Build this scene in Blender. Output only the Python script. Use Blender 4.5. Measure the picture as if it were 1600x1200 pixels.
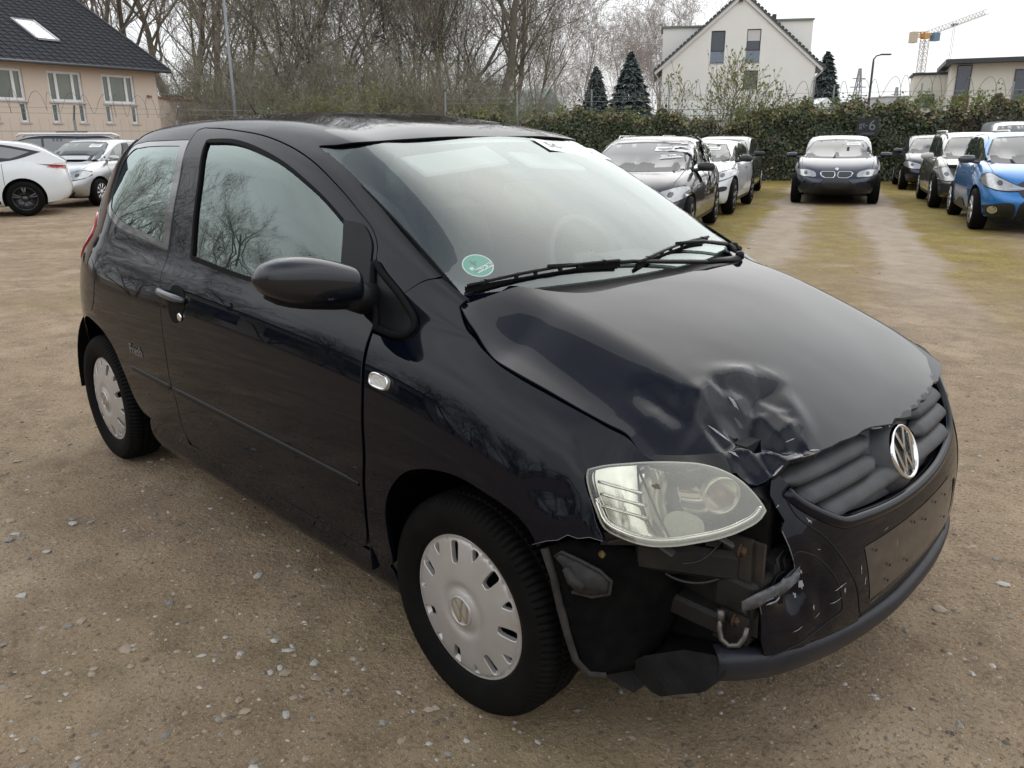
import bpy, bmesh, math, random
import numpy as np
from mathutils import Vector, Matrix, Euler
from mathutils.bvhtree import BVHTree
from mathutils.geometry import delaunay_2d_cdt
for _o in list(bpy.data.objects): bpy.data.objects.remove(_o, do_unlink=True)
SC = bpy.context.scene
COL = SC.collection
random.seed(7); np.random.seed(7)
PI = math.pi

# ---------------------------------------------------------------- camera
cam_d = bpy.data.cameras.new('camera'); cam_o = bpy.data.objects.new('camera', cam_d); COL.objects.link(cam_o)
cam_d.sensor_width = 36.0; cam_d.lens = 36*1256.48/1600; cam_d.clip_end = 3000; cam_d.clip_start = .05
def _cam(yaw, pitch, roll):
    cy,sy,cp,sp = math.cos(yaw),math.sin(yaw),math.cos(pitch),math.sin(pitch)
    f = Vector((cp*cy,cp*sy,-sp)); r = Vector((sy,-cy,0)); u = r.cross(f)
    c,s = math.cos(roll),math.sin(roll)
    r2 = c*r+s*u; u2 = -s*r+c*u
    m = Matrix((r2,u2,-f)).transposed().to_4x4(); return m
cam_o.matrix_world = Matrix.Translation((1.3491,-1.9610,1.4291)) @ _cam(2.35771,.297237,-.006562)
SC.camera = cam_o

# ---------------------------------------------------------------- sky, sun, exposure
SUN_EL = math.radians(42); SUN_AZ = math.radians(113)      # azimuth in world x-y plane, counter-clockwise from +x
world = bpy.data.worlds.new('World'); SC.world = world; world.use_nodes = True
nt = world.node_tree; nt.nodes.clear()
def N(t, **k):
    n = nt.nodes.new(t)
    for a,b in k.items(): setattr(n,a,b)
    return n
wo = N('ShaderNodeOutputWorld'); bg = N('ShaderNodeBackground'); bg.inputs['Strength'].default_value = .1
sky = N('ShaderNodeTexSky', sky_type='NISHITA', sun_disc=False); sky.sun_elevation = SUN_EL
sky.sun_rotation = PI/2 - SUN_AZ; sky.air_density = 1.0; sky.dust_density = 3.0
tc = N('ShaderNodeTexCoord')
# thin overcast: a bright veil of cloud over the clear sky, brighter round the veiled sun
mp = N('ShaderNodeMapping'); mp.inputs['Scale'].default_value = (1,1,2.6)
n1 = N('ShaderNodeTexNoise'); n1.inputs['Scale'].default_value = 2.3; n1.inputs['Detail'].default_value = 6; n1.inputs['Roughness'].default_value=.5
cr = N('ShaderNodeMapRange'); cr.inputs[1].default_value=.30; cr.inputs[2].default_value=.70; cr.inputs[3].default_value=.88; cr.inputs[4].default_value=1.0
dot = N('ShaderNodeVectorMath', operation='DOT_PRODUCT')
dot.inputs[1].default_value = (math.cos(SUN_EL)*math.cos(SUN_AZ), math.cos(SUN_EL)*math.sin(SUN_AZ), math.sin(SUN_EL))
pw = N('ShaderNodeMath', operation='POWER'); pw.use_clamp=False; pw.inputs[1].default_value = 7.0
mx0 = N('ShaderNodeMath', operation='MAXIMUM'); mx0.inputs[1].default_value = 0.0
gl = N('ShaderNodeMath', operation='MULTIPLY_ADD'); gl.inputs[1].default_value = 1.0; gl.inputs[2].default_value = 6.7
sz = N('ShaderNodeSeparateXYZ'); ov = N('ShaderNodeMath', operation='MULTIPLY_ADD'); ov.inputs[1].default_value = 1.9; ov.inputs[2].default_value = 1.0; ov2 = N('ShaderNodeMath', operation='MULTIPLY'); mz = N('ShaderNodeMath', operation='MAXIMUM'); mz.inputs[1].default_value = 0.0   # overcast sky brightens toward the zenith
n2 = N('ShaderNodeTexNoise'); n2.inputs['Scale'].default_value = 3.1; n2.inputs['Detail'].default_value = 5
cr2 = N('ShaderNodeMapRange'); cr2.inputs[1].default_value=.3; cr2.inputs[2].default_value=.7; cr2.inputs[3].default_value=.84; cr2.inputs[4].default_value=1.10
mm = N('ShaderNodeMath', operation='MULTIPLY')
cc = N('ShaderNodeMix', data_type='RGBA'); cc.inputs['A'].default_value=(0,0,0,1); 
sc_ = N('ShaderNodeVectorMath', operation='SCALE'); sc_.inputs[0].default_value = (.955,.98,1.0)
mix = N('ShaderNodeMix', data_type='RGBA')
L = nt.links.new
L(tc.outputs['Generated'], mp.inputs[0]); L(mp.outputs[0], n1.inputs['Vector']); L(mp.outputs[0], n2.inputs['Vector'])
L(n1.outputs[0], cr.inputs[0]); L(tc.outputs['Generated'], dot.inputs[0]); L(dot.outputs['Value'], mx0.inputs[0]); L(mx0.outputs[0], pw.inputs[0])
L(pw.outputs[0], gl.inputs[0]); L(n2.outputs[0], cr2.inputs[0]); L(gl.outputs[0], mm.inputs[0]); L(cr2.outputs[0], mm.inputs[1])
L(tc.outputs['Generated'], sz.inputs[0]); L(sz.outputs[2], mz.inputs[0]); L(mz.outputs[0], ov.inputs[0]); L(mm.outputs[0], ov2.inputs[0]); L(ov.outputs[0], ov2.inputs[1]); L(ov2.outputs[0], sc_.inputs['Scale']); nt.nodes.remove(cc)
# the cloud veil thins out overhead, where blue shows through
n3 = N('ShaderNodeTexNoise'); n3.inputs['Scale'].default_value = 1.6; n3.inputs['Detail'].default_value = 4
wob = N('ShaderNodeMath', operation='MULTIPLY_ADD'); wob.inputs[1].default_value = .34; L(tc.outputs['Generated'], n3.inputs['Vector']); L(n3.outputs[0], wob.inputs[0]); L(mz.outputs[0], wob.inputs[2])
ovh = N('ShaderNodeMapRange'); ovh.inputs[1].default_value=.80; ovh.inputs[2].default_value=1.16; ovh.inputs[3].default_value=1.0; ovh.inputs[4].default_value=.10; L(wob.outputs[0], ovh.inputs[0])
fm = N('ShaderNodeMath', operation='MULTIPLY'); L(cr.outputs[0], fm.inputs[0]); L(ovh.outputs[0], fm.inputs[1])
L(fm.outputs[0], mix.inputs['Factor']); L(sky.outputs[0], mix.inputs['A']); L(sc_.outputs[0], mix.inputs['B'])
L(mix.outputs['Result'], bg.inputs['Color']); L(bg.outputs[0], wo.inputs[0])
sun_d = bpy.data.lights.new('sun','SUN'); sun_d.energy = .6; sun_d.angle = math.radians(70); sun_d.color = (1,.965,.91)
sun_o = bpy.data.objects.new('sun', sun_d); COL.objects.link(sun_o)
sun_o.rotation_euler = Vector((-dot.inputs[1].default_value[0],-dot.inputs[1].default_value[1],-dot.inputs[1].default_value[2])).to_track_quat('-Z','Y').to_euler()
SC.view_settings.view_transform='Standard'; SC.view_settings.look='None'; SC.view_settings.gamma=1; SC.view_settings.exposure=0.48
SC.view_settings.use_curve_mapping=False
# ================================================================ helpers
def tag(o, label=None, cat=None, group=None, kind=None):
    if label: o['label']=label
    if cat: o['category']=cat
    if group: o['group']=group
    if kind: o['kind']=kind
    return o
def empty(name, loc=(0,0,0), rz=0, **k):
    o=bpy.data.objects.new(name,None); COL.objects.link(o); o.location=loc; o.rotation_euler=(0,0,rz); o.empty_display_size=.1
    return tag(o,**k)
def obj(name, me, mat=None, parent=None, **k):
    o=bpy.data.objects.new(name,me); COL.objects.link(o)
    if mat is not None:
        for m in (mat if isinstance(mat,(list,tuple)) else [mat]): me.materials.append(m)
    if parent is not None: o.parent=parent
    return tag(o,**k)
def mesh(name, v, f, smooth=False, nrm=None):
    me=bpy.data.meshes.new(name); v=np.asarray(v,float)
    me.from_pydata(v.tolist(),[],[tuple(map(int,q)) for q in f]); 
    if smooth: me.polygons.foreach_set('use_smooth',[True]*len(me.polygons))
    me.update()
    if nrm is not None: me.normals_split_custom_set_from_vertices(np.asarray(nrm,float).tolist())
    return me
class MB:
    """collects simple solids into one mesh"""
    def __init__(s): s.v=[]; s.f=[]
    def add(s,v,f):
        n=len(s.v); s.v+= [tuple(p) for p in v]; s.f+=[tuple(i+n for i in q) for q in f]; return s
    def box(s,c,d,rz=0,m=None,bev=0):
        x,y,z=[a/2 for a in d]
        if bev:
            b=min(bev,.45*min(d)); vs=[];fs=[]
            for k,(zz,i) in enumerate(((-z,b),(-z+b,0),(z-b,0),(z,b))):
                X,Y=x-i,y-i; q=b*.6
                vs+=[(-X+q,-Y,zz),(X-q,-Y,zz),(X,-Y+q,zz),(X,Y-q,zz),(X-q,Y,zz),(-X+q,Y,zz),(-X,Y-q,zz),(-X,-Y+q,zz)]
            for k in range(3):
                for j in range(8): fs.append((k*8+j,k*8+(j+1)%8,k*8+8+(j+1)%8,k*8+8+j))
            fs+=[tuple(range(7,-1,-1)),tuple(range(24,32))]
        else:
            vs=[(-x,-y,-z),(x,-y,-z),(x,y,-z),(-x,y,-z),(-x,-y,z),(x,-y,z),(x,y,z),(-x,y,z)]
            fs=[(3,2,1,0),(4,5,6,7),(0,1,5,4),(1,2,6,5),(2,3,7,6),(3,0,4,7)]
        M=m if m is not None else Matrix.Rotation(rz,3,'Z')
        return s.add([M@Vector(p)+Vector(c) for p in vs],fs)
    def bar(s,a,b,w,h,up=(0,0,1)):
        a=Vector(a);b=Vector(b);d=b-a;L_=d.length; z=d.normalized(); u=Vector(up)
        if abs(z.dot(u))>.99: u=Vector((1,0,0))
        x=u.cross(z).normalized(); y=z.cross(x)
        return s.box((a+b)/2,(w,h,L_),m=Matrix((x,y,z)).transposed())
    def tube(s,pts,r,n=8,cap=True,close=False):
        P=[Vector(p) for p in pts]; m=len(P); R_=r if hasattr(r,'__len__') else [r]*m
        t0=(P[1]-P[0]).normalized(); u=Vector((0,0,1)) if abs(t0.z)<.9 else Vector((1,0,0)); x=u.cross(t0).normalized(); vs=[];fs=[]
        for i in range(m):
            if close: t=(P[(i+1)%m]-P[i-1]).normalized()
            else: t=(P[min(i+1,m-1)]-P[max(i-1,0)]).normalized()
            x=(x-t*x.dot(t)).normalized(); y=t.cross(x)
            for k in range(n):
                a=2*PI*k/n; vs.append(P[i]+(x*math.cos(a)+y*math.sin(a))*R_[i])
        for i in range(m if close else m-1):
            j=(i+1)%m
            for k in range(n): fs.append((i*n+k,i*n+(k+1)%n,j*n+(k+1)%n,j*n+k))
        if cap and not close: fs+=[tuple(range(n-1,-1,-1)),tuple((m-1)*n+k for k in range(n))]
        return s.add(vs,fs)
    def lathe(s,prof,n=32,axis='y',c=(0,0,0),close=False):
        vs=[];fs=[];m=len(prof)
        for r,h in prof:
            for k in range(n):
                a=2*PI*k/n
                p={'y':(r*math.cos(a),h,r*math.sin(a)),'z':(r*math.cos(a),r*math.sin(a),h),'x':(h,r*math.cos(a),r*math.sin(a))}[axis]
                vs.append((p[0]+c[0],p[1]+c[1],p[2]+c[2]))
        for i in range(m if close else m-1):
            for k in range(n): fs.append((i*n+k,i*n+(k+1)%n,((i+1)%m)*n+(k+1)%n,((i+1)%m)*n+k))
        return s.add(vs,fs)
    def prism(s,poly,h0,h1,fr=None):
        """poly 2D in (x,y); fr maps (x,y,h)->3D"""
        fr=fr or (lambda x,y,h:(x,y,h)); n=len(poly)
        vs=[fr(x,y,h0) for x,y in poly]+[fr(x,y,h1) for x,y in poly]
        return s.add(vs,[tuple(range(n-1,-1,-1)),tuple(range(n,2*n))]+[(i,(i+1)%n,n+(i+1)%n,n+i) for i in range(n)])
    def build(s,name,mat,parent=None,smooth=False,fix=True,sub=0,**k):
        me=mesh(name,s.v,s.f,smooth)
        if fix:
            bm=bmesh.new(); bm.from_mesh(me); bmesh.ops.recalc_face_normals(bm,faces=bm.faces); bm.to_mesh(me); bm.free()
        o=obj(name,me,mat,parent,**k)
        if smooth=='auto' or (smooth and smooth!=True): pass
        if sub: 
            md=o.modifiers.new('s','SUBSURF'); md.levels=sub; md.render_levels=sub
        return o
def autosmooth(o,ang=35):
    me=o.data; me.polygons.foreach_set('use_smooth',[True]*len(me.polygons))
    me.set_sharp_from_angle(angle=math.radians(ang)); return o
# ---------------------------------------------------------------- materials
_M={}
def mat(name, col=(.5,.5,.5), rough=.5, metal=0, spec=.5, coat=0, coat_r=.03, noise=None, bump=None, emis=None, trans=0, ior=1.5, alpha=1, coords='Object', wear=None):
    """noise=(scale, amount, colour2, detail); bump=(scale,strength,distance)"""
    if name in _M: return _M[name]
    m=bpy.data.materials.new(name); m.use_nodes=True; t=m.node_tree; b=t.nodes['Principled BSDF']; _M[name]=m
    b.inputs['Base Color'].default_value=(*col,1); b.inputs['Roughness'].default_value=rough; b.inputs['Metallic'].default_value=metal
    b.inputs['Specular IOR Level'].default_value=spec; b.inputs['Coat Weight'].default_value=coat; b.inputs['Coat Roughness'].default_value=coat_r
    b.inputs['Transmission Weight'].default_value=trans; b.inputs['IOR'].default_value=ior; b.inputs['Alpha'].default_value=alpha
    if emis: b.inputs['Emission Color'].default_value=(*emis[:3],1); b.inputs['Emission Strength'].default_value=emis[3]
    m.diffuse_color=(*col,1)
    tcn=t.nodes.new('ShaderNodeTexCoord')
    def nz(scale,detail=4,rough_=.55,dist=0):
        n=t.nodes.new('ShaderNodeTexNoise'); n.inputs['Scale'].default_value=scale; n.inputs['Detail'].default_value=detail; n.inputs['Roughness'].default_value=rough_; n.inputs['Distortion'].default_value=dist
        t.links.new(tcn.outputs[coords],n.inputs['Vector']); return n
    if noise:
        sc,am,c2=noise[:3]; n=nz(sc,noise[3] if len(noise)>3 else 5)
        r=t.nodes.new('ShaderNodeMapRange'); r.inputs[1].default_value=.5-am/2; r.inputs[2].default_value=.5+am/2
        x=t.nodes.new('ShaderNodeMix'); x.data_type='RGBA'; x.inputs['A'].default_value=(*col,1); x.inputs['B'].default_value=(*c2,1)
        t.links.new(n.outputs[0],r.inputs[0]); t.links.new(r.outputs[0],x.inputs['Factor']); t.links.new(x.outputs['Result'],b.inputs['Base Color'])
    if bump:
        n=nz(bump[0],6); bp=t.nodes.new('ShaderNodeBump'); bp.inputs['Strength'].default_value=bump[1]; bp.inputs['Distance'].default_value=bump[2]
        t.links.new(n.outputs[0],bp.inputs['Height']); t.links.new(bp.outputs[0],b.inputs['Normal'])
    return m
def glass_mat(name,tint=(.75,.85,.82),refl=1.0,rough=.0,ior=1.52,refc=(1,1,1)):
    """thin sheet: tinted transparency under a two-sided Fresnel reflection"""
    if name in _M: return _M[name]
    m=bpy.data.materials.new(name); m.use_nodes=True; t=m.node_tree; t.nodes.clear(); _M[name]=m
    o=t.nodes.new('ShaderNodeOutputMaterial'); tr=t.nodes.new('ShaderNodeBsdfTransparent'); tr.inputs[0].default_value=(*tint,1)
    gl=t.nodes.new('ShaderNodeBsdfGlossy'); gl.inputs['Roughness'].default_value=rough; gl.inputs[0].default_value=(*refc,1)
    fr=t.nodes.new('ShaderNodeFresnel'); fr.inputs[0].default_value=ior
    # reflectance of both faces of the sheet: 2F/(1+F)
    a=t.nodes.new('ShaderNodeMath'); a.operation='MULTIPLY'; a.inputs[1].default_value=2*refl
    b=t.nodes.new('ShaderNodeMath'); b.operation='ADD'; b.inputs[1].default_value=1
    d=t.nodes.new('ShaderNodeMath'); d.operation='DIVIDE'; d.use_clamp=True
    mx=t.nodes.new('ShaderNodeMixShader'); l=t.links.new
    l(fr.outputs[0],a.inputs[0]); l(fr.outputs[0],b.inputs[0]); l(a.outputs[0],d.inputs[0]); l(b.outputs[0],d.inputs[1])
    l(d.outputs[0],mx.inputs[0]); l(tr.outputs[0],mx.inputs[1]); l(gl.outputs[0],mx.inputs[2]); l(mx.outputs[0],o.inputs[0])
    return m
def paint(name,col,flake=(.05,.055,.065),dust=.0):
    """clear-coated metallic paint with a thin uneven film of road dust"""
    if name in _M: return _M[name]
    m=mat(name,col,rough=.30,metal=.0,spec=.5,coat=1.0,coat_r=.025); t=m.node_tree; b=t.nodes['Principled BSDF']
    tcn=t.nodes.new('ShaderNodeTexCoord'); l=t.links.new
    b.inputs['Metallic'].default_value=.85
    b.inputs['Coat IOR'].default_value=1.42
    if dust:
        n=t.nodes.new('ShaderNodeTexNoise'); n.inputs['Scale'].default_value=3.0; n.inputs['Detail'].default_value=8; n.inputs['Roughness'].default_value=.65
        l(tcn.outputs['Object'],n.inputs['Vector'])
        sx=t.nodes.new('ShaderNodeSeparateXYZ'); l(tcn.outputs['Object'],sx.inputs[0])
        zr=t.nodes.new('ShaderNodeMapRange'); zr.inputs[1].default_value=.15; zr.inputs[2].default_value=.75; zr.inputs[3].default_value=1.0; zr.inputs[4].default_value=.10; l(sx.outputs[2],zr.inputs[0])
        mr=t.nodes.new('ShaderNodeMapRange'); mr.inputs[1].default_value=.35; mr.inputs[2].default_value=.75; mr.inputs[3].default_value=.15; mr.inputs[4].default_value=1; l(n.outputs[0],mr.inputs[0])
        mu=t.nodes.new('ShaderNodeMath'); mu.operation='MULTIPLY'; l(zr.outputs[0],mu.inputs[0]); l(mr.outputs[0],mu.inputs[1])
        mu2=t.nodes.new('ShaderNodeMath'); mu2.operation='MULTIPLY'; mu2.inputs[1].default_value=dust; l(mu.outputs[0],mu2.inputs[0])
        x=t.nodes.new('ShaderNodeMix'); x.data_type='RGBA'; x.inputs['A'].default_value=(*col,1); x.inputs['B'].default_value=(.13,.11,.09,1)
        l(mu2.outputs[0],x.inputs['Factor']); l(x.outputs['Result'],b.inputs['Base Color'])
        cr_=t.nodes.new('ShaderNodeMapRange'); cr_.inputs[3].default_value=.015; cr_.inputs[4].default_value=.035; l(mu.outputs[0],cr_.inputs[0]); l(cr_.outputs[0],b.inputs['Coat Roughness'])
        n3=t.nodes.new('ShaderNodeTexNoise'); n3.inputs['Scale'].default_value=2.2; n3.inputs['Detail'].default_value=1; l(tcn.outputs['Object'],n3.inputs['Vector'])
        bp=t.nodes.new('ShaderNodeBump'); bp.inputs['Strength'].default_value=.12; bp.inputs['Distance'].default_value=.012; l(n3.outputs[0],bp.inputs['Height'])
        l(bp.outputs[0],b.inputs['Coat Normal'])
    return m
# ---------------------------------------------------------------- trimmed surfaces
def smooth_curve(pts,step=.012,closed=True):
    """Catmull-Rom through pts; a third value 1 marks a sharp corner"""
    P=[(p[0],p[1]) for p in pts]; C=[len(p)>2 and p[2]==1 for p in pts]; n=len(P); out=[]
    rng=range(n) if closed else range(n-1)
    for i in rng:
        p1=np.array(P[i]); p2=np.array(P[(i+1)%n]); 
        p0=np.array(P[(i-1)%n]) if (closed or i>0) else p1; p3=np.array(P[(i+2)%n]) if (closed or i<n-2) else p2
        L_=np.hypot(*(p2-p1)); 
        def tn(a,b,c):
            d1=np.hypot(*(b-a))+1e-9; d2=np.hypot(*(c-b))+1e-9
            return ((b-a)/d1*d2+(c-b)/d2*d1)/(d1+d2)
        t1=(p2-p1)/(L_+1e-9) if C[i] else tn(p0,p1,p2); t2=(p2-p1)/(L_+1e-9) if C[(i+1)%n] else tn(p1,p2,p3)
        k=max(1,int(math.ceil(L_/step)))
        for j in range(k):
            u=j/k; h00=2*u**3-3*u*u+1; h10=u**3-2*u*u+u; h01=-2*u**3+3*u*u; h11=u**3-u*u
            out.append(h00*p1+h10*L_*t1+h01*p2+h11*L_*t2)
    if not closed: out.append(np.array(P[-1]))
    return np.array(out)
def offset_poly(P,d):
    """offset closed curve outwards by d (2D)"""
    P=np.asarray(P); a=np.roll(P,-1,0)-np.roll(P,1,0); n=np.stack([a[:,1],-a[:,0]],1); n/=np.linalg.norm(n,axis=1)[:,None]+1e-12
    area=.5*np.sum(P[:,0]*np.roll(P[:,1],-1)-np.roll(P[:,0],-1)*P[:,1])
    return P+n*d*(1 if area>0 else -1)
def inside(Q,P):
    x,y=Q[:,0],Q[:,1]; r=np.zeros(len(Q),bool); px,py=P[:,0],P[:,1]; qx,qy=np.roll(px,-1),np.roll(py,-1)
    for i in range(len(P)):
        if py[i]==qy[i]: continue
        c=((py[i]>y)!=(qy[i]>y))&(x<(qx[i]-px[i])*(y-py[i])/(qy[i]-py[i])+px[i]); r^=c
    return r
def triangulate(outer,holes,su,sv,extra=None):
    loops=[np.asarray(outer)]+[np.asarray(h) for h in holes]; S_=np.array([su,sv])
    lo=loops[0].min(0); hi=loops[0].max(0)
    gx=np.arange(lo[0]+su*.5,hi[0],su); gy=np.arange(lo[1]+sv*.5,hi[1],sv)
    G=np.array([(x+(.5*su if j%2 else 0),y) for j,y in enumerate(gy) for x in gx]) if len(gx) and len(gy) else np.zeros((0,2))
    if extra is not None: G=np.vstack([G,extra])
    if len(G):
        k=inside(G,loops[0])
        for h in loops[1:]: k&=~inside(G,h)
        G=G[k]
        B=np.vstack(loops)/S_; Gs=G/S_; keep=np.ones(len(G),bool)
        for i in range(0,len(G),2000):
            d=((Gs[i:i+2000,None,:]-B[None])**2).sum(-1).min(1); keep[i:i+2000]=d>.3
        G=G[keep]
    V=np.vstack(loops+[G]); E=[]; n=0
    for l in loops:
        m=len(l); E+=[(n+i,n+(i+1)%m) for i in range(m)]; n+=m
    c=V.mean(0); W=(V-c)/S_
    vo,eo,fo,ov,oe,of=delaunay_2d_cdt([Vector(p) for p in W],E,[],0,1e-6)
    vo=np.array([tuple(p) for p in vo])*S_+c; F_=np.array([f for f in fo if len(f)==3])
    cen=vo[F_].mean(1); k=inside(cen,loops[0])
    for h in loops[1:]: k&=~inside(cen,h)
    F_=F_[k]
    # boundary loops in terms of output vertex ids
    back={}
    for i,l in enumerate(ov):
        for q in l: back[q]=i
    L2=[]; n=0
    for l in loops: L2.append([back.get(n+i,-1) for i in range(len(l))]); n+=len(l)
    return vo,F_,L2
def fnorm(fn,u,v,h=2e-3):
    a=fn(u+h,v)-fn(u-h,v); b=fn(u,v+h)-fn(u,v-h); n=np.cross(a,b); return n/(np.linalg.norm(n,axis=1)[:,None]+1e-12)
def trim(name,fn,outer,holes=(),su=.018,sv=None,mat=None,parent=None,off=0,thick=.012,out=None,mirror=False,disp=None,step=None,raw=False,both=False,extra=None,bevel=.0018,**k):
    """panel: part of surface fn(u,v) inside the outline, with folded edges `thick` deep. out: reference outward direction fn(point)->vec"""
    sv=sv or su; step=step or min(su,sv)*.8
    o=outer if raw else smooth_curve(outer,step); hs=[h if raw else smooth_curve(h,step) for h in holes]
    vo,F_,loops=triangulate(o,hs,su,sv,extra)
    u,v=vo[:,0],vo[:,1]; P=fn(u,v); Nn=fnorm(fn,u,v)
    ref=out(P) if out else P-np.array([-1.2,0,.6])
    s=np.sign((Nn*ref).sum(1)); s[s==0]=1; Nn=Nn*s[:,None]
    if disp is not None:
        P0=P; P=disp(P,Nn)
    P=P+Nn*off
    # orient faces
    a,b,c=P[F_[:,0]],P[F_[:,1]],P[F_[:,2]]; fl=((np.cross(b-a,c-a)*Nn[F_[:,0]]).sum(1)<0); F_=F_.copy(); F_[fl]=F_[fl][:,::-1]
    if disp is not None:   # true normals of the displaced sheet
        fnn=np.cross(P[F_[:,1]]-P[F_[:,0]],P[F_[:,2]]-P[F_[:,0]]); Nv=np.zeros_like(P)
        for j in range(3): np.add.at(Nv,F_[:,j],fnn)
        Nv/=np.linalg.norm(Nv,axis=1)[:,None]+1e-12; Nsh=Nv
    else: Nsh=Nn
    V=[P]; NV=[Nsh]; faces=[tuple(f) for f in F_]; n=len(P)
    if thick:
        for lp in loops:
            lp=[i for i in lp if i>=0]; m=len(lp)
            Pb=P[lp]; Nb=Nsh[lp]; t=np.roll(Pb,-1,0)-np.roll(Pb,1,0); sd=np.cross(t,Nb); sd/=np.linalg.norm(sd,axis=1)[:,None]+1e-12
            # outward side: away from the sheet
            cen=P[F_].mean(1); 
            j0=0; near=np.argmin(((cen-Pb[j0])**2).sum(1)); 
            if (cen[near]-Pb[j0])@sd[j0]>0: sd=-sd
            r1=Pb+sd*bevel*.7-Nb*bevel*.3; r2=Pb+sd*bevel-Nb*bevel; r3=Pb+sd*bevel-Nb*thick
            base=n
            V+=[Pb,r1,r2,r3]; NV+=[Nb,(Nb+sd)/1.414,sd,sd]; n+=4*m
            for q in range(3):
                for i in range(m):
                    j=(i+1)%m; faces.append((base+q*m+i,base+q*m+j,base+(q+1)*m+j,base+(q+1)*m+i))
    V=np.vstack(V); NV=np.vstack(NV)
    # consistent winding of the flange
    ff=[]
    for f in faces:
        if len(f)==4:
            p=V[list(f)]; nn=np.cross(p[1]-p[0],p[2]-p[0])
            if nn@NV[f[1]]<0: f=f[::-1]
        ff.append(f)
    if mirror=='only' or mirror is True:
        V2=V*[1,-1,1]; N2=NV*[1,-1,1]; f2=[tuple(f[::-1]) for f in ff]
        if mirror=='only': V,NV,ff=V2,N2,f2
        else: m=len(V); V=np.vstack([V,V2]); NV=np.vstack([NV,N2]); ff=ff+[tuple(i+m for i in f) for f in f2]
    me=mesh(name,V,ff,True,NV)
    return obj(name,me,mat,parent,**k)
def text(name,s,size,mat_,parent,M,extr=.0004,font_scale=(1,1)):
    cu=bpy.data.curves.new(name,'FONT'); cu.body=s; cu.size=size; cu.extrude=extr; cu.align_x='CENTER'; cu.align_y='CENTER'; cu.resolution_u=3
    t=bpy.data.objects.new(name,cu); dg=None
    COL.objects.link(t); bpy.context.view_layer.update(); me=bpy.data.meshes.new_from_object(t.evaluated_get(bpy.context.evaluated_depsgraph_get()))
    bpy.data.objects.remove(t); me.transform(Matrix.Diagonal((font_scale[0],font_scale[1],1,1)))
    me.transform(M); return obj(name,me,mat_,parent)
# ================================================================ shape of the black hatchback (metres, x forward, right side y<0)
class Spl:
    """natural cubic spline, vector valued"""
    def __init__(s,x,y):
        x=np.asarray(x,float); y=np.asarray(y,float)
        o=np.argsort(x); x=x[o]; y=y[o]; s.x=x; s.y=y; n=len(x); h=np.diff(x)
        A=np.zeros((n,n)); r=np.zeros((n,)+y.shape[1:]); A[0,0]=A[-1,-1]=1
        for i in range(1,n-1):
            A[i,i-1]=h[i-1]; A[i,i]=2*(h[i-1]+h[i]); A[i,i+1]=h[i]
            r[i]=6*((y[i+1]-y[i])/h[i]-(y[i]-y[i-1])/h[i-1])
        s.m=np.linalg.solve(A,r.reshape(n,-1)).reshape(r.shape)
    def __call__(s,t):
        t=np.asarray(t,float); x,y,m=s.x,s.y,s.m
        i=np.clip(np.searchsorted(x,t)-1,0,len(x)-2); h=x[i+1]-x[i]; a=(x[i+1]-t)/h; b=1-a
        for _ in range(y.ndim-1): a=a[...,None]; b=b[...,None]; h=h[...,None]
        return a*y[i]+b*y[i+1]+((a**3-a)*m[i]+(b**3-b)*m[i+1])*h*h/6
def F(*p): return Spl([a for a,b in p],[b for a,b in p])
# x-functions of the body (metres, x forward from the front axle, w = half width)
wmax=F((.75,.66),(.6,.74),(.45,.785),(.25,.815),(0,.828),(-.5,.83),(-1,.83),(-1.6,.83),(-2.2,.826),(-2.5,.808),(-2.7,.765),(-2.83,.71),(-2.92,.63),(-3.05,.47))
zbelt=F((.75,.72),(.5,.80),(.2,.90),(-.1,.955),(-.5,.975),(-1,.99),(-1.6,1.005),(-2.2,1.02),(-2.6,1.03),(-3.05,1.03))
wbelt=F((.75,.56),(.5,.65),(.2,.70),(-.1,.725),(-.5,.742),(-1,.748),(-1.6,.748),(-2.2,.738),(-2.45,.725),(-2.62,.69),(-2.77,.63),(-2.92,.48),(-3.05,.3))
zroof=F((.75,.82),(.4,.93),(0,1.06),(-.4,1.27),(-.72,1.452),(-.9,1.487),(-1.2,1.517),(-1.5,1.53),(-1.9,1.53),(-2.3,1.505),(-2.6,1.46),(-2.72,1.42),(-2.82,1.33),(-2.92,1.20),(-3.05,1.03))
zcant=F((.75,.79),(.4,.88),(0,1.02),(-.4,1.20),(-.8,1.37),(-1.1,1.42),(-1.5,1.445),(-1.9,1.445),(-2.3,1.425),(-2.6,1.38),(-2.72,1.34),(-2.82,1.26),(-2.92,1.15),(-3.05,1.0))
wcant=F((.75,.45),(.4,.60),(0,.65),(-.4,.615),(-.8,.585),(-1.1,.58),(-1.5,.575),(-1.9,.57),(-2.3,.56),(-2.55,.535),(-2.7,.50),(-2.8,.46),(-2.92,.38),(-3.05,.30))
def section(x):
    """list of (w,z) control points of the cross-section at x: sill ... roof centre"""
    wm,zb,wb,zr,zc,wc=[f(x) for f in (wmax,zbelt,wbelt,zroof,zcant,wcant)]
    zs=.17; H=zb-zs
    pts=[(wm-.135,zs-.02),(wm-.072,zs+.012),(wm-.04,zs+.12*H),(wm-.014,zs+.30*H),(wm,zs+.50*H),(wm-.003,zs+.68*H),
         (wm*.72+wb*.28-.0,zs+.84*H),(wm*.38+wb*.62,zs+.935*H),(wb,zb)]
    dz=zc-zb; dw=wb-wc
    pts+=[(wb-.285*dw,zb+.33*dz),(wb-.615*dw,zb+.66*dz),(wc+.02*dw/.16,zc-.12*dz),]
    h=zr-zc
    pts+=[(wc-.055,zc+.42*h),(wc-.15,zc+.70*h),(wc*.45,zc+.93*h),(0,zr)]
    return np.array(pts)
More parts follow.
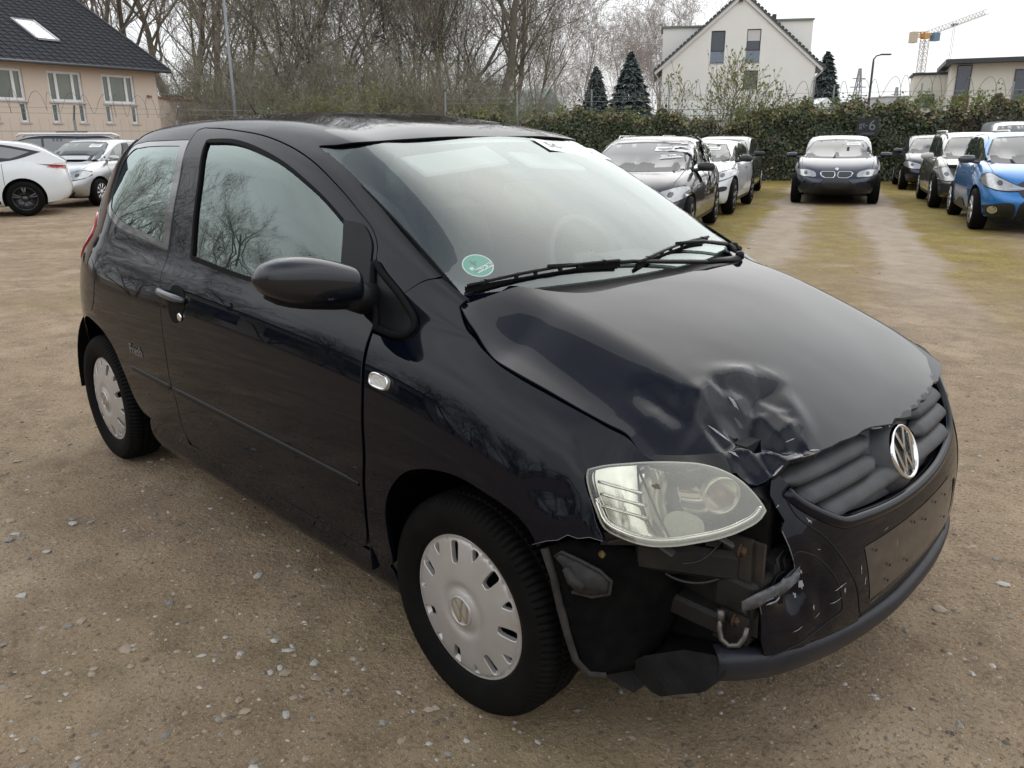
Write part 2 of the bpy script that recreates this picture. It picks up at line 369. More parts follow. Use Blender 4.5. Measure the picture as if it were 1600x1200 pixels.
TT=np.array([0,.07,.2,.34,.47,.6,.70,.78,.85,.97,1.09,1.20,1.30,1.40,1.58,1.83])
XS=np.linspace(.75,-3.05,77)
_G=[Spl(TT,section(x)) for x in XS]
_TG=np.linspace(0,1.83,184); _GR=Spl(XS,np.array([g(_TG) for g in _G][::1]))
_TGi=_TG[1]-_TG[0]
# dense grid table then bicubic-ish interpolation
_XD=np.linspace(-3.05,.75,381); _D=_GR(_XD)  # (381,184,2)
def S(x,t):
    """body side+roof surface -> 3D points, right side (y<0)"""
    x=np.asarray(x,float); t=np.asarray(t,float)
    def cr(f,u):  # catmull weights
        return [((-u+2)*u-1)*u/2,((3*u-5)*u*u+2)/2,((-3*u+4)*u+1)*u/2,((u-1)*u*u)/2]
    fx=(x+3.05)/.01; ft=t/_TGi
    ix=np.clip(np.floor(fx).astype(int),1,378); it=np.clip(np.floor(ft).astype(int),1,181)
    wx=cr(0,fx-ix); wt=cr(0,ft-it); r=0
    for a in range(4):
        for b in range(4): r=r+(wx[a]*wt[b])[...,None]*_D[ix+a-1,it+b-1]
    return np.stack([x,-r[...,0],r[...,1]],-1)

_hc=F((-.2,1.115),(-.02,1.066),(.1,1.040),(.3,.978),(.5,.900),(.62,.845),(.70,.800),(.76,.755))
def _ss(a,b,v):
    t=np.clip((v-a)/(b-a),0,1); return t*t*(3-2*t)
def HZ(x,y):
    """undamaged hood height"""
    a=np.abs(y)
    return _hc(x)-(.50+.50*_ss(-.16,.06,x))*(.045*(a/.7)**2+.058*_ss(.47,.67,a)+.012*_ss(.60,.72,a))-.02*_ss(.45,.75,x)*(a/.6)**2
def H(x,y):
    x=np.asarray(x,float); y=np.asarray(y,float); return np.stack([x,y,HZ(x,y)],-1)
_fy=F((-.92,-.815),(-.74,-.785),(-.56,-.70),(-.42,-.585),(-.27,-.40),(-.13,-.2),(0,0),(.13,.2),(.27,.40),(.42,.585),(.56,.70),(.74,.785),(.92,.815))
_fx=F((-.92,-.62),(-.74,-.36),(-.56,-.175),(-.42,-.085),(-.27,-.03),(-.13,-.006),(0,0),(.13,-.006),(.27,-.03),(.42,-.085),(.56,-.175),(.74,-.36),(.92,-.62))
_fn=F((.12,.69),(.2,.745),(.3,.77),(.42,.78),(.52,.775),(.60,.760),(.68,.732),(.76,.695),(.84,.650),(.92,.60))
_fs=F((.12,.97),(.25,1.0),(.45,1.01),(.6,1.005),(.75,.97),(.92,.92))
def FS(a,z):
    """front fascia, a runs from right (-) to left (+)"""
    a=np.asarray(a,float); z=np.asarray(z,float)
    return np.stack([_fn(z)+_fx(a),_fy(a)*_fs(z),z+0*a],-1)
def WS(u,v):
    """windscreen, u -1 right..1 left, v 0 base..1 header"""
    u=np.asarray(u,float); v=np.asarray(v,float); q=1-u*u
    bx=-.141+.150*q; bz=1.058+.004*q; tx=-.905+.15*(1-np.abs(u)**10)+.085*q; tz=1.405+.030*q+.012*np.exp(-((np.abs(u)-.88)/.14)**2); hw=.655+(.553-.655)*v
    bl=4*v*(1-v)
    return np.stack([bx+(tx-bx)*v+.012*bl,u*hw,bz+(tz-bz)*v+(.022-.012*u**8)*bl],-1)

# ================================================================ ground
def ground_mat():
    m=bpy.data.materials.new('gravel_dirt'); m.use_nodes=True; t=m.node_tree; b=t.nodes['Principled BSDF']; l=t.links.new
    def nd(ty,**k):
        n=t.nodes.new(ty)
        for a,v in k.items(): setattr(n,a,v)
        return n
    geo=nd('ShaderNodeNewGeometry'); pos=geo.outputs['Position']
    def noise(sc,det=5,ro=.6,dist=0,vec=None):
        n=nd('ShaderNodeTexNoise'); n.inputs['Scale'].default_value=sc; n.inputs['Detail'].default_value=det; n.inputs['Roughness'].default_value=ro; n.inputs['Distortion'].default_value=dist; l(vec or pos,n.inputs['Vector']); return n.outputs[0]
    def mr(v,a,b_,c=0,d=1):
        n=nd('ShaderNodeMapRange'); n.inputs[1].default_value=a; n.inputs[2].default_value=b_; n.inputs[3].default_value=c; n.inputs[4].default_value=d; l(v,n.inputs[0]); return n.outputs[0]
    def mixc(f,a,b_):
        n=nd('ShaderNodeMix',data_type='RGBA')
        for s,v in (('A',a),('B',b_)):
            if isinstance(v,tuple): n.inputs[s].default_value=(*v,1)
            else: l(v,n.inputs[s])
        l(f,n.inputs['Factor']); return n.outputs['Result']
    def mul(a,b_):
        n=nd('ShaderNodeMath',operation='MULTIPLY')
        for i,v in enumerate((a,b_)):
            if isinstance(v,(int,float)): n.inputs[i].default_value=v
            else: l(v,n.inputs[i])
        return n.outputs[0]
    def add(a,b_):
        n=nd('ShaderNodeMath',operation='ADD')
        for i,v in enumerate((a,b_)):
            if isinstance(v,(int,float)): n.inputs[i].default_value=v
            else: l(v,n.inputs[i])
        return n.outputs[0]
    base=mixc(mr(noise(.8),.35,.65),(.205,.155,.105),(.300,.235,.165))
    base=mixc(mul(mr(noise(5.5,8,.65),.45,.68),.9),base,(.115,.085,.058))
    base=mixc(mul(mr(noise(.9,7,.7),.50,.62),.45),base,(.13,.10,.072))         # damp dark soil
    base=mixc(mr(noise(1.7,6),.52,.70),base,(.36,.295,.215))              # dry pale dust
    grit=mr(noise(150,3,.7),.35,.7); base=mixc(mul(grit,.55),base,(.40,.335,.26))
    g2=mr(noise(75,2,.6),.56,.63); base=mixc(mul(g2,.5),base,(.06,.045,.033))
    # fine pale grit and pebbles
    for sc,th,col,am in ((95,.16,(.52,.48,.42),.9),(42,.10,(.46,.44,.41),.85),(210,.20,(.60,.54,.45),.8)):
        v=nd('ShaderNodeTexVoronoi'); v.inputs['Scale'].default_value=sc; l(pos,v.inputs['Vector'])
        wn=nd('ShaderNodeTexWhiteNoise'); l(v.outputs['Position'],wn.inputs['Vector'])
        k=mul(mr(v.outputs['Distance'],th,th+.06,1,0),mr(wn.outputs[0],.80,.84)); base=mixc(mul(k,am),base,col)
    # yellow-green moss along the lane between the rows of cars
    sep=nd('ShaderNodeSeparateXYZ'); l(pos,sep.inputs[0])
    # lane frame: s across the lane, origin at (-4.9,10.4), direction of travel (.407,-.914)
    mp_=nd('ShaderNodeMapping',vector_type='TEXTURE'); mp_.inputs['Location'].default_value=(-4.5,11.5,0); mp_.inputs['Rotation'].default_value=(0,0,math.radians(-66)); l(pos,mp_.inputs['Vector'])
    s2=nd('ShaderNodeSeparateXYZ'); l(mp_.outputs[0],s2.inputs[0]); al,ac=s2.outputs[0],s2.outputs[1]
    wob=mul(add(noise(.55,3),-.5),.9); acw=add(ac,wob)
    ab=nd('ShaderNodeMath',operation='ABSOLUTE'); l(acw,ab.inputs[0])
    band=mul(mr(ab.outputs[0],1.05,1.30),mr(ab.outputs[0],2.6,2.0)); centre=mr(ab.outputs[0],.45,.20)
    near=mr(al,9.0,3.0)                                                   # fades out toward the open yard
    moss=mul(mul(add(band,mul(centre,.7)),near),mr(noise(1.3,6,.7),.32,.48))
    mc=mixc(mr(noise(2.5,5),.4,.65),(.20,.145,.03),(.26,.25,.04)); mc=mixc(mr(noise(30,4),.45,.7),mc,(.12,.08,.035))
    nds=nd('ShaderNodeMath',operation='MINIMUM'); l(moss,nds.inputs[0]); nds.inputs[1].default_value=.9
    base=mixc(nds.outputs[0],base,mc)
    # faint olive patches elsewhere, and packed grey wheel tracks in the lane
    base=mixc(mul(mr(noise(.35,5,.65),.53,.68),.35),base,(.20,.175,.075))
    trk=mul(mul(mr(ab.outputs[0],.40,.55),mr(ab.outputs[0],1.25,1.05)),near); base=mixc(mul(mul(trk,mr(noise(3.2,7,.7),.30,.62,.25,1)),.85),base,(.36,.325,.285))
    sc=nd('ShaderNodeVectorMath',operation='MULTIPLY'); sc.inputs[1].default_value=(1.02,.955,.87); l(base,sc.inputs[0]); l(sc.outputs[0],b.inputs['Base Color']); b.inputs['Roughness'].default_value=.92; b.inputs['Specular IOR Level'].default_value=.25
    # relief
    h=add(add(mul(noise(9,8,.7),.030),mul(noise(60,5,.7),.011)),add(mul(noise(220,2,.6),.004),mul(moss,.01)))
    bp=nd('ShaderNodeBump'); bp.inputs['Strength'].default_value=.9; bp.inputs['Distance'].default_value=1.0; l(h,bp.inputs['Height']); l(bp.outputs[0],b.inputs['Normal'])
    return m
def spaced(lo,hi,step):
    a=list(np.arange(lo,hi+1e-6,step)); q=step
    left=[];x=lo
    while x>-900: q*=1.28; x-=q; left.append(x)
    right=[];x=hi;q=step
    while x<900: q*=1.28; x+=q; right.append(x)
    return np.array(left[::-1]+a+right)
def fbm(x,y,seed,f0,oct_=4):
    r=np.random.RandomState(seed); z=0
    for o in range(oct_):
        for _ in range(5):
            a=r.uniform(0,2*PI); f=f0*2**o*r.uniform(.7,1.4); z=z+np.sin((x*math.cos(a)+y*math.sin(a))*f+r.uniform(0,6.3))/(1.9**o)/5
    return z
def gz(x,y):
    near=np.exp(-(((x+1)/9)**4+((y+1)/9)**4))
    z=.016*fbm(x,y,3,1.1,4)+.006*fbm(x,y,5,9,2)*near
    # flatten under the car wheels
    for wx,wy in ((0,-.72),(-2.465,-.72),(0,.72),(-2.465,.72)): z=z*(1-np.exp(-(((x-wx)/.28)**2+((y-wy)/.25)**2)))
    # a tyre rut at the lower right and one left of the car
    for (ax,ay,bx,by) in ((2.30,-.60,1.75,.05),(-.4,-1.75,-2.6,-1.45)):
        dx,dy=bx-ax,by-ay; t=np.clip(((x-ax)*dx+(y-ay)*dy)/(dx*dx+dy*dy),-.2,1.2); d=np.hypot(x-ax-t*dx,y-ay-t*dy); z=z-.007*np.exp(-(d/.035)**2)+.005*np.exp(-((d-.07)/.03)**2)
    return z-.006
gxs=spaced(-6,4,.07); gys=spaced(-4.5,4,.07); X,Y=np.meshgrid(gxs,gys,indexing='ij'); Z=gz(X,Y); Z[np.hypot(X,Y)>60]=-.006
nx,ny=X.shape; idx=np.arange(nx*ny).reshape(nx,ny)
f=np.stack([idx[:-1,:-1],idx[1:,:-1],idx[1:,1:],idx[:-1,1:]],-1).reshape(-1,4)
GROUND=obj('ground',mesh('ground',np.stack([X,Y,Z],-1).reshape(-1,3),f,True),ground_mat(),kind='structure')
# ---- loose stones
def rock_mesh(seed,flat=.5):
    r=random.Random(seed); bm=bmesh.new(); bmesh.ops.create_icosphere(bm,subdivisions=1,radius=.5)
    s=[r.uniform(.7,1.15),r.uniform(.5,.9),flat*r.uniform(.6,1)]
    for v in bm.verts: v.co=Vector((v.co.x*s[0],v.co.y*s[1],v.co.z*s[2]))*r.uniform(.75,1.15)
    me=bpy.data.meshes.new('stone'); bm.to_mesh(me); bm.free(); return me
STM=[mat('pale_stone',(.44,.42,.38),rough=.8,noise=(30,.8,(.30,.28,.25)),bump=(90,.4,.003)),mat('grey_stone',(.25,.235,.21),rough=.85,noise=(30,.8,(.15,.14,.125)),bump=(90,.4,.003)),mat('tan_stone',(.34,.27,.20),rough=.85,noise=(30,.8,(.22,.18,.13)))]
RKS=[]
for i in range(9):
    me=rock_mesh(i,.45); me.materials.append(STM[i%3]); RKS.append(me)
pos_px=STONES=[(-2.2,-.1)]
def cam_ground(px,py):
    M_=cam_o.matrix_world.to_3x3(); d=M_@Vector(((px-800)/1256.48,-(py-600)/1256.48,-1)); o=cam_o.matrix_world.translation; t=-o.z/d.z; return o.x+d.x*t,o.y+d.y*t
STONES=[(-1.16,-1.41,0.047),(-1.16,-1.37,0.038),(-1.07,-1.13,0.037),(-1.46,-1.46,0.046),(-1.91,-1.38,0.057),(-1.95,-1.35,0.046),(-1.95,-1.15,0.047),(-1.91,-1.16,0.046),(-1.87,-1.11,0.040),(-2.10,-1.33,0.048),(-1.75,-0.90,0.034),(-1.45,-1.09,0.034),(-1.44,-1.06,0.026),(-1.41,-1.13,0.020),(-0.91,-1.33,0.044),(-0.86,-1.44,0.030),(-0.88,-1.43,0.026),(-0.82,-1.52,0.021),(-0.51,-1.08,0.024),(-0.51,-1.05,0.024),(-0.48,-1.05,0.040),(-0.46,-0.97,0.036),(-0.40,-1.00,0.035),(-0.37,-1.09,0.023),(-0.37,-0.88,0.020),(-0.41,-1.21,0.030),(-0.35,-1.26,0.026),(-0.32,-1.14,0.030),(-1.01,-0.85,0.038),(-1.08,-0.65,0.030),(-2.30,-0.64,0.040),(-2.73,-0.57,0.036),(-0.29,-0.97,0.019),(-0.12,-0.98,0.014),(-1.01,-1.53,0.013),(0.73,0.55,0.052),(0.76,1.03,0.032),(0.90,0.66,0.024),(0.83,0.85,0.041),(0.61,0.02,0.016),(0.72,-0.34,0.018),(0.86,-0.20,0.015),(0.88,-0.19,0.015),(0.87,-0.06,0.015),(-3.19,-0.88,0.031),(-2.85,-0.88,0.044),(-3.03,-0.69,0.038),(-2.80,-0.95,0.032),(-3.51,-0.83,0.037),(-2.78,-1.13,0.043),(-2.92,-0.61,0.030),(-1.67,-0.92,0.028),(-2.44,-1.23,0.030),(-1.72,-1.31,0.027),(-1.56,-1.23,0.024),(-2.31,-0.70,0.026),(-1.82,-0.72,0.029),(-1.45,-0.84,0.024),(-2.14,-0.91,0.031),(0.02,3.41,0.041),(0.47,1.51,0.025),(-4.42,8.66,0.078),(-4.04,7.88,0.072)]
r=random.Random(5)
for i,(x,y,s) in enumerate(STONES):
    o=bpy.data.objects.new('stone',RKS[r.randrange(6)]); COL.objects.link(o); s*=.95; o.scale=(s*1.15,s*1.1,s*.8); o.rotation_euler=(r.uniform(-.15,.15),r.uniform(-.15,.15),r.uniform(0,6.3)); o.location=(x,y,float(gz(np.array(x),np.array(y)))+s*.06)
    tag(o,label='small pale broken stone lying loose on the dirt',cat='stone',group='loose stones on the dirt')
# fine gravel, far too many to count
def scatter_mesh(name,n,region,smin,smax,mats,seed,clump=None):
    rs=np.random.RandomState(seed); V=[];F_=[];MI=[]; base=[]
    ico=[(0,0,1),(.9,0,.3),(.28,.85,.3),(-.73,.53,.3),(-.73,-.53,.3),(.28,-.85,.3)]
    ff=[(0,1,2),(0,2,3),(0,3,4),(0,4,5),(0,5,1)]
    for i in range(n):
        x,y=region(rs); s=smin+(smax-smin)*rs.rand()**3; a=rs.rand()*6.3; c_,s_=math.cos(a),math.sin(a); z=float(gz(np.array(x),np.array(y)))-.001; k=len(V)
        ax,ay,az=s*rs.uniform(.7,1.2),s*rs.uniform(.5,1),s*rs.uniform(.3,.7)
        for p in ico: q=rs.uniform(.75,1.2); X_=p[0]*ax*q; Y_=p[1]*ay*q; V.append((x+X_*c_-Y_*s_,y+X_*s_+Y_*c_,z+p[2]*az*q))
        F_+=[tuple(j+k for j in t) for t in ff]; MI+=[rs.randint(len(mats))]*5
    me=mesh(name,V,F_)
    for m_ in mats: me.materials.append(m_)
    me.polygons.foreach_set('material_index',MI); return me
def reg(rs):
    # denser where the camera looks, everywhere else thinner
    d=.7+6.5*rs.rand()**1.3; a=math.radians(135+rs.uniform(-62,62)); return 1.35+d*math.cos(a),-1.96+d*math.sin(a)
def reg2(rs): return rs.uniform(-14,5),rs.uniform(-6,16)
gm=[STM[0],STM[1],STM[2],mat('dark_stone',(.10,.085,.07),rough=.9),STM[2]]
obj('gravel',scatter_mesh('gravel',13000,reg,.002,.015,gm,1),None,kind='stuff',label='fine brown and pale gravel strewn over the dirt',cat='gravel')
obj('gravel',scatter_mesh('gravel',6000,reg2,.004,.018,gm,2),None,kind='stuff',label='coarser gravel and grit across the yard',cat='gravel')
# soil clods
def reg3(rs):
    c=[(-1.0,-1.45,.5),(-.2,-1.7,.35),(.35,-1.45,.3),(-2.2,-1.6,.8),(-.6,-1.1,.4),(-3.5,-1.9,1.0),(.55,-1.25,.3)][rs.randint(7)]; return c[0]+rs.normal(0,c[2]),c[1]+rs.normal(0,c[2]*.6)
obj('gravel',scatter_mesh('gravel',420,reg3,.005,.020,[STM[0],STM[1],STM[0],STM[2]],6),None,kind='stuff',label='pale chippings lying in loose clusters left of the car',cat='gravel')
obj('soil_clods',scatter_mesh('soil_clods',3500,reg,.003,.014,[mat('soil',(.13,.095,.065),rough=1)],4),None,kind='stuff',label='small dark clods of damp soil on the yard',cat='soil')
# ================================================================ bare trees
BARK=mat('bark',(.11,.095,.078),rough=.95,noise=(3,.7,(.17,.15,.12)),bump=(20,.5,.03)); TWIG=mat('twigs',(.23,.20,.165),rough=.95); BIRK=mat('birch_twigs',(.30,.26,.24),rough=.95)
BUDS=mat('young_leaves',(.19,.24,.07),rough=.8)
def tree_meshes(seed,height,spread=.55,levels=5,trunk_r=.16,multi=1,kids=(6,5,5,5),droop=0,first=.25,leaves=0,twigr=.006,upw=.35):
    r=random.Random(seed); tv=[];tf=[];cv=[];cf=[];lv=[];lf=[]
    def seg(V,F_,pts,rad,n):
        k=len(V); m=len(pts)
        for i in range(m):
            t=(pts[min(i+1,m-1)]-pts[max(i-1,0)]).normalized(); u=Vector((.31,.95,.05)).cross(t); u=u.normalized() if u.length>.05 else Vector((1,0,0)); w=t.cross(u)
            for j in range(n): a=2*PI*j/n; V.append(tuple(pts[i]+(u*math.cos(a)+w*math.sin(a))*rad[i]))
        for i in range(m-1):
            for j in range(n): F_.append((k+i*n+j,k+i*n+(j+1)%n,k+(i+1)*n+(j+1)%n,k+(i+1)*n+j))
    def grow(p,d,L_,rad,lv_):
        ns=5 if lv_<2 else (4 if lv_<4 else 3); pts=[p.copy()]; rr=[rad]
        for i in range(ns):
            d=(d+Vector((r.gauss(0,.14),r.gauss(0,.14),r.gauss(0,.10)+(upw*.25 if lv_>0 else .05)-droop*(lv_>2)))).normalized()
            p=p+d*L_/ns; pts.append(p.copy()); rr.append(rad*(1-.72*(i+1)/ns))
        if lv_<2: seg(tv,tf,pts,rr,7 if lv_==0 else 5)
        else: seg(cv,cf,pts,[max(x,twigr*.45) for x in rr],3)
        if lv_>=levels-1:
            if leaves and r.random()<leaves:
                for _ in range(2):
                    q=pts[-1].lerp(pts[-2],r.random()); a=Vector((r.gauss(0,1),r.gauss(0,1),r.gauss(0,1))).normalized()*.05; b_=a.cross(Vector((r.gauss(0,1),r.gauss(0,1),r.gauss(0,1)))).normalized()*.03; k=len(lv); lv.extend([tuple(q-a),tuple(q+b_),tuple(q+a),tuple(q-b_)]); lf.append((k,k+1,k+2,k+3))
            return
        nk=kids[min(lv_,len(kids)-1)]
        for i in range(nk):
            t=first+(1-first)*(i+r.random())/nk if lv_==0 else .2+.8*(i+r.random())/nk
            j=min(int(t*ns),ns-1); q=pts[j].lerp(pts[j+1],t*ns-j); az=r.uniform(0,2*PI); dd=(pts[j+1]-pts[j]).normalized(); u=dd.cross(Vector((math.cos(az),math.sin(az),.3))).normalized()
            nd=(dd*(1-spread*.55)+u*spread*r.uniform(.7,1.3)).normalized(); grow(q,nd,L_*r.uniform(.42,.66)*(1.15-.45*t if lv_==0 else 1),rr[j]*r.uniform(.42,.62),lv_+1)
    for m in range(multi):
        a=r.uniform(0,6.3); grow(Vector((math.cos(a)*.2*(multi>1),math.sin(a)*.2*(multi>1),-.1)),Vector((math.cos(a)*.35*(multi>1)+r.gauss(0,.04),math.sin(a)*.35*(multi>1)+r.gauss(0,.04),1)).normalized(),height*r.uniform(.8,1)*.82,trunk_r*(1 if multi==1 else r.uniform(.5,1)),0)
    a=mesh('trunk',tv,tf,True); b_=mesh('crown',cv,cf); c=mesh('leaves',lv,lf) if lv else None
    return a,b_,c
def proto(name,mats,**k):
    a,b_,c=tree_meshes(**k); a.materials.append(mats[0]); b_.materials.append(mats[1]); 
    if c: c.materials.append(mats[2])
    return (name,a,b_,c)
def plant(pr,x,y,s,rz,label,cat='tree',group=None,z=0):
    name,a,b_,c=pr; e=empty(name,(x,y,z),rz,label=label,cat=cat,group=group); e.scale=(s,s,s)
    for nm,me in (('trunk',a),('crown',b_),('leaves',c)):
        if me is None: continue
        o=bpy.data.objects.new(nm,me); COL.objects.link(o); o.parent=e
    return e
T=[proto('bare_tree',(BARK,TWIG),seed=11,height=17,trunk_r=.24,levels=5,kids=(9,6,6,5),first=.3,twigr=.016),
   proto('bare_tree',(BARK,TWIG),seed=12,height=20,trunk_r=.30,levels=5,kids=(10,6,6,5),first=.4,twigr=.017,spread=.5),
   proto('bare_tree',(BARK,TWIG),seed=13,height=15,trunk_r=.17,levels=5,kids=(9,6,6,5),first=.2,multi=2,twigr=.015,spread=.6),
   proto('bare_tree',(BARK,TWIG,BUDS),seed=14,height=12,trunk_r=.14,levels=5,kids=(8,6,6,5),first=.15,multi=3,leaves=.30,twigr=.014,spread=.7),
   proto('slender_tree',(BARK,TWIG),seed=15,height=19,trunk_r=.14,levels=5,kids=(13,5,5,4),first=.25,twigr=.014,spread=.40)]
B_=[proto('thorn_bush',(BARK,TWIG,BUDS),seed=21,height=5,trunk_r=.05,levels=5,kids=(6,6,5,5),first=.05,multi=6,leaves=.55,twigr=.010,spread=.75),
    proto('thorn_bush',(BARK,TWIG,BUDS),seed=22,height=6.5,trunk_r=.06,levels=5,kids=(7,6,5,5),first=.05,multi=5,leaves=.25,twigr=.011,spread=.7),
    proto('thorn_bush',(BARK,mat('straw_twigs',(.22,.18,.12),rough=.9),BUDS),seed=23,height=4.5,trunk_r=.04,levels=5,kids=(6,6,5,5),first=.05,multi=7,leaves=.9,twigr=.009,spread=.8)]
CX,CY=1.3491,-1.9610
def at(px,D):
    """point on the ground D metres deep along the view axis, at picture column px (1600 wide)"""
    lat=(px-800)/1314.5*D; fx,fy=math.cos(2.35771),math.sin(2.35771); rx,ry=fy,-fx; return CX+fx*D+rx*lat,CY+fy*D+ry*lat
r=random.Random(9)
kinds=['tall bare tree with many forked limbs in the wood behind the lot','very tall straight bare tree in the wood behind the lot','twin-stemmed bare tree in the wood behind the lot','low spreading bare tree just coming into leaf in the wood','slender straight bare tree with short side branches in the wood']
def where(px): return 'beside the peach house' if px<270 else 'left of the street lamp' if px<372 else 'right of the street lamp' if px<460 else 'above the roof\'s rear' if px<580 else 'above the roof\'s middle' if px<700 else 'at the wood\'s right end'
for px,D,k,s in [(175,50,0,1),(205,58,1,1),(232,46,4,1),(255,52,0,1.05),(285,60,1,1.1),(300,44,1,.9),(330,50,0,.95),(352,62,2,1.2),(392,46,4,.95),(436,44,4,1.05),(470,54,2,1.1),(500,47,3,1.15),(560,45,3,1.1),(590,52,2,1.0),(640,46,3,1.25),(668,55,2,1.1),(700,50,0,.85),(745,47,2,.95),(775,43,1,.88),(790,50,0,.95),(812,47,2,.8),(380,68,0,1.1)]:
    x,y=at(px,D); plant(T[k],x,y,s*r.uniform(.94,1.06),r.uniform(0,6.3),kinds[k].replace('in the wood behind the lot','').replace('in the wood','').strip()+' '+where(px)+(', front rank' if D<50 else ', rear rank'),'tree','bare trees of the wood behind the lot')
for px,D,k,s in [(250,38,1,1),(300,40,0,1.1),(345,37,1,1),(395,38,0,1.1),(430,41,1,1.1),(465,36,0,1.0),(500,39,1,1.2),(535,37,2,1.1),(570,40,1,1.1),(600,36,0,1.1),(640,38,1,1.1),(670,40,2,1.1),(705,37,1,.95),(735,39,0,1.1),(765,37,2,.95),(800,38,1,.85),(830,38,0,.8),(860,40,1,.75),(885,42,2,.7),(910,44,0,.7),(480,45,1,1.3),(560,47,1,1.3),(640,48,0,1.3),(720,46,1,1.2),(780,46,1,1.1),(300,46,1,1.3),(360,47,1,1.3),(420,48,1,1.3)]:
    x,y=at(px,D); plant(B_[k],x,y,s*.68,r.uniform(0,6.3),['dense thorn bush with green buds at the edge of the wood','tall tangled brown bush at the edge of the wood','straw-coloured bush in young leaf at the edge of the wood'][k].replace('at the edge of the wood','')+where(px)+(', front row' if D<42 else ', second row'),'bush','bushes at the edge of the wood')
# pale birches and far trees on the skyline
BP=[proto('birch_tree',(mat('birch_bark',(.34,.32,.30),rough=.9),BIRK),seed=31,height=15,trunk_r=.16,levels=5,kids=(12,6,5,5),first=.2,twigr=.022,spread=.5,droop=.12),
    proto('birch_tree',(mat('birch_bark'),BIRK),seed=32,height=14,trunk_r=.14,levels=5,kids=(12,6,5,5),first=.15,twigr=.022,spread=.55,droop=.15)]
for i,(px,D,s,k) in enumerate([(850,95,.95,0),(872,110,.8,1),(925,105,1.1,0),(968,110,1.15,1),(1000,118,1.1,0),(1025,100,1.15,1),(1042,104,1.2,0),(903,120,.8,1)]):
    x,y=at(px,D); plant(BP[k],x,y,s,i*1.1,'pale bare birch on the skyline left of the white gabled house','tree','distant birches left of the white house')
# conifers
SPR=mat('hazed_spruce_needles',(.065,.088,.085),rough=.9,noise=(4,.8,(.10,.125,.12)))  # lightened and blued: distance haze put into the needle colour
def spruce(name,x,y,h,w,seed,label):
    rs=np.random.RandomState(seed); V=[];F_=[]
    for i in range(5200):
        u=rs.rand()**.62; z=h*(1-u)+.3; rad=w*u**.85*(.86+.14*math.sin(u*44)**2)*rs.uniform(.35,1.05)**.45; a=rs.rand()*2*PI; c_,s_=math.cos(a),math.sin(a); k=len(V)
        L_=.5+.3*rs.rand(); p=np.array([c_*rad,s_*rad,z-.18*rad]); d=np.array([c_,s_,-.35+rs.normal(0,.2)])*L_*.6; t=np.array([-s_,c_,rs.normal(0,.3)])*.20
        V+=[tuple(p-d*.5-t*.3),tuple(p-t),tuple(p+d),tuple(p+t)]; F_.append((k,k+1,k+2,k+3))
    e=empty(name,(x,y,0),0,label=label,cat='tree'); obj('crown',mesh('crown',V,F_),SPR,e); MB().tube([(0,0,0),(0,0,h*.9)],[.25,.04],8).build('trunk',BARK,e,True); return e
x,y=at(1284,78); spruce('spruce_tree',x,y,8.4,2.5,1,'dark blue-green spruce right beside the white gabled house')
x,y=at(932,85); spruce('spruce_tree',x,y,7.8,2.5,2,'dark spruce on the skyline above the hedge, left one of two')
x,y=at(985,88); spruce('spruce_tree',x,y,9.4,3.9,3,'broad dark conifer just left of the white gabled house')

# trees and a house behind the viewer, seen mirrored in the doors and windows
r=random.Random(4)
for i in range(26):
    a=math.radians(188+i*3.9+r.uniform(-1,1)); D=r.uniform(24,34); k=[0,2,3,0,1,3][i%6]
    plant(T[k],CX+D*math.cos(a),CY+D*math.sin(a),r.uniform(.34,.56),r.uniform(0,6.3),'bare tree standing behind the viewer, seen only mirrored in the car','tree','bare trees behind the viewer')
for i in range(16):
    a=math.radians(190+i*6.2+r.uniform(-2,2)); D=r.uniform(20,26); plant(B_[i%3],CX+D*math.cos(a),CY+D*math.sin(a),r.uniform(.3,.5),r.uniform(0,6.3),'bush standing behind the viewer, seen only mirrored in the car','bush','bushes behind the viewer')
# ================================================================ buildings
def wallframe(A,B):
    """local frame: X along the wall from A to B, Y away from the viewer, Z up"""
    A=Vector((*A,0)); u=(Vector((*B,0))-A).normalized(); n=Vector((-u.y,u.x,0))
    if n.dot(A-cam_o.matrix_world.translation)<0: n=-n
    return Matrix.Translation(A)@Matrix((u,n,Vector((0,0,1)))).transposed().to_4x4()
def bld(name,M_,label,cat='house'):
    e=bpy.data.objects.new(name,None); COL.objects.link(e); e.matrix_world=M_; return tag(e,label=label,cat=cat)
REN=mat('peach_render',(.62,.53,.45),rough=.9,noise=(.7,.7,(.56,.455,.375)),bump=(60,.15,.003)); TILE=mat('dark_roof_tile',(.022,.025,.030),rough=.8,spec=.15,noise=(2.5,.8,(.038,.04,.045)))
PVC=mat('white_window_frame',(.72,.73,.74),rough=.4); PANE=mat('window_pane',(.06,.075,.065),rough=.05,coat=1,noise=(.8,.5,(.16,.17,.13)))
SILL=mat('grey_sill',(.45,.43,.42),rough=.6); GUT=mat('zinc',(.30,.31,.33),rough=.4,metal=.6)
H_=bld('peach_house',wallframe((-31.386,5.995),(-32.876,11.866)),'peach rendered house with dark tiled roof and white windows at the left edge')
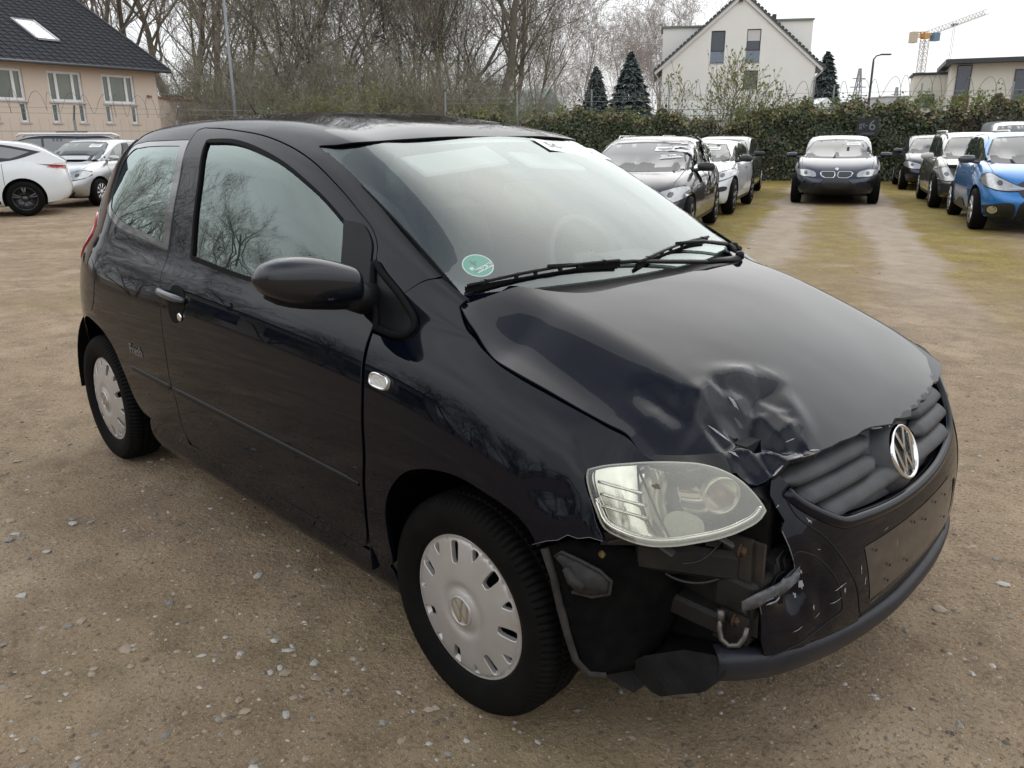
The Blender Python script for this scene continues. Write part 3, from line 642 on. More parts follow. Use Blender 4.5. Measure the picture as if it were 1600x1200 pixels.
def wall_with_holes(name,x0,x1,z0,z1,holes,th,m,par,y=0):
    xs=sorted({x0,x1,*[h[0] for h in holes],*[h[1] for h in holes]}); zs=sorted({z0,z1,*[h[2] for h in holes],*[h[3] for h in holes]}); b=MB()
    vs=[];fs=[]
    for i in range(len(xs)-1):
        for j in range(len(zs)-1):
            cx,cz=(xs[i]+xs[i+1])/2,(zs[j]+zs[j+1])/2
            if any(h[0]<cx<h[1] and h[2]<cz<h[3] for h in holes): continue
            k=len(vs); vs+=[(xs[i],y,zs[j]),(xs[i+1],y,zs[j]),(xs[i+1],y,zs[j+1]),(xs[i],y,zs[j+1])]; fs.append((k,k+1,k+2,k+3))
    for a,b_,c,d in holes:
        for p,q in (((a,c),(b_,c)),((b_,c),(b_,d)),((b_,d),(a,d)),((a,d),(a,c))):
            k=len(vs); vs+=[(p[0],y,p[1]),(q[0],y,q[1]),(q[0],y+th,q[1]),(p[0],y+th,p[1])]; fs.append((k,k+1,k+2,k+3))
    return obj(name,mesh(name,vs,fs),m,par)
def frame(a,b_,c,d,y,t,dep,m,par,bars=(),name='window',sill=True,pane=PANE,blind=None):
    w=MB().box(((a+b_)/2,y,c+t/2),(b_-a,dep,t)).box(((a+b_)/2,y,d-t/2),(b_-a,dep,t)).box((a+t/2,y,(c+d)/2),(t,dep,d-c-2*t)).box((b_-t/2,y,(c+d)/2),(t,dep,d-c-2*t))
    for x,tt in bars: w.box((x,y,(c+d)/2),(tt,dep*.9,d-c-2*t))
    w=w.build(name,m,par)
    obj('pane',mesh('pane',[(a+t*.5,y+.01,c+t*.5),(b_-t*.5,y+.01,c+t*.5),(b_-t*.5,y+.01,d-t*.5),(a+t*.5,y+.01,d-t*.5)],[(0,1,2,3)]),pane,w)
    if blind: MB().box(((a+b_)/2,y-.02,d-(d-c)*blind/2),(b_-a-2*t,.01,(d-c)*blind-t)).build('blind',mat('grey_blind',(.55,.55,.55),rough=.6),w)
    if sill: MB().box(((a+b_)/2,y-.06,c-.03),(b_-a+.12,.16,.05)).build('sill',SILL,w)
    return w
hl=[];
for x0,x1 in ((-2.4,-.95),(-.10+.0,1.15),(2.02,3.30),(4.10,5.45)):
    hl+=[(x0,x1,2.78,3.82),(x0,x0+.27,2.06,2.78-.06),(x1-.27,x1,2.06,2.78-.06)]
hl+=[(2.01,3.25,1.40,1.76),(4.09,4.49,1.36,1.54)]
wall_with_holes('wall',-9,6.46,-.6,4.06,hl,.16,REN,H_)
MB().box((6.46-.01,3.0,1.73),(.02,6.0,4.66)).box((-1.27,6.5,1.73),(15.4,.02,4.66)).build('wall',REN,H_)
for x0,x1 in ((-2.4,-.95),(-.10,1.15),(2.02,3.30),(4.10,5.45)):
    frame(x0,x1,2.78,3.82,.10,.085,.06,PVC,H_,bars=((x0+.33,.10),(x1-.33,.10)))
    frame(x0,x0+.27,2.06,2.72,.10,.06,.06,PVC,H_); frame(x1-.27,x1,2.06,2.72,.10,.06,.06,PVC,H_)
for a,b_,c,d in hl[-2:]: frame(a,b_,c,d,.12,.03,.04,SILL,H_,name='cellar_window',pane=PANE)
# roof: hipped slope with courses of tiles as real steps
pitch=math.radians(28.5); nco=26; b=MB(); run=6.9
for i in range(nco):
    y0=-.42+i*run/nco; y1=y0+run/nco+.03; z0=4.02+(y0+.42)*math.tan(pitch)+.035; z1=4.02+(y1+.42)*math.tan(pitch)+.005
    xr=6.85-(0 if i==0 else 0); x1=6.85
    b.add([(-9.6,y0,z0),(x1,y0,z0),(x1,y1,z1),(-9.6,y1,z1),(-9.6,y0,z0-.035),(x1,y0,z0-.035)],[(0,1,2,3),(0,4,5,1)])
RF=b.build('roof',TILE,H_,fix=False)
# rolls of the tiles running up the slope
b=MB(); 
for x in np.arange(-9.4,6.85,.32): b.bar((x,-.40,4.055),(x,6.4,4.06+6.8*math.tan(pitch)),.05,.045)
b.build('tile_rolls',TILE,RF)
MB().bar((6.87,-.44,4.03),(6.87,6.5,4.03+6.94*math.tan(pitch)),.04,.16).build('verge_board',mat('dark_verge',(.05,.05,.055),rough=.6),H_)
MB().box((-1.3,-.02,4.03),(16.2,.70,.04)).build('eaves_board',mat('eaves',(.34,.27,.22),rough=.8),H_)
MB().tube([(-9.6,-.47,4.02),(6.85,-.47,4.02)],.055,8).build('gutter',mat('dark_gutter',(.07,.07,.08),rough=.4),H_,True)
# skylight
cs=[(x,-.42+yy,4.08+yy*math.tan(pitch)) for x,yy in ((2.6,1.6),(3.4,1.6),(3.4,3.05),(2.6,3.05))]
b=MB()
for i in range(4): b.bar(Vector(cs[i])+Vector((0,0,.03)),Vector(cs[(i+1)%4])+Vector((0,0,.03)),.09,.07)
sk=b.build('skylight',GUT,H_); obj('pane',mesh('pane',[Vector(p)+Vector((0,0,.05)) for p in cs],[(0,1,2,3)]),mat('skylight_glass',(.55,.57,.58),rough=.04,coat=1,metal=.6),sk)
MB().box((-8,6.3,6.7),(.8,.6,.1)).build('ridge',TILE,H_)
# garden wall continuing from the house
W_=bld('courtyard_wall',wallframe((-32.876,11.866),(-39.306,19.155)),'low peach rendered wall running right from the peach house','wall')
MB().box((7.5,.15,1.0),(15,.3,4.1)).build('wall',REN,W_)
MB().box((7.5,.15,3.09),(15.2,.42,.07)).build('coping',mat('red_coping',(.28,.13,.09),rough=.8),W_)
o=bld('roof_hatch',W_.matrix_world@Matrix.Translation((4.2,1.2,3.1)),'white tilted roof hatch showing above the peach wall','hatch'); MB().bar((0,0,.30),(1.3,0,.12),.9,.05).box((.6,0,.05),(1.2,.9,.2)).build('lid',mat('white_metal',(.75,.76,.77),rough=.4),o)
# ---- white gabled house
HW=bld('gabled_house',wallframe((-33.06,47.09),(-24.845,52.86))@Matrix.Diagonal((.982,1,1,1)),'white rendered gabled house with box dormers and three dark windows')
WR=mat('white_render',(.82,.815,.79),rough=.9,noise=(.5,.6,(.74,.73,.70)),bump=(40,.1,.003)); SLT=mat('dark_slate',(.045,.055,.055),rough=.5,noise=(6,.7,(.08,.09,.085)))
DW=mat('anthracite_frame',(.03,.033,.04),rough=.4); PD=mat('dark_pane',(.03,.04,.06),rough=.06,coat=1)
hs=[(3.21,4.14,6.15,8.19),(5.57,6.50,6.15,8.24),(5.54,6.48,4.48,5.66)]
wall_with_holes('wall',0,10.22,-1,6.0,[(5.54,6.48,4.48,5.66)],.18,WR,HW)
# gable triangle with holes: built as horizontal strips
ap=(5.11,10.30); vs=[];fs=[]
zs=[6.0,6.15,8.19,8.24,10.30]
def gxr(z): t=(z-6.0)/(10.30-6.0); return 0+5.11*t,10.22-5.11*t
for j in range(4):
    z0,z1=zs[j],zs[j+1]; a0,b0=gxr(z0); a1,b1=gxr(z1); cuts=[]
    if j==1: cuts=[(3.21,4.14),(5.57,6.50)]
    if j==2: cuts=[(5.57,6.50)]
    segs=[]; L0,L1=a0,a1
    for c0,c1 in cuts: segs.append((L0,L1,c0,c0)); L0=L1=c1
    segs.append((L0,L1,b0,b1))
    for p,q,s_,t_ in segs: k=len(vs); vs+=[(p,0,z0),(s_,0,z0),(t_,0,z1),(q,0,z1)]; fs.append((k,k+1,k+2,k+3))
for a,b_,c,d in hs[:2]:
    for p,q in (((a,c),(b_,c)),((b_,c),(b_,d)),((b_,d),(a,d)),((a,d),(a,c))): k=len(vs); vs+=[(p[0],0,p[1]),(q[0],0,q[1]),(q[0],.18,q[1]),(p[0],.18,p[1])]; fs.append((k,k+1,k+2,k+3))
obj('gable',mesh('gable',vs,fs),WR,HW)
for i,(a,b_,c,d) in enumerate(hs):
    w=frame(a,b_,c,d,.12,.055,.06,DW,HW,pane=PD,blind=.36 if i==1 else None)
    if i<2: MB().box(((a+b_)/2,.09,c+(d-c)*.38),(b_-a-.1,.05,.06)).build('transom',DW,w); obj('glass_guard',mesh('glass_guard',[(a,.04,c+.05),(b_,.04,c+.05),(b_,.04,c+(d-c)*.36),(a,.04,c+(d-c)*.36)],[(0,1,2,3)]),mat('guard_glass',(.13,.17,.24),rough=.1,coat=1),w)
MB().box((-.0+.01,5,2.5),(.02,10,7)).box((10.21,5,2.5),(.02,10,7)).box((5.1,10,3),(10.2,.02,8)).build('wall',WR,HW)
b=MB()
for sx,(x0,x1) in ((1,(-.55,5.13)),(-1,(10.77,5.09))):
    b.bar((x0,-.12,5.62),(x1,-.12,10.38),.30,.06,up=(0,1,0))
b.build('barge_board',mat('white_board',(.74,.74,.75),rough=.5),HW)
b=MB()
for x0,x1 in ((-.62,5.11),(10.84,5.11)):
    b.add([(x0,-.25,5.72),(x1,-.25,10.56),(x1,10.2,10.56),(x0,10.2,5.72),(x0,-.25,5.60),(x1,-.25,10.42),(x1,10.2,10.42),(x0,10.2,5.60)],[(0,1,2,3),(4,5,6,7),(0,1,5,4),(2,3,7,6),(0,3,7,4)])
RFw=b.build('roof',SLT,HW)
r=random.Random(2); b=MB()
for x0,x1 in ((-.62,5.11),(10.84,5.11)):
    for i in range(24):
        t=(i+.5)/24; b.box((x0+(x1-x0)*t,-.10,5.75+4.84*t+.03),(.22,.34,.07),m=Matrix.Rotation(-(1 if x1>x0 else -1)*math.atan(4.84/5.73),3,'Y'))
b.build('verge_tiles',SLT,RFw)
b=MB(); b.box((1.9,2.5,7.10),(3.9,3.2,2.9)).box((8.3,2.5,7.3),(3.3,3.2,3.0)).build('box_dormer',WR,HW)
MB().box((1.9,2.5,8.60),(4.2,3.5,.10)).box((8.3,2.5,8.85),(3.4,3.5,.10)).build('dormer_capping',mat('grey_green_metal',(.16,.20,.19),rough=.4,metal=.4),HW)
MB().tube([(10.75,-.1,5.70),(10.6,-.12,5.45),(10.25,-.12,5.15),(10.22,-.12,4.9),(10.22,-.12,0)],.06,8).tube([(-.55,-.1,5.62),(-.3,-.12,5.3),(-.08,-.12,5.0),(-.08,-.12,0)],.05,8).build('downpipe',GUT,HW,True)
MB().box((5.0,-.16,10.0),(.25,.1,.2)).build('gable_lamp',DW,HW); MB().box((7.4,1.2,9.0),(.25,.25,.5)).build('roof_vent',DW,HW)
MB().box((5,-1.5,2.55),(11.5,.15,.12)).box((5,-1.45,1.2),(11.5,.08,2.7)).box((7.6,-1.6,1.6),(.15,.12,2.4)).build('garden_fence_wall',mat('pale_wall',(.50,.50,.47),rough=.8),HW)
# ---- modern flat-roofed building on the right
MBd=bld('flat_roofed_building',wallframe((-19.99,64.45),(-15.27,66.35)),'modern white building with overhanging dark flat roof at the right edge','building')
MW=mat('cream_render',(.64,.62,.56),rough=.9,noise=(.6,.4,(.58,.56,.51)))
MB().box((5,4,2.7),(10.2,8,7.2)).build('wall',MW,MBd); MB().box((5.2,3.6,6.42),(11.6,9.2,.30)).build('flat_roof',mat('dark_fascia',(.035,.038,.045),rough=.5),MBd)
for x,w,z0,z1,t in ((.72,.95,3.8,6.2,0),(4.4,1.0,3.6,5.8,0),(7.2,1.2,3.6,5.8,0)):
    f_=frame(x-w/2,x+w/2,z0,z1,-.03,.06,.08,DW,MBd,sill=False,pane=PD)
MB().box((.72,-.05,3.55),(1.1,.06,1.2)).build('brick_panel',mat('brown_brick',(.12,.07,.055),rough=.9),MBd); MB().box((6.8,3,7.1),(.25,.25,1.6)).box((6.9,3,8.0),(.35,.35,.2)).build('chimney',GUT,MBd)
SB=bld('white_annexe',wallframe((-23.3,66.5),(-21.0,67.5)),'small white flat-roofed block left of the modern building','building')
MB().box((1.2,2,2.3),(2.5,4,7.0)).build('wall',MW,SB); MB().box((1.2,2,5.9),(2.8,4.4,.14)).build('flat_roof',mat('dark_fascia'),SB); frame(.7,1.5,3.5,4.4,-.03,.05,.06,DW,SB,sill=False,pane=PD)
def lowblock(px,D,w,h,d,m,label,roofm=None,name='distant_building'):
    x,y=at(px,D); e=bld(name,Matrix.Translation((x,y,0))@Matrix.Rotation(2.35771-PI/2,4,'Z'),label,'building'); MB().box((0,d/2,h/2-.5),(w,d,h+1)).build('wall',m,e); MB().box((0,d/2,h+.06),(w+.3,d+.3,.14)).build('roof',roofm or SILL,e)
    for i in range(max(1,int(w/2.2))): MB().box((-w/2+1.1+i*2.2,-.03,h*.62),(1.0,.06,.9)).build('window',PD,e)
lowblock(1335,150,12,6.2,8,mat('grey_block',(.42,.43,.45),rough=.8),'low grey block far away beside the street lamp')
lowblock(1385,130,9,6.0,8,mat('pale_block',(.5,.51,.54),rough=.8),'low pale block far away under the crane')
lowblock(1415,120,6,6.6,8,mat('grey_block'),'low grey block far away right under the crane mast')
# white tent-shaped roof left of the lamp
x,y=at(1285,74); e=bld('white_lean_to',Matrix.Translation((x,y,0))@Matrix.Rotation(2.35771-PI/2,4,'Z'),'small white pitched lean-to roof right of the gabled house','shed'); MB().add([(-1.3,0,3.6),(.2,0,4.6),(1.4,0,3.7),(-1.3,3,3.6),(.2,3,4.6),(1.4,3,3.7)],[(0,1,4,3),(1,2,5,4),(0,1,2),(3,4,5)]).build('roof',mat('white_metal'),e); MB().box((0,1.5,1.8),(2.4,2.8,3.5)).build('wall',MW,e)
# small gabled house in the trees
x,y=at(862,80); e=bld('distant_cottage',Matrix.Translation((x,y,0))@Matrix.Rotation(2.35771-PI/2+.5,4,'Z'),'small grey gabled cottage half hidden behind the trees','house'); MB().add([(-1.6,0,3.9),(0,0,5.9),(1.6,0,3.9),(-1.6,6,3.9),(0,6,5.9),(1.6,6,3.9)],[(0,1,4,3),(1,2,5,4),(0,1,2),(3,4,5)]).build('roof',mat('green_grey_roof',(.20,.26,.25),rough=.6),e); MB().box((0,3,1.9),(3.0,5.8,4.0)).build('wall',MW,e)
e=bld('pale_workshop',wallframe((-20.5,-24.0),(-28.5,-12.5)),'pale workshop building behind the viewer, seen only mirrored in the car door','building')
MB().box((7,4,2.1),(14,8,5.2)).build('wall',MW,e); MB().box((7,4,4.8),(14.6,8.6,.25)).build('flat_roof',mat('dark_fascia'),e)
for i in range(4): frame(1.2+i*3.3,3.2+i*3.3,1.0,3.4,-.03,.06,.08,DW,e,sill=False,pane=PD)
# ---- street lamps
LP=mat('galvanised_steel',(.22,.23,.25),rough=.5,metal=.5)
x,y=at(374,32); e=empty('street_lamp',(x,y,0),2.35771,label='tall grey street lamp in front of the wood behind the black car',cat='street lamp')
MB().tube([(0,0,0),(0,0,3),(0,0,7.0)],[.075,.06,.045],10).build('pole',LP,e,True); MB().tube([(0,0,6.9),(0,.12,7.02),(0,.5,7.08)],.03,8).build('arm',LP,e,True); MB().box((0,.75,7.06),(.22,.62,.12),bev=.04).build('lamp_head',LP,e)
x,y=at(1354,72); e=empty('street_lamp',(x,y,0),2.35771,label='dark street lamp with a curved arm between the spruce and the crane',cat='street lamp')
MB().tube([(0,0,0),(0,0,7.2),(0,0,7.5),(0,-.2,7.75),(0,-.6,7.85)],[.11,.09,.07,.06,.05],10).build('pole',mat('dark_lamp_metal',(.05,.055,.06),rough=.5),e,True); MB().box((0,-.95,7.86),(.30,.9,.12),bev=.04).build('lamp_head',mat('dark_lamp_metal'),e)
# ---- tower crane
x,y=at(1428,170); CR=empty('tower_crane',(x,y,0),2.35771-PI/2+.25,label='orange and white tower crane on the skyline at the right',cat='crane')
OR=mat('crane_orange',(.55,.30,.10),rough=.6); CW_=mat('crane_white',(.62,.60,.58),rough=.6)
def truss(a,b_,w,n,m,name,t=.10,tri=False):
    a=Vector(a);b_=Vector(b_);d=(b_-a).normalized(); u=Vector((0,1,0)); v=d.cross(u).normalized(); mbx=MB(); cor=[u*w/2+v*w/2,-u*w/2+v*w/2,-u*w/2-v*w/2,u*w/2-v*w/2]
    if tri: cor=[u*w/2-v*w*.4,-u*w/2-v*w*.4,v*w*.5]
    for c in cor: mbx.bar(a+c,b_+c,t,t)
    for i in range(n):
        p=a.lerp(b_,i/n); q=a.lerp(b_,(i+1)/n)
        for j in range(len(cor)): c,e_=cor[j],cor[(j+1)%len(cor)]; mbx.bar(p+c,q+e_,t*.7,t*.7); mbx.bar(p+c,p+e_,t*.7,t*.7)
    return mbx.build(name,m,CR)
truss((0,0,0),(0,0,19.3),1.1,16,CW_,'mast',.13); truss((0,0,20.2),(13.5,0,24.6),1.0,18,CW_,'jib',.12,True); truss((0,0,20.2),(-3.2,0,20.0),.9,4,OR,'counter_jib',.12)
MB().box((0,0,19.9),(1.3,1.3,1.0)).build('slewing_ring',OR,CR); MB().box((-2.7,0,19.6),(1.1,1.2,2.0)).build('counterweight',mat('crane_weight',(.5,.42,.33),rough=.8),CR); MB().box((1.6,-.8,19.7),(1.3,1.2,1.5)).build('operator_cab',mat('cab_blue',(.12,.20,.28),rough=.3),CR)
MB().bar((6.2,0,22.2),(6.2,0,15),.05,.05).bar((6.6,0,22.3),(6.6,0,15),.05,.05).box((6.4,0,22.1),(1.0,.8,.4)).build('trolley_cable',LP,CR)
# two lattice pylons far off
for px,D,h in ((1335,330,26),(1395,420,24)):
    x,y=at(px,D); e=empty('power_pylon',(x,y,0),2.35771-PI/2,label='faint lattice power pylon on the horizon, %s'%('left one behind the razor wire' if px==1335 else 'right one beside the crane mast'),cat='pylon'); b=MB()
    for s1 in (-1,1):
        for s2 in (-1,1): b.bar((s1*2.4,s2*2.4,0),(s1*.3,s2*.3,h),.35,.35)
        for k in range(7): t=k/7; q=(k+1)/7; w=2.4-2.1*t; w2=2.4-2.1*q; b.bar((-s1*w,-w,h*t),(s1*w2,-w2,h*q),.2,.2)
    for z in (.62,.74,.86): b.bar((-5.5*(1.3-z),0,h*z),(5.5*(1.3-z),0,h*z),.35,.35)
    b.build('lattice',mat('pylon_grey',(.30,.31,.33),rough=.7),e)
# ================================================================ fence, ivy hedge, razor wire
FE=mat('fence_steel',(.24,.27,.28),rough=.5,metal=.5); FD=mat('green_fence_wire',(.10,.15,.13),rough=.6,metal=.3)
P0=Vector((*at(700,30.5),0)); P1=Vector((*at(1720,26.0),0))
def mesh_fence(name,A,B,h,post_step,label,top=.62,wire=FD,bent=True,coil=True,z0=0,mesh_x=.10,mesh_z=.20,coil_r=.008):
    A=Vector(A);B=Vector(B); d=B-A; n=max(1,round(d.length/post_step)); u=d.normalized(); side=Vector((-u.y,u.x,0))
    if side.dot(Vector((CX,CY,0))-A)<0: side=-side
    e=empty(name,A,math.atan2(u.y,u.x),label=label,cat='fence'); L_=d.length; s=1 if (Matrix.Rotation(math.atan2(u.y,u.x),3,'Z')@Vector((0,1,0))).dot(side)>0 else -1
    for i in range(n+1):
        x=L_*i/n; b=MB().bar((x,0,z0),(x,0,h),.06,.06); b.bar((x,0,h-.02),(x,(.34*s if bent else 0),h+top*(.62 if bent else 1)),.045,.045); b.build('post',FE,e)
    for j in range(n):
        b=MB(); x0,x1=L_*j/n+.04,L_*(j+1)/n-.04
        for z in np.arange(z0+.1,h,mesh_z): b.bar((x0,0,z),(x1,0,z),.012,.016)
        for x in np.arange(x0,x1,mesh_x): b.bar((x,.008,z0+.05),(x,.008,h),.006,.006)
        b.build('wire_panel',wire,e)
    if coil:
        pts=[]; m=int(L_/.46*16)
        for i in range(m):
            a=2*PI*i/16; x=L_*i/m; rr=.30*(1+.12*math.sin(x*1.7)+.08*math.sin(x*5.1)); pts.append((x+.10*math.sin(a*.5),(.20*s if bent else 0)+rr*math.cos(a)*.8,h+.42+rr*math.sin(a)+.05*math.sin(x*.9)))
        MB().tube(pts,coil_r,3).build('razor_wire',mat('razor_wire',(.09,.09,.095),rough=.6),e)
        b=MB()
        for z,y in ((h+.15,.08),(h+.30,.16)): b.bar((0,y*s,z),(L_,y*s,z),.010,.010)
        b.build('strand_wire',FE,e)
    return e
mesh_fence('mesh_fence',P0,P1,2.45,2.5,'grey mesh fence with razor wire coil above the ivy hedge',top=.55,bent=False,z0=0)
# fence in front of the peach house
Q0=Vector((*at(-60,23.5),0)); Q1=Vector((*at(420,29),0))
mesh_fence('mesh_fence',Q0,Q1,2.05,2.55,'mesh fence with bent post tops and thin razor wire before the peach house',top=.62,wire=mat('thin_grey_wire',(.30,.30,.29),rough=.5),mesh_x=.25,mesh_z=.4,coil_r=.006)
# ivy: tens of thousands of small leaves on a ragged band
IVY=[mat('ivy_dark',(.022,.036,.018),rough=.5,noise=(5,.7,(.035,.055,.026))),mat('ivy_mid',(.05,.065,.026),rough=.55,noise=(5,.7,(.07,.08,.035))),mat('ivy_straw',(.20,.16,.095),rough=.8),mat('ivy_bright',(.13,.16,.045),rough=.6),mat('ivy_brown',(.075,.050,.035),rough=.8)]
def ivy(name,A,B,hfun,n,thick,label,seed,dens=None,mixf=None):
    rs=np.random.RandomState(seed); A=np.array(A[:2]);B=np.array(B[:2]); L_=np.linalg.norm(B-A); u=(B-A)/L_; s=np.array([-u[1],u[0]]); 
    if s@(np.array([CX,CY])-A)<0: s=-s
    V=np.zeros((n,4,3)); MI=np.zeros(n,int); k=0
    ph=rs.uniform(0,6,8)
    while k<n:
        x=rs.uniform(0,L_); h=hfun(x/L_)*(1+.05*math.sin(x*.9+ph[6])+.05*math.sin(x*1.9+ph[0])+.06*math.sin(x*4.3+ph[1])+.04*math.sin(x*11+ph[2])); z=h*rs.uniform(0,1)**.85+ (abs(rs.normal(0,.16)) if rs.rand()<.12 else 0)
        if dens is not None and rs.rand()>dens(x/L_,z/h): continue
        bul=.5+.5*math.sin(x*2.3+ph[3]+z*1.7)*math.sin(z*3.1+ph[4]+x); y=thick*(.35+.65*bul)*rs.uniform(.45,1.0)+rs.normal(0,.04)
        p=np.array([*(A+u*x+s*y),z]); sz=rs.uniform(.025,.075)
        nrm=np.array([s[0],s[1],.35])+rs.normal(0,.55,3); nrm/=np.linalg.norm(nrm); t=np.cross(nrm,rs.normal(0,1,3)); t/=np.linalg.norm(t)+1e-9; b_=np.cross(nrm,t)
        V[k]=[p-t*sz,p-b_*sz*.7,p+t*sz,p+b_*sz*.7]
        tz=z/h; r_=rs.rand(); pt=.5+.5*math.sin(x*.8+ph[5]) ; 
        MI[k]=(2 if r_<.30 else (3 if r_<.5 else (1 if r_<.85 else 4))) if tz>.90 else ((4 if r_<.5*pt**3 else (1 if r_<.55 else (2 if r_<.58 else 0))))
        k+=1
    me=mesh(name,V.reshape(-1,3),np.arange(n*4).reshape(n,4)); 
    for m_ in IVY: me.materials.append(m_)
    me.polygons.foreach_set('material_index',MI.tolist()); return me
def hh(t): return np.interp(t,[0,.1,.30,.45,.50,.62,.70,.80,1],[2.15,2.15,2.1,2.05,2.1,2.25,2.3,2.3,2.35])
HE=empty('ivy_hedge',(0,0,0),label='long dark ivy hedge grown over the fence behind the parked cars',cat='hedge')
bare=lambda t,z: 1-.75*math.exp(-((t-.455)/.028)**2)*(z>.45)
o=obj('ivy_leaves',ivy('ivy_leaves',P0,P1,hh,90000,.55,'',8,bare),None,HE,kind='stuff')
# woody dark core so the hedge is dense
V=[];F_=[]; nn=70
for i in range(nn+1):
    t=i/nn; p=P0.lerp(P1,t); u=(P1-P0).normalized(); s=Vector((-u.y,u.x,0)); s=s if s.dot(Vector((CX,CY,0))-P0)>0 else -s
    h=float(hh(t))*(.90+.05*math.sin(i*1.3)) if not .43<t<.485 else 1.25; V+=[tuple(p+s*.22),(p.x+s.x*.18,p.y+s.y*.18,h),(p.x+s.x*.02,p.y+s.y*.02,h+.02),tuple(p+s*.02)]
for i in range(nn):
    for j in range(3): F_.append((i*4+j,i*4+j+1,i*4+5+j,i*4+4+j))
obj('woody_core',mesh('woody_core',V,F_),mat('hedge_core',(.018,.02,.013),rough=1,noise=(6,.8,(.035,.03,.018)),bump=(9,.8,.08)),HE)
# sprays of straw-coloured shoots along the hedge top, and the budding shrub in front of the white house
SH=proto('hedge_shoot',(mat('shoot_stems',(.20,.17,.09),rough=.9),mat('shoot_stems'),BUDS),seed=41,height=1.1,trunk_r=.012,levels=4,kids=(5,4,4),first=.1,multi=4,leaves=1.0,twigr=.006,spread=.7)
r=random.Random(12)
for i,t in enumerate([.06,.13,.2,.27,.33,.39,.50,.53,.57,.60,.64,.665,.69,.72,.745,.77,.80,.83,.86,.90,.94,.97]):
    p=P0.lerp(P1,t+r.uniform(-.01,.01)); s_=r.uniform(.35,.8)*(1.0 if t>.6 else .8); plant(SH,p.x,p.y,s_,r.uniform(0,6),'spray of straw-coloured shoots on the hedge top '+('left of the white gabled house' if t<.36 else 'in front of the white gabled house' if t<.56 else 'between the white house and the crane' if t<.74 else 'in front of the modern building'),'shoots','sprays of shoots along the hedge top',z=float(hh(t))-.25)
SHR=proto('budding_shrub',(mat('shoot_stems'),mat('shoot_stems'),BUDS),seed=43,height=3.9,trunk_r=.035,levels=4,kids=(7,5,4),first=.25,multi=7,leaves=1.0,twigr=.012,spread=.5)
x,y=at(1122,29.5); plant(SHR,x,y,1.0,.4,'budding shrub with upright shoots in front of the white gabled house','shrub')
# graffiti board hung in the hedge
GB=empty('graffiti_board',P0.lerp(P1,.645)+Vector((0,0,0)),0,label='black graffiti board with a white 6 hanging in the ivy hedge',cat='sign')
GB.location=Vector((*at(1357,26.5),1.68)); u=(P1-P0).normalized(); GB.rotation_euler=(PI/2,0,math.atan2(u.y,u.x))
MB().box((0,0,-.02),(.62,.52,.02)).build('board',mat('board_black',(.015,.018,.02),rough=.7),GB)
GW=mat('graffiti_white',(.30,.31,.33),rough=.9,noise=(60,.5,(.06,.07,.07)))
o=text('large_digit','6',.44,GW,GB,Matrix.Translation((.13,.04,.0)),.002); text('lettering','gt-',.24,GW,GB,Matrix.Translation((-.13,.06,.0)),.002); text('lettering','mONNLJM',.085,GW,GB,Matrix.Translation((0,-.20,.0)),.002)
# ================================================================ the damaged black hatchback
BLK=paint('black_pearl_paint',(.0014,.0024,.0060),dust=.012)
PLA=mat('black_plastic',(.004,.0045,.0055),rough=.42,spec=.18,noise=(40,.6,(.008,.008,.009)),bump=(900,.12,.0006))
GRL=mat('grille_plastic',(.022,.024,.029),rough=.5,spec=.35,noise=(18,.6,(.06,.06,.062)),bump=(700,.1,.0005))
RUB=mat('rubber_seal',(.0035,.0035,.004),rough=.7,spec=.1)
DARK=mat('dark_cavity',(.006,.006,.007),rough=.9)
LIN=mat('wheel_liner_felt',(.0025,.0025,.003),rough=.9,spec=.05,noise=(30,.6,(.007,.0065,.006)),bump=(120,.4,.003))
TYR=mat('tyre_rubber',(.0028,.0028,.003),rough=.7,spec=.08,noise=(14,.7,(.008,.0075,.007)),bump=(260,.2,.001))
CAP=mat('hubcap_silver',(.52,.51,.51),rough=.38,metal=.5,noise=(9,.8,(.36,.33,.30)),bump=(300,.08,.0005))
STEEL=mat('dirty_steel',(.05,.045,.04),rough=.6,metal=.6,noise=(25,.7,(.03,.02,.015)))
RUST=mat('rust',(.07,.035,.02),rough=.85,noise=(80,.8,(.05,.03,.02)))
CHR=mat('chrome',(.80,.80,.80),rough=.06,metal=1)
GLS=glass_mat('tinted_glass',(.62,.84,.77),1.15,ior=1.56,refc=(.86,1,.955)); WSG=glass_mat('windscreen_glass',(.80,.90,.87),.80,ior=1.55,refc=(.93,1,.985))
FRIT=mat('black_glass_border',(.012,.011,.012),rough=.08,coat=1)
SEAT=mat('seat_cloth',(.05,.052,.056),rough=.95,noise=(60,.6,(.08,.08,.085)),bump=(400,.3,.001))
DASH=mat('dashboard_plastic',(.05,.053,.058),rough=.7)
HEAD=mat('roof_lining',(.30,.30,.29),rough=.95)
WHT=mat('paper',(.82,.82,.80),rough=.7)
_b=BLK.node_tree.nodes['Principled BSDF']; _b.inputs['Metallic'].default_value=0; _b.inputs['Specular IOR Level'].default_value=0; _b.inputs['Coat Weight'].default_value=.85; _b.inputs['Roughness'].default_value=.4; _b.inputs['Coat IOR'].default_value=1.38
FOX=empty('black_hatchback',(0,0,0),label='black three-door hatchback with crumpled bonnet and torn front corner',cat='car')
BODY=None
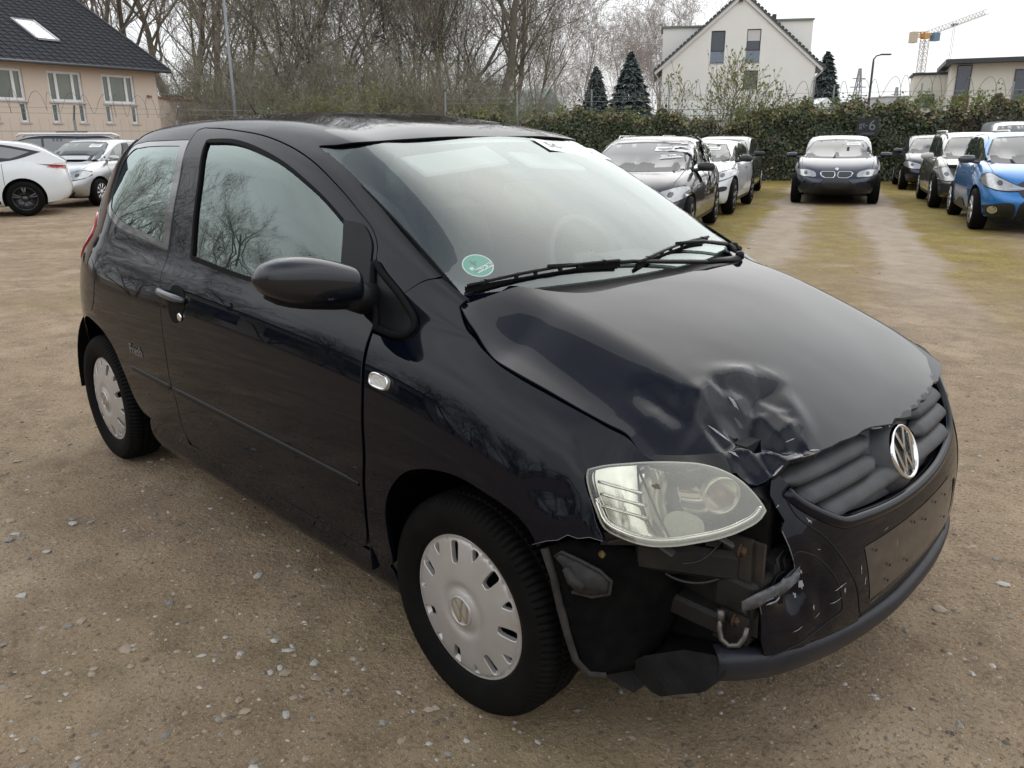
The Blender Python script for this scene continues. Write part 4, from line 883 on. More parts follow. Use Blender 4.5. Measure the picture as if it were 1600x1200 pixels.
# ---- body side with roof, quarter, windscreen pillar (both halves joined)
apil=[(-.217,1.192),(-.287,1.200),(-.474,1.222),(-.655,1.242),(-.799,1.254),(-.897,1.268)]
hdr=[(-.817,1.295),(-.753,1.348),(-.722,1.44),(-.696,1.542),(-.678,1.70),(-.674,1.83)]
g=.005
doortop=[(-.318,.985,1),(-.414,1.030),(-.455,1.045),(-.471,1.092),(-.507,1.140),(-.599,1.172),(-.777,1.208),(-.98,1.241),(-1.20,1.265),(-1.434,1.276),(-1.655,1.284),(-1.735,1.282),(-1.758,1.274),(-1.7625,1.246)]
outer=[(-.217,1.192,1)]+apil[1:]+[tuple(p) for p in hdr[:-1]]+[(-.674,1.83,1),(-2.98,1.83,1),(-2.98,.10,1),(-2.86,.10,1),(-2.84,.25),(-2.80,.36),(-2.73,.44),(-2.62,.505),(-2.47,.54),(-2.388,.536),(-2.275,.518),(-2.209,.493),(-2.155,.46),(-2.116,.414),(-2.083,.368),(-2.062,.311),(-2.02,.272),(-1.951,.258),(-1.85,.242,1),(-1.585,.238,1),(-1.597,.33),(-1.587,.389),(-1.601,.43),(-1.610,.564),(-1.635,.646),(-1.662,.725),(-1.683,.776),(-1.693,.87),(-1.727,1.06),(-1.7625,1.246)]+doortop[::-1][1:]
qglass=[(-1.83,1.214,1),(-2.054,1.218),(-2.24,1.220),(-2.35,1.214),(-2.385,1.190),(-2.405,1.12),(-2.402,1.01),(-2.375,.97),(-2.29,.945),(-1.97,.913),(-1.765,.898,1),(-1.785,1.05)]
qhole=[(-1.7730,1.237,1),(-2.054,1.240),(-2.263,1.245),(-2.379,1.238),(-2.417,1.212),(-2.436,1.131),(-2.434,1.004),(-2.400,.949),(-2.311,.920),(-1.969,.888),(-1.699,.875,1),(-1.733,1.06)]
BODY=trim('body_shell',S,outer,[qhole],su=.03,mat=BLK,parent=FOX,mirror=True,thick=.006)
# rear door sheet closing the tail
def TG(y,z): return np.stack([-2.975-.05*(1-(np.abs(y)/.62)**2)+.0*z-.28*np.clip(z-1.05,0,1)*0+.0*y, y, z],-1)
sec=np.array([_GR(-2.975)[i] for i in range(4,184,6)])
tg=[(-a,b) for a,b in sec]+[(a,b) for a,b in sec[::-1][1:]]
trim('tailgate',lambda y,z:np.stack([-2.978-.04*(1-(np.abs(y)/.60)**2),y,z],-1),[(a,b,1) for a,b in tg],su=.06,mat=BLK,parent=FOX,step=.05,thick=.01,out=lambda P:P*0+[-1,0,0])
# tail lamps, wrap round the corner just below the quarter window
TL=mat('tail_lamp_red',(.55,.02,.02),rough=.08,coat=1)
for mr,nm in ((False,'tail_lamp'),('only','tail_lamp')):
    trim(nm,S,[(-2.66,.78),(-2.62,.84),(-2.66,.92),(-2.80,.95),(-2.92,.95,1),(-2.92,.70,1),(-2.78,.70)],su=.03,mat=TL,parent=FOX,off=.006,mirror=mr,thick=.01)
# quarter glass with its black border
qout=[(-1.7685,1.234,1),(-2.054,1.236),(-2.263,1.241),(-2.376,1.234),(-2.413,1.210),(-2.431,1.131),(-2.429,1.006),(-2.397,.953),(-2.309,.924),(-1.969,.892),(-1.699,.879,1),(-1.732,1.06)]
for mr in (False,'only'):
    q=trim('quarter_window',S,offset_poly(smooth_curve(qglass,.012),.012),raw=True,su=.04,mat=GLS,parent=FOX,off=-.003,thick=0,mirror=mr)
    trim('window_border',S,qout,[qglass],su=.03,mat=FRIT,parent=q,off=-.0005,thick=.004,mirror=mr)
# sill
for mr in (False,'only'):
    trim('sill',S,[(-1.84,.236,1),(-.335,.234,1),(-.30,.21),(-.28,.16,1),(-.30,.09,1),(-1.9,.09,1),(-1.98,.20),(-1.95,.25)],su=.04,mat=BLK,parent=FOX,mirror=mr)
# ---- doors
dout=[(-1.756,1.243),(-1.753,1.268),(-1.73,1.277),(-1.655,1.278),(-1.434,1.270),(-1.201,1.259),(-.982,1.235),(-.78,1.202),(-.603,1.166),(-.511,1.134),(-.477,1.089),(-.463,1.043),(-.440,.973),(-.418,.909),(-.389,.834),(-.383,.76),(-.377,.711),(-.365,.659),(-.357,.60),(-.353,.51),(-.366,.449),(-.379,.37),(-.398,.29),(-.425,.247),(-.50,.243),(-.8,.243),(-1.5,.244),(-1.565,.252),(-1.588,.29),(-1.590,.33),(-1.580,.389),(-1.594,.43),(-1.603,.564),(-1.628,.646),(-1.655,.725),(-1.676,.776),(-1.686,.87),(-1.72,1.06)]
dglass=[(-1.612,1.226,1),(-1.407,1.229),(-1.218,1.213),(-1.029,1.185),(-.871,1.148),(-.751,1.119),(-.628,1.083,1),(-.575,.963),(-.553,.892,1),(-.80,.874),(-1.042,.866),(-1.488,.880,1),(-1.55,1.05)]
seal_o_=[(-1.640,1.246,1),(-1.407,1.250),(-1.21,1.235),(-1.02,1.206),(-.86,1.168),(-.74,1.138),(-.585,1.092,1),(-.545,.97),(-.52,.872,1),(-.80,.854),(-1.042,.848),(-1.525,.862,1),(-1.58,1.05)]
seal_o=[tuple(p) for p in offset_poly(smooth_curve(dglass,.014),.012)]
sail=[(-.640,1.100,1),(-.545,1.128),(-.50,1.092),(-.478,1.035),(-.452,.968),(-.425,.885,1),(-.552,.878,1),(-.585,.965)]
for mr in (False,'only'):
    D_=empty('door',(0,0,0)); D_.parent=FOX
    D_=bpy.data.objects['door' if mr is False else 'door.001']
    bpy.data.objects.remove(D_)
    dr=trim('door',S,smooth_curve(dout,.016),[np.array(seal_o)],raw=True,su=.024,mat=BLK,parent=FOX,mirror=mr,thick=.02)
    trim('window_seal',S,np.array(seal_o),[smooth_curve(dglass,.014)],raw=True,su=.03,mat=RUB,parent=dr,off=.001,thick=.02,mirror=mr)
    trim('window_glass',S,offset_poly(smooth_curve(dglass,.012),.008),raw=True,su=.04,mat=GLS,parent=dr,off=-.008,thick=0,mirror=mr)
    trim('mirror_sail',S,sail,su=.02,mat=PLA,parent=dr,off=.005,thick=.008,mirror=mr)
    # rub strip: a shallow raised moulding, front part on the door
    def ridge(u0,u1,par):
        pr=[(0,-.010),(.005,-.007),(.0065,0),(.005,.006),(0,.008)]
        us=np.linspace(u0,u1,60); vs=[];fs=[]
        for i,u in enumerate(us):
            tp=.25+.75*min(1,(i+1)/4,(60-i)/4)
            for h,w in pr:
                P=S(np.array([u]),np.array([.430+w*tp])); n_=fnorm(S,np.array([u]),np.array([.430+w*tp])); 
                if n_[0,1]>0: n_=-n_
                vs.append((P+n_*h*tp)[0]*([1,1,1] if mr is False else [1,-1,1]))
        for i in range(59):
            for j in range(4): fs.append((i*5+j,i*5+j+1,i*5+6+j,i*5+5+j))
        o=obj('rub_strip',mesh('rub_strip',vs,fs,True),PLA,par)
    ridge(-1.592,-.385,dr)
    ridge(-1.99,-1.600,BODY)
    if mr is False:
        # grab handle over a flat black patch painting the shade of its recess
        hb=MB(); sg=1
        def SP(x,t,o=0):
            P=S(np.array([x]),np.array([t])); n_=fnorm(S,np.array([x]),np.array([t])); n_=n_ if n_[0,1]<0 else -n_; return Vector((P+n_*o)[0])
        rec=[]; 
        trim('handle_shade_patch',S,[(-1.565,.745),(-1.49,.755),(-1.445,.73),(-1.44,.69),(-1.475,.655),(-1.53,.650),(-1.57,.68)],su=.012,mat=mat('recess_shade',(.001,.001,.0015),rough=.6,spec=.1),parent=dr,off=.0012,thick=0)
        pts=[];rr=[]
        for i in range(15):
            u=i/14; x=-1.640+.20*u; t=.722-.006*u; o=.030*math.sin(PI*min(1,max(0,u*.95+.05)))**.5
            pts.append(SP(x,t,o)); rr.append(.0135 if .1<u<.9 else .011)
        h=MB().tube(pts,rr,12).build('door_handle',mat('handle_paint',(.05,.053,.062),rough=.35,metal=.3,coat=.6),dr,True)
        h.scale=(1,1,1)
        lk=MB(); c=SP(-1.462,.668,.004); 
        lk.lathe([(0,-.004),(.013,-.004),(.016,0),(.013,.004)],20,'y',c).build('lock_cylinder',CHR,dr,True)
# fuel filler disc outline on the right quarter, side lettering
trim('fuel_flap',S,[(-2.44+.095*math.cos(a),.655+.088*math.sin(a)) for a in np.linspace(0,2*PI,24,endpoint=False)],su=.02,mat=BLK,parent=FOX,off=.0015,thick=.003)
DEC=mat('side_lettering',(.14,.14,.14),rough=.6)
def on_side(x,t,o):
    P=S(np.array([x]),np.array([t])); n_=fnorm(S,np.array([x]),np.array([t])); n_=n_ if n_[0,1]<0 else -n_; return Vector((P+n_*o)[0]),Vector(n_[0])
P_,n_=on_side(-1.90,.502,.003); xx=Vector((1,0,0)); yy=n_.cross(xx).normalized(); 
text('side_lettering','Fresh',.058,DEC,FOX,Matrix.Translation(P_)@Matrix((xx,yy,n_)).transposed().to_4x4(),.0003)
# ---- right front wing
fend=[(-.372,.803,1),(-.366,.76),(-.360,.711),(-.349,.659),(-.341,.60),(-.337,.51),(-.350,.449),(-.363,.37),(-.382,.29),(-.395,.245,1),(-.345,.215),(-.300,.235),(-.283,.33),(-.274,.40),(-.254,.44),(-.215,.487),(-.161,.531),(-.104,.556),(-.045,.572),(.006,.581),(.061,.584),(.114,.582),(.164,.580),(.224,.570),(.259,.549),(.273,.526,1),(.300,.556),(.328,.573),(.350,.596),(.374,.600),(.400,.615),(.429,.621,1),(.405,.645),(.392,.664),(.368,.691),(.357,.710),(.363,.732),(.407,.772),(.474,.820,1),(.437,.822),(.395,.838),(.358,.834),(.284,.829),(.204,.827),(.116,.830),(.043,.843),(-.010,.872),(-.045,.93),(-.088,1.008),(-.124,1.083,1),(-.112,1.19,1),(-.141,1.190),(-.212,1.182,1),(-.316,.983,1),(-.262,.935),(-.226,.879),(-.221,.843),(-.238,.813),(-.274,.803)]
def fdisp(P,Nn):
    x=P[:,0]; z=P[:,2]
    d=-.010*np.exp(-(((x-.38)/.05)**2+((z-.80)/.05)**2))+.006*np.exp(-(((x-.42)/.02)**2+((z-.83)/.04)**2))
    d+=-.006*np.exp(-(((x-.30)/.06)**2+((z-.70)/.03)**2))+.0035*np.sin(x*60+z*25)*np.clip((x-.25)/.2,0,1)*np.exp(-((z-.72)/.09)**2)
    return P+Nn*d[:,None]
trim('front_wing',S,fend,su=.014,mat=BLK,parent=FOX,disp=fdisp,label='right front wing pushed back, its lower edge torn')
fendL=[p for p in fend if not (p[0]>.26 and p[1]<.72)]
i0=[i for i,p in enumerate(fendL) if p[0]==.259][0]
fendL=fendL[:i0]+[(.27,.53),(.315,.47),(.345,.40),(.36,.33),(.37,.26,1),(.46,.26,1),(.46,.64,1),(.40,.66)]+fendL[i0+1:]
trim('front_wing',S,fendL,su=.02,mat=BLK,parent=FOX,mirror='only')
# fixed triangle with thick rubber rim ahead of the door
tri=[(-.4565,1.035),(-.414,1.018),(-.317,.975),(-.268,.93),(-.238,.879),(-.234,.848),(-.247,.826),(-.274,.818),(-.367,.822,1),(-.385,.86),(-.413,.91),(-.440,.98)]
for mr in (False,'only'):
    tp=trim('corner_trim',S,offset_poly(smooth_curve(tri,.01),-.014),raw=True,su=.02,mat=PLA,parent=FOX,off=.002,thick=.01,mirror=mr)
    c=smooth_curve(tri,.012); P=S(c[:,0],c[:,1]); n_=fnorm(S,c[:,0],c[:,1]); n_*=np.sign(-n_[:,1])[:,None]
    P=P+n_*.004
    if mr: P=P*[1,-1,1]
    MB().tube(P.tolist(),.010,8,close=True).build('rubber_rim',RUB,tp,True)
# ---- bonnet with its dents
def dentf(x,y):
    g2=lambda cx,cy,sx,sy,a=0: np.exp(-((((x-cx)*math.cos(a)+(y-cy)*math.sin(a))/sx)**2+((-(x-cx)*math.sin(a)+(y-cy)*math.cos(a))/sy)**2))
    def pyr(cx,cy,rs,D,rot=0):
        o=0
        for jx,jy in ((0,0),(.0015,.001),(-.0015,.0015),(.001,-.0015)):
            g_=None; n_=len(rs)
            for i,r_ in enumerate(rs):
                a=rot+2*PI*i/n_; v=((x+jx-cx)*math.cos(a)+(y+jy-cy)*math.sin(a))/r_; g_=v if g_ is None else np.maximum(g_,v)
            o=o+np.clip(1-g_,0,1)**1.0
        return D*o/4
    d=-.020*g2(.575,-.45,.10,.10,.4)
    d+=pyr(.565,-.465,[.13,.10,.125,.11,.085,.045],-.054,.25)
    d+=pyr(.640,-.500,[.10,.07,.07,.06,.05],-.026,1.1)
    d+=pyr(.520,-.345,[.07,.085,.06,.07,.05],-.022,.6)
    d+=pyr(.605,-.415,[.050,.06,.045,.05],.026,.5)
    d+=pyr(.660,-.470,[.045,.05,.035],.024,.2)
    d+=pyr(.500,-.425,[.05,.035,.06,.03],.018,.9)
    d+=.014*g2(.470,-.335,.028,.080,-.5)
    d+=.008*g2(.600,-.320,.022,.060,.9)
    d-=.016*g2(.415,-.560,.060,.030,.2)
    d+=.008*g2(.455,-.500,.018,.070,.25)
    oc=(-.494-.10*(x-.477))-y; ss_=lambda a,b,v: np.clip((v-a)/(b-a),0,1)
    d-=.024*ss_(0,.030,oc)*ss_(.41,.50,x)
    # whole right front corner pushed down and bulged upward behind
    d+=.006*g2(.35,-.30,.15,.25)
    return d
def HD(x,y): 
    P=H(x,y); P[...,2]+=dentf(np.asarray(x),np.asarray(y)); return P
rag=lambda a,b,n,amp,seed:[(a[0]+(b[0]-a[0])*t+(random.uniform(-amp,amp) if 0<t<1 else 0),a[1]+(b[1]-a[1])*t,1) for t in np.linspace(0,1,n)]
random.seed(3)
hood=[(-.150,-.652,1),(-.118,-.672),(-.080,-.686),(-.038,-.693),(-.010,-.701),(.040,-.712),(.116,-.714),(.204,-.706),(.284,-.696),(.358,-.682),(.395,-.673),(.437,-.680),(.470,-.680,1),(.51,-.640),(.549,-.590),(.575,-.577,1),(.593,-.556,1),(.62,-.552,1),(.640,-.526,1),(.652,-.500,1),(.662,-.47,1),(.675,-.430,1)]+rag((.682,-.40),(.712,-.13),9,.004,1)+[(.722,-.08,1),(.716,-.05,1),(.724,-.02,1),(.729,.02,1),(.718,.05,1),(.722,.09,1),(.712,.13,1),(.715,.16,1)]+rag((.708,.19),(.672,.40),7,.004,2)+[(.650,.470),(.60,.555),(.549,.62),(.50,.668),(.45,.690),(.395,.690),(.284,.698),(.204,.706),(.116,.714),(.040,.712),(-.010,.701),(-.038,.693),(-.080,.686),(-.118,.672),(-.150,.652,1),(-.158,.61),(-.10,.52),(-.02,.44),(.022,.38),(.048,.20),(.057,0),(.048,-.20),(.022,-.38),(-.02,-.44),(-.10,-.52),(-.158,-.61)]
gx=[(x,y) for x in np.arange(.36,.73,.0075) for y in np.arange(-.66,-.24,.0075)]
def hoodfn(x,y): return H(x,y)
def hdisp(P,Nn):
    P=P.copy(); P[:,2]+=dentf(P[:,0],P[:,1]); return P
HOOD=trim('bonnet',H,hood,su=.022,mat=BLK,parent=FOX,disp=hdisp,step=.009,thick=.010,extra=np.array(gx),out=lambda P:P*0+[0,0,1],label='black bonnet crumpled and torn at its front right corner')
# scratched bare spots and paint chips on the crumple
SCR=mat('scraped_paint',(.34,.34,.35),rough=.6,noise=(60,.5,(.10,.10,.11)))
CHIP=mat('bare_patch',(.012,.013,.016),rough=.35)
def flake(name,cx,cy,pts,m,off=.0016,par=HOOD):
    poly=[(cx+a,cy+b,1) for a,b in pts]; c=smooth_curve(poly,.006)
    vo,F_,lp=triangulate(c,[],.006,.006); P=HD(vo[:,0],vo[:,1]); P[:,2]+=off
    return obj(name,mesh(name,P,F_,True),m,par)
def blob(n,rx,ry,rot,seed,ir=.45):
    r=random.Random(seed); o=[]
    for i in range(n):
        a=2*PI*i/n; q=1-ir*r.random(); x=rx*q*math.cos(a); y=ry*q*math.sin(a); o.append((x*math.cos(rot)-y*math.sin(rot),x*math.sin(rot)+y*math.cos(rot)))
    return o
for cx,cy,rx,ry,rot,sd,m in [(.500,-.425,.020,.006,.1,1,SCR),(.525,-.437,.016,.007,.3,3,CHIP),(.553,-.470,.009,.007,.4,5,CHIP),(.570,-.462,.016,.004,.9,6,CHIP),(.520,-.510,.035,.0035,.25,7,SCR),(.565,-.530,.022,.003,.1,8,SCR),(.668,-.445,.024,.004,1.3,9,SCR),(.652,-.497,.022,.0045,1.2,10,SCR),(.676,-.385,.020,.003,1.1,11,SCR),(.615,-.47,.012,.0015,.5,12,SCR),(.63,-.405,.018,.0015,1.2,13,SCR),(.60,-.36,.012,.0012,.2,14,SCR)]:
    flake('paint_chip' if m is CHIP else 'paint_scratch',cx,cy,blob(11,rx*.8,ry*.75,rot,sd),m,.0010)
# cowl below the windscreen
def CW(u,v):
    u=np.asarray(u,float); v=np.asarray(v,float); y=u*.66; q=1-u*u
    return np.stack([(.066-.17*np.abs(u)**2.6)*(1-v)+(-.141+.150*q-.03)*v, y, (1.030-.045*np.abs(u)**2)*(1-v)+(1.040+.004*q)*v],-1)
trim('scuttle_panel',CW,[(-1.02,-.1,1),(1.02,-.1,1),(1.02,1.1,1),(-1.02,1.1,1)],su=.04,sv=.12,mat=mat('scuttle_plastic',(.05,.048,.048),rough=.6,noise=(20,.6,(.09,.08,.07))),parent=FOX,thick=0,step=.06,out=lambda P:P*0+[0,0,1])
# ---- windscreen
wsq=[(-1,0,1),(-.5,-.0),(0,0),(.5,0),(1,0,1),(1,.5),(1,1,1),(.5,1),(0,1),(-.5,1),(-1,1,1),(-1,.5)]
wsx=[(-1,0,1),(-.5,-.0),(0,0),(.5,0),(1,0,1),(1,.5),(1,1,1),(.985,1.045,1),(.5,1.045),(0,1.045),(-.5,1.045),(-.985,1.045,1),(-1,1,1),(-1,.5)]
wsin=[(-.955,.05),(-.5,.075),(0,.08),(.5,.075),(.955,.05),(.965,.5),(.94,.93),(.90,.955),(.5,.96),(0,.955),(-.5,.96),(-.90,.955),(-.94,.93),(-.965,.5)]
WSC=trim('windscreen',WS,wsx,su=.06,sv=.06,mat=WSG,parent=FOX,off=-.003,thick=0,step=.015,out=lambda P:P*0+[1,0,1])
trim('windscreen_border',WS,wsx,[wsin],su=.02,sv=.04,mat=FRIT,parent=WSC,off=-.0075,thick=0,step=.015,out=lambda P:P*0+[1,0,1])
# black rubber line round the screen
ring=[(-1,v) for v in np.linspace(0,1,14)]+[(u,1) for u in np.linspace(-.97,.97,30)]+[(1,v) for v in np.linspace(1,0,14)]
ring=[q for q in ring if q[1]<.97]
r_=np.array(ring[:13]); P=WS(r_[:,0],r_[:,1]); MB().tube(P.tolist(),.004,6).build('screen_seal',RUB,WSC,True); MB().tube((P*[1,-1,1]).tolist(),.004,6).build('screen_seal',RUB,WSC,True)
def WSP(u,v,o): 
    P=WS(np.array([u]),np.array([v])); n_=fnorm(WS,np.array([u]),np.array([v])); n_=n_ if n_[0,2]>0 else -n_; return Vector((P+n_*o)[0]),Vector(n_[0])
def WSM(u,v,o,rot=0):
    P,n_=WSP(u,v,o); y=Vector((0,1,0)); y=(y-n_*y.dot(n_)).normalized(); up=n_.cross(y)
    return Matrix.Translation(P)@Matrix((y,up,n_)).transposed().to_4x4()@Matrix.Rotation(rot,4,'Z')
# green emissions sticker
GRN=mat('sticker_green',(.10,.42,.30),rough=.4); 
M_=WSM(-.86,.135,-.006,.10); b=MB().lathe([(0,0),(.038,0),(.038,.0006),(0,.0006)],40,'z'); o=b.build('emissions_sticker',GRN,WSC); o.data.transform(M_)
b=MB().lathe([(.0385,0),(.042,0),(.042,.0008),(.0385,.0008)],40,'z',close=True); o2=b.build('sticker_rim',WHT,o); o2.data.transform(M_)
b=MB().box((0.008,-.016,.0016),(.056,.015,.0006)); o3=b.build('number_strip',WHT,o); o3.data.transform(M_)
INK=mat('print_black',(.02,.02,.02),rough=.6)
text('sticker_number','BN EA 252',.0125,INK,o,M_@Matrix.Translation((.008,-.016,.0024)),.0002)
text('sticker_digit','4',.036,mat('sticker_dark_green',(.04,.20,.15),rough=.5),o,M_@Matrix.Translation((-.003,.014,.0012))@Matrix.Rotation(PI,4,'Z'),.0002)
MB().box((-.022,-.001,.0014),(.011,.010,.0006)).build('sticker_square',WHT,o).data.transform(M_)
# lot number sheet in the top far corner
M_=WSM(.56,.885,-.0055,0)
o=MB().box((0,0,0),(.36,.10,.0006)).build('lot_number_sheet',WHT,WSC); o.data.transform(M_)
text('lot_number','504796',.078,mat('print_grey',(.16,.16,.17),rough=.6),o,M_@Matrix.Translation((-.015,.004,.0012)),.0002,(1.15,.75))
# interior mirror / sun visors
M_=WSM(-.45,.86,-.03,0); MB().box((0,0,0),(.34,.13,.014),bev=.006).build('sun_visor',HEAD,FOX).data.transform(M_)
M_=WSM(.30,.87,-.05,0); MB().box((0,0,0),(.30,.12,.014),bev=.006).build('sun_visor',HEAD,FOX).data.transform(M_)
M_=WSM(0,.80,-.07,0); o=MB().box((0,0,0),(.23,.06,.03),bev=.02).build('rear_view_mirror',PLA,FOX); o.data.transform(M_)
# ---- wipers
def wiper(park,tip_u,tip_v,root_u,root_v,pivot,knee):
    w=empty('wiper'); w.parent=FOX
    a,_=WSP(tip_u,tip_v,.014); b_,_=WSP(root_u,root_v,.014); a2,_=WSP(tip_u,tip_v,.004); b2,_=WSP(root_u,root_v,.004)
    MB().bar(a2,b2,.006,.016).build('blade',RUB,w)
    mid=(a+b_)/2+Vector((0,0,.013)); pts=[a.lerp(b_,t)+Vector((0,0,.002+.010*math.sin(PI*t))) for t in np.linspace(.01,.99,13)]
    MB().tube(pts,.0045,6).build('blade_frame',PLA,w,True)
    for t in (.12,.3,.42,.58,.70,.88):
        p=a.lerp(b_,t); MB().box(p+Vector((0,0,.006)),(.008,.009,.010)).build('blade_clip',PLA,w)
    q=[Vector(pivot),Vector(knee),mid+Vector((.0,0,.004))]
    MB().tube([q[0],q[0].lerp(q[1],.5),q[1]],[.012,.010,.008],8).tube([q[1],q[1].lerp(q[2],.5)+Vector((0,0,.008)),q[2]],[.0075,.006,.006],8).build('wiper_arm',PLA,w,True)
    MB().lathe([(0,.0),(.014,.0),(.014,.018),(.009,.024),(0,.024)],16,'z',pivot).build('pivot_cap',PLA,w,True)
wiper(0,-.975,.012,-.24,.055,(.010,.43,1.046),(.030,.20,1.062))
wiper(0,-.16,.03,.62,.085,(-.110,.60,1.050),(-.06,.46,1.085))
# ---- front bumper cover: centre and left, with the torn right end
BEND=lambda P:P-np.array([.0,0,.55])
FSr=lambda P:P-np.array([-.3,0,.5])
gr_low=[(-.322,.722,1),(-.307,.705),(-.285,.686),(-.264,.667),(-.243,.650),(-.221,.637),(-.160,.625),(-.055,.611),(.055,.609),(.171,.625),(.252,.655),(.285,.69),(.300,.73),(.298,.77,1)]
bump=[(-.352,.765,1),(-.340,.752)]+gr_low+[(.34,.80,1),(.40,.80),(.43,.77),(.42,.72),(.44,.69),(.53,.65),(.64,.64),(.72,.67),(.80,.66,1),(.80,.30,1),(.62,.265),(.45,.262),(.30,.265,1),(.285,.33),(.255,.372),(.17,.385,1),(0,.382),(-.10,.378),(-.167,.376,1),(-.160,.331,1),(-.20,.335),(-.26,.342,1),(-.34,.362,1),(-.405,.391,1),(-.417,.434,1),(-.420,.495,1),(-.425,.520,1),(-.40,.528,1),(-.372,.536,1),(-.350,.552,1),(-.336,.566,1),(-.346,.597,1),(-.352,.620,1),(-.361,.652,1),(-.350,.668,1),(-.362,.70,1),(-.368,.722,1)]
def bdisp(P,Nn):
    y,z=P[:,1],P[:,2]
    d=-.030*np.exp(-(((y+.50)/.05)**2+((z-.52)/.05)**2))+.012*np.exp(-(((y+.56)/.03)**2+((z-.53)/.03)**2))
    d-=.010*np.exp(-(((y+.42)/.03)**2+((z-.50)/.09)**2)); d+=.003*np.sin(y*90+z*50)*np.exp(-(((y+.47)/.09)**2+((z-.5)/.1)**2))
    d+=.012*np.clip((z-.585)/.03,0,1)*np.clip((.70-z)/.03,0,1)*0
    return P+Nn*d[:,None]
BUM=trim('front_bumper',FS,bump,su=.014,mat=BLK,parent=FOX,out=FSr,disp=bdisp,thick=.006,label='black front bumper, its right end torn off and scuffed')
# raised body-colour lip round the grille (rolled ledge)
lipc=[(-.335,.722),(-.312,.694),(-.285,.670),(-.25,.643),(-.221,.624),(-.160,.611),(-.055,.597),(.055,.595),(.175,.611),(.262,.643),(.298,.685),(.314,.73),(.312,.775)]
c=smooth_curve(lipc,.02,False); P=FS(c[:,0],c[:,1]); n_=fnorm(FS,c[:,0],c[:,1]); n_*=np.sign(n_[:,0])[:,None]
MB().tube((P-n_*.006).tolist(),.0165,12).build('grille_surround',BLK,BUM,True)
# seam lines as dark grooves
def seamline(name,pts,par,w=.0016,m=DARK,fn=FS,o=.0006,closed=False,step=.012,disp=None):
    c=smooth_curve(pts,step,closed); P=fn(c[:,0],c[:,1]); n_=fnorm(fn,c[:,0],c[:,1]); n_*=np.sign((n_*(P-np.array([-.3,0,.5]))).sum(1))[:,None]
    if disp: P=disp(P,n_)
    return MB().tube((P+n_*o).tolist(),w,6,close=closed).build(name,m,par,True)
seamline('panel_seam',[(-.340,.715),(-.329,.681),(-.269,.610),(-.226,.535),(-.190,.46),(-.173,.40),(-.166,.378)],BUM,disp=bdisp)
seamline('panel_seam',[(-.346,.597),(-.335,.603),(-.315,.594),(-.275,.557),(-.245,.50),(-.228,.44),(-.226,.425),(-.26,.41),(-.34,.39),(-.405,.385)],BUM,disp=bdisp)
seamline('panel_seam',[(.340,.715),(.335,.66),(.345,.58),(.36,.50),(.37,.42),(.372,.33),(.37,.27)],BUM)
# plate area: dusty flat field with screw holes
PLT=mat('dusty_plate_field',(.012,.011,.011),rough=.3,spec=.3,noise=(28,.6,(.055,.046,.039)),coat=.35)
pf=trim('number_plate_field',FS,[(-.171,.546,1),(0,.540),(.20,.540,1),(.215,.40,1),(0,.395),(-.140,.398,1)],su=.03,mat=PLT,parent=BUM,out=FSr,off=.0012,thick=0)
for a,z in ((-.14,.525),(-.09,.46),(-.09,.42),(.0,.52),(.05,.50),(.10,.52),(.16,.51),(.17,.44),(-.02,.43)):
    P=FS(np.array([a]),np.array([z]))[0]+[.004,0,0]; MB().lathe([(0,0),(.0035,0),(.0035,.002),(0,.002)],10,'x',P).build('screw_hole',DARK,pf)
# white scuffs on the bumper
def scuff(a,z,ra,rz,rot,sd,m=SCR,off=.0012):
    poly=[(a+p,z+q,1) for p,q in blob(13,ra,rz,rot,sd,.75)]; c=smooth_curve(poly,.006)
    vo,F_,lp=triangulate(c,[],.006,.006); P=FS(vo[:,0],vo[:,1]); n_=fnorm(FS,vo[:,0],vo[:,1]); n_*=np.sign(n_[:,0])[:,None]
    P=bdisp(P,n_)+n_*off; obj('scuff',mesh('scuff',P,F_,True),m,BUM)
for i,(a,z,ra,rz,rot) in enumerate([(-.30,.655,.012,.0028,-.9),(-.285,.59,.007,.0015,-.6),(-.325,.555,.014,.006,-1.0),(-.355,.535,.035,.006,.25),(-.385,.520,.03,.004,.15),(-.318,.52,.006,.012,0),(-.33,.50,.004,.008,.2),(-.235,.485,.020,.002,.2),(-.225,.47,.003,.012,.1),(-.245,.455,.018,.002,.1),(-.30,.465,.003,.007,.1),(-.34,.43,.02,.0018,.12),(-.29,.44,.016,.0018,.15),(-.18,.50,.003,.016,.1),(-.165,.46,.002,.02,0),(-.10,.555,.01,.0015,.2),(-.06,.50,.0012,.02,.1),(.02,.47,.001,.02,.05),(-.12,.385,.02,.0015,.1),(-.36,.70,.006,.003,.4)]):
    scuff(a,z,ra,rz,rot,40+i)
# number-plate side hole and left fog slot
trim('bumper_slot',FS,[(.262,.505),(.272,.50),(.285,.44),(.292,.39),(.288,.375),(.277,.385),(.266,.44)],su=.01,mat=DARK,parent=BUM,out=FSr,off=.002,thick=0)
# lower intake: curved slats in front of a dark mesh, and spoiler lip
LOW=MB()
for k,(z0,dx) in enumerate(((.366,-.012),(.338,-.020),(.310,-.010))):
    a=np.linspace(-.165,.30,40); P=FS(a,np.full_like(a,z0)); P[:,0]+=dx
    MB().tube(P.tolist(),[.0125]*40,8).build('intake_slat',PLA,BUM,True)
a=np.linspace(-.18,.32,30); vs=[];fs=[]
for i,x in enumerate(a):
    for z in (.27,.39): P=FS(np.array([x]),np.array([z]))[0]; vs.append((P[0]-.04,P[1],z))
for i in range(29): fs.append((2*i,2*i+1,2*i+3,2*i+2))
obj('intake_mesh',mesh('intake_mesh',vs,fs),DARK,BUM)
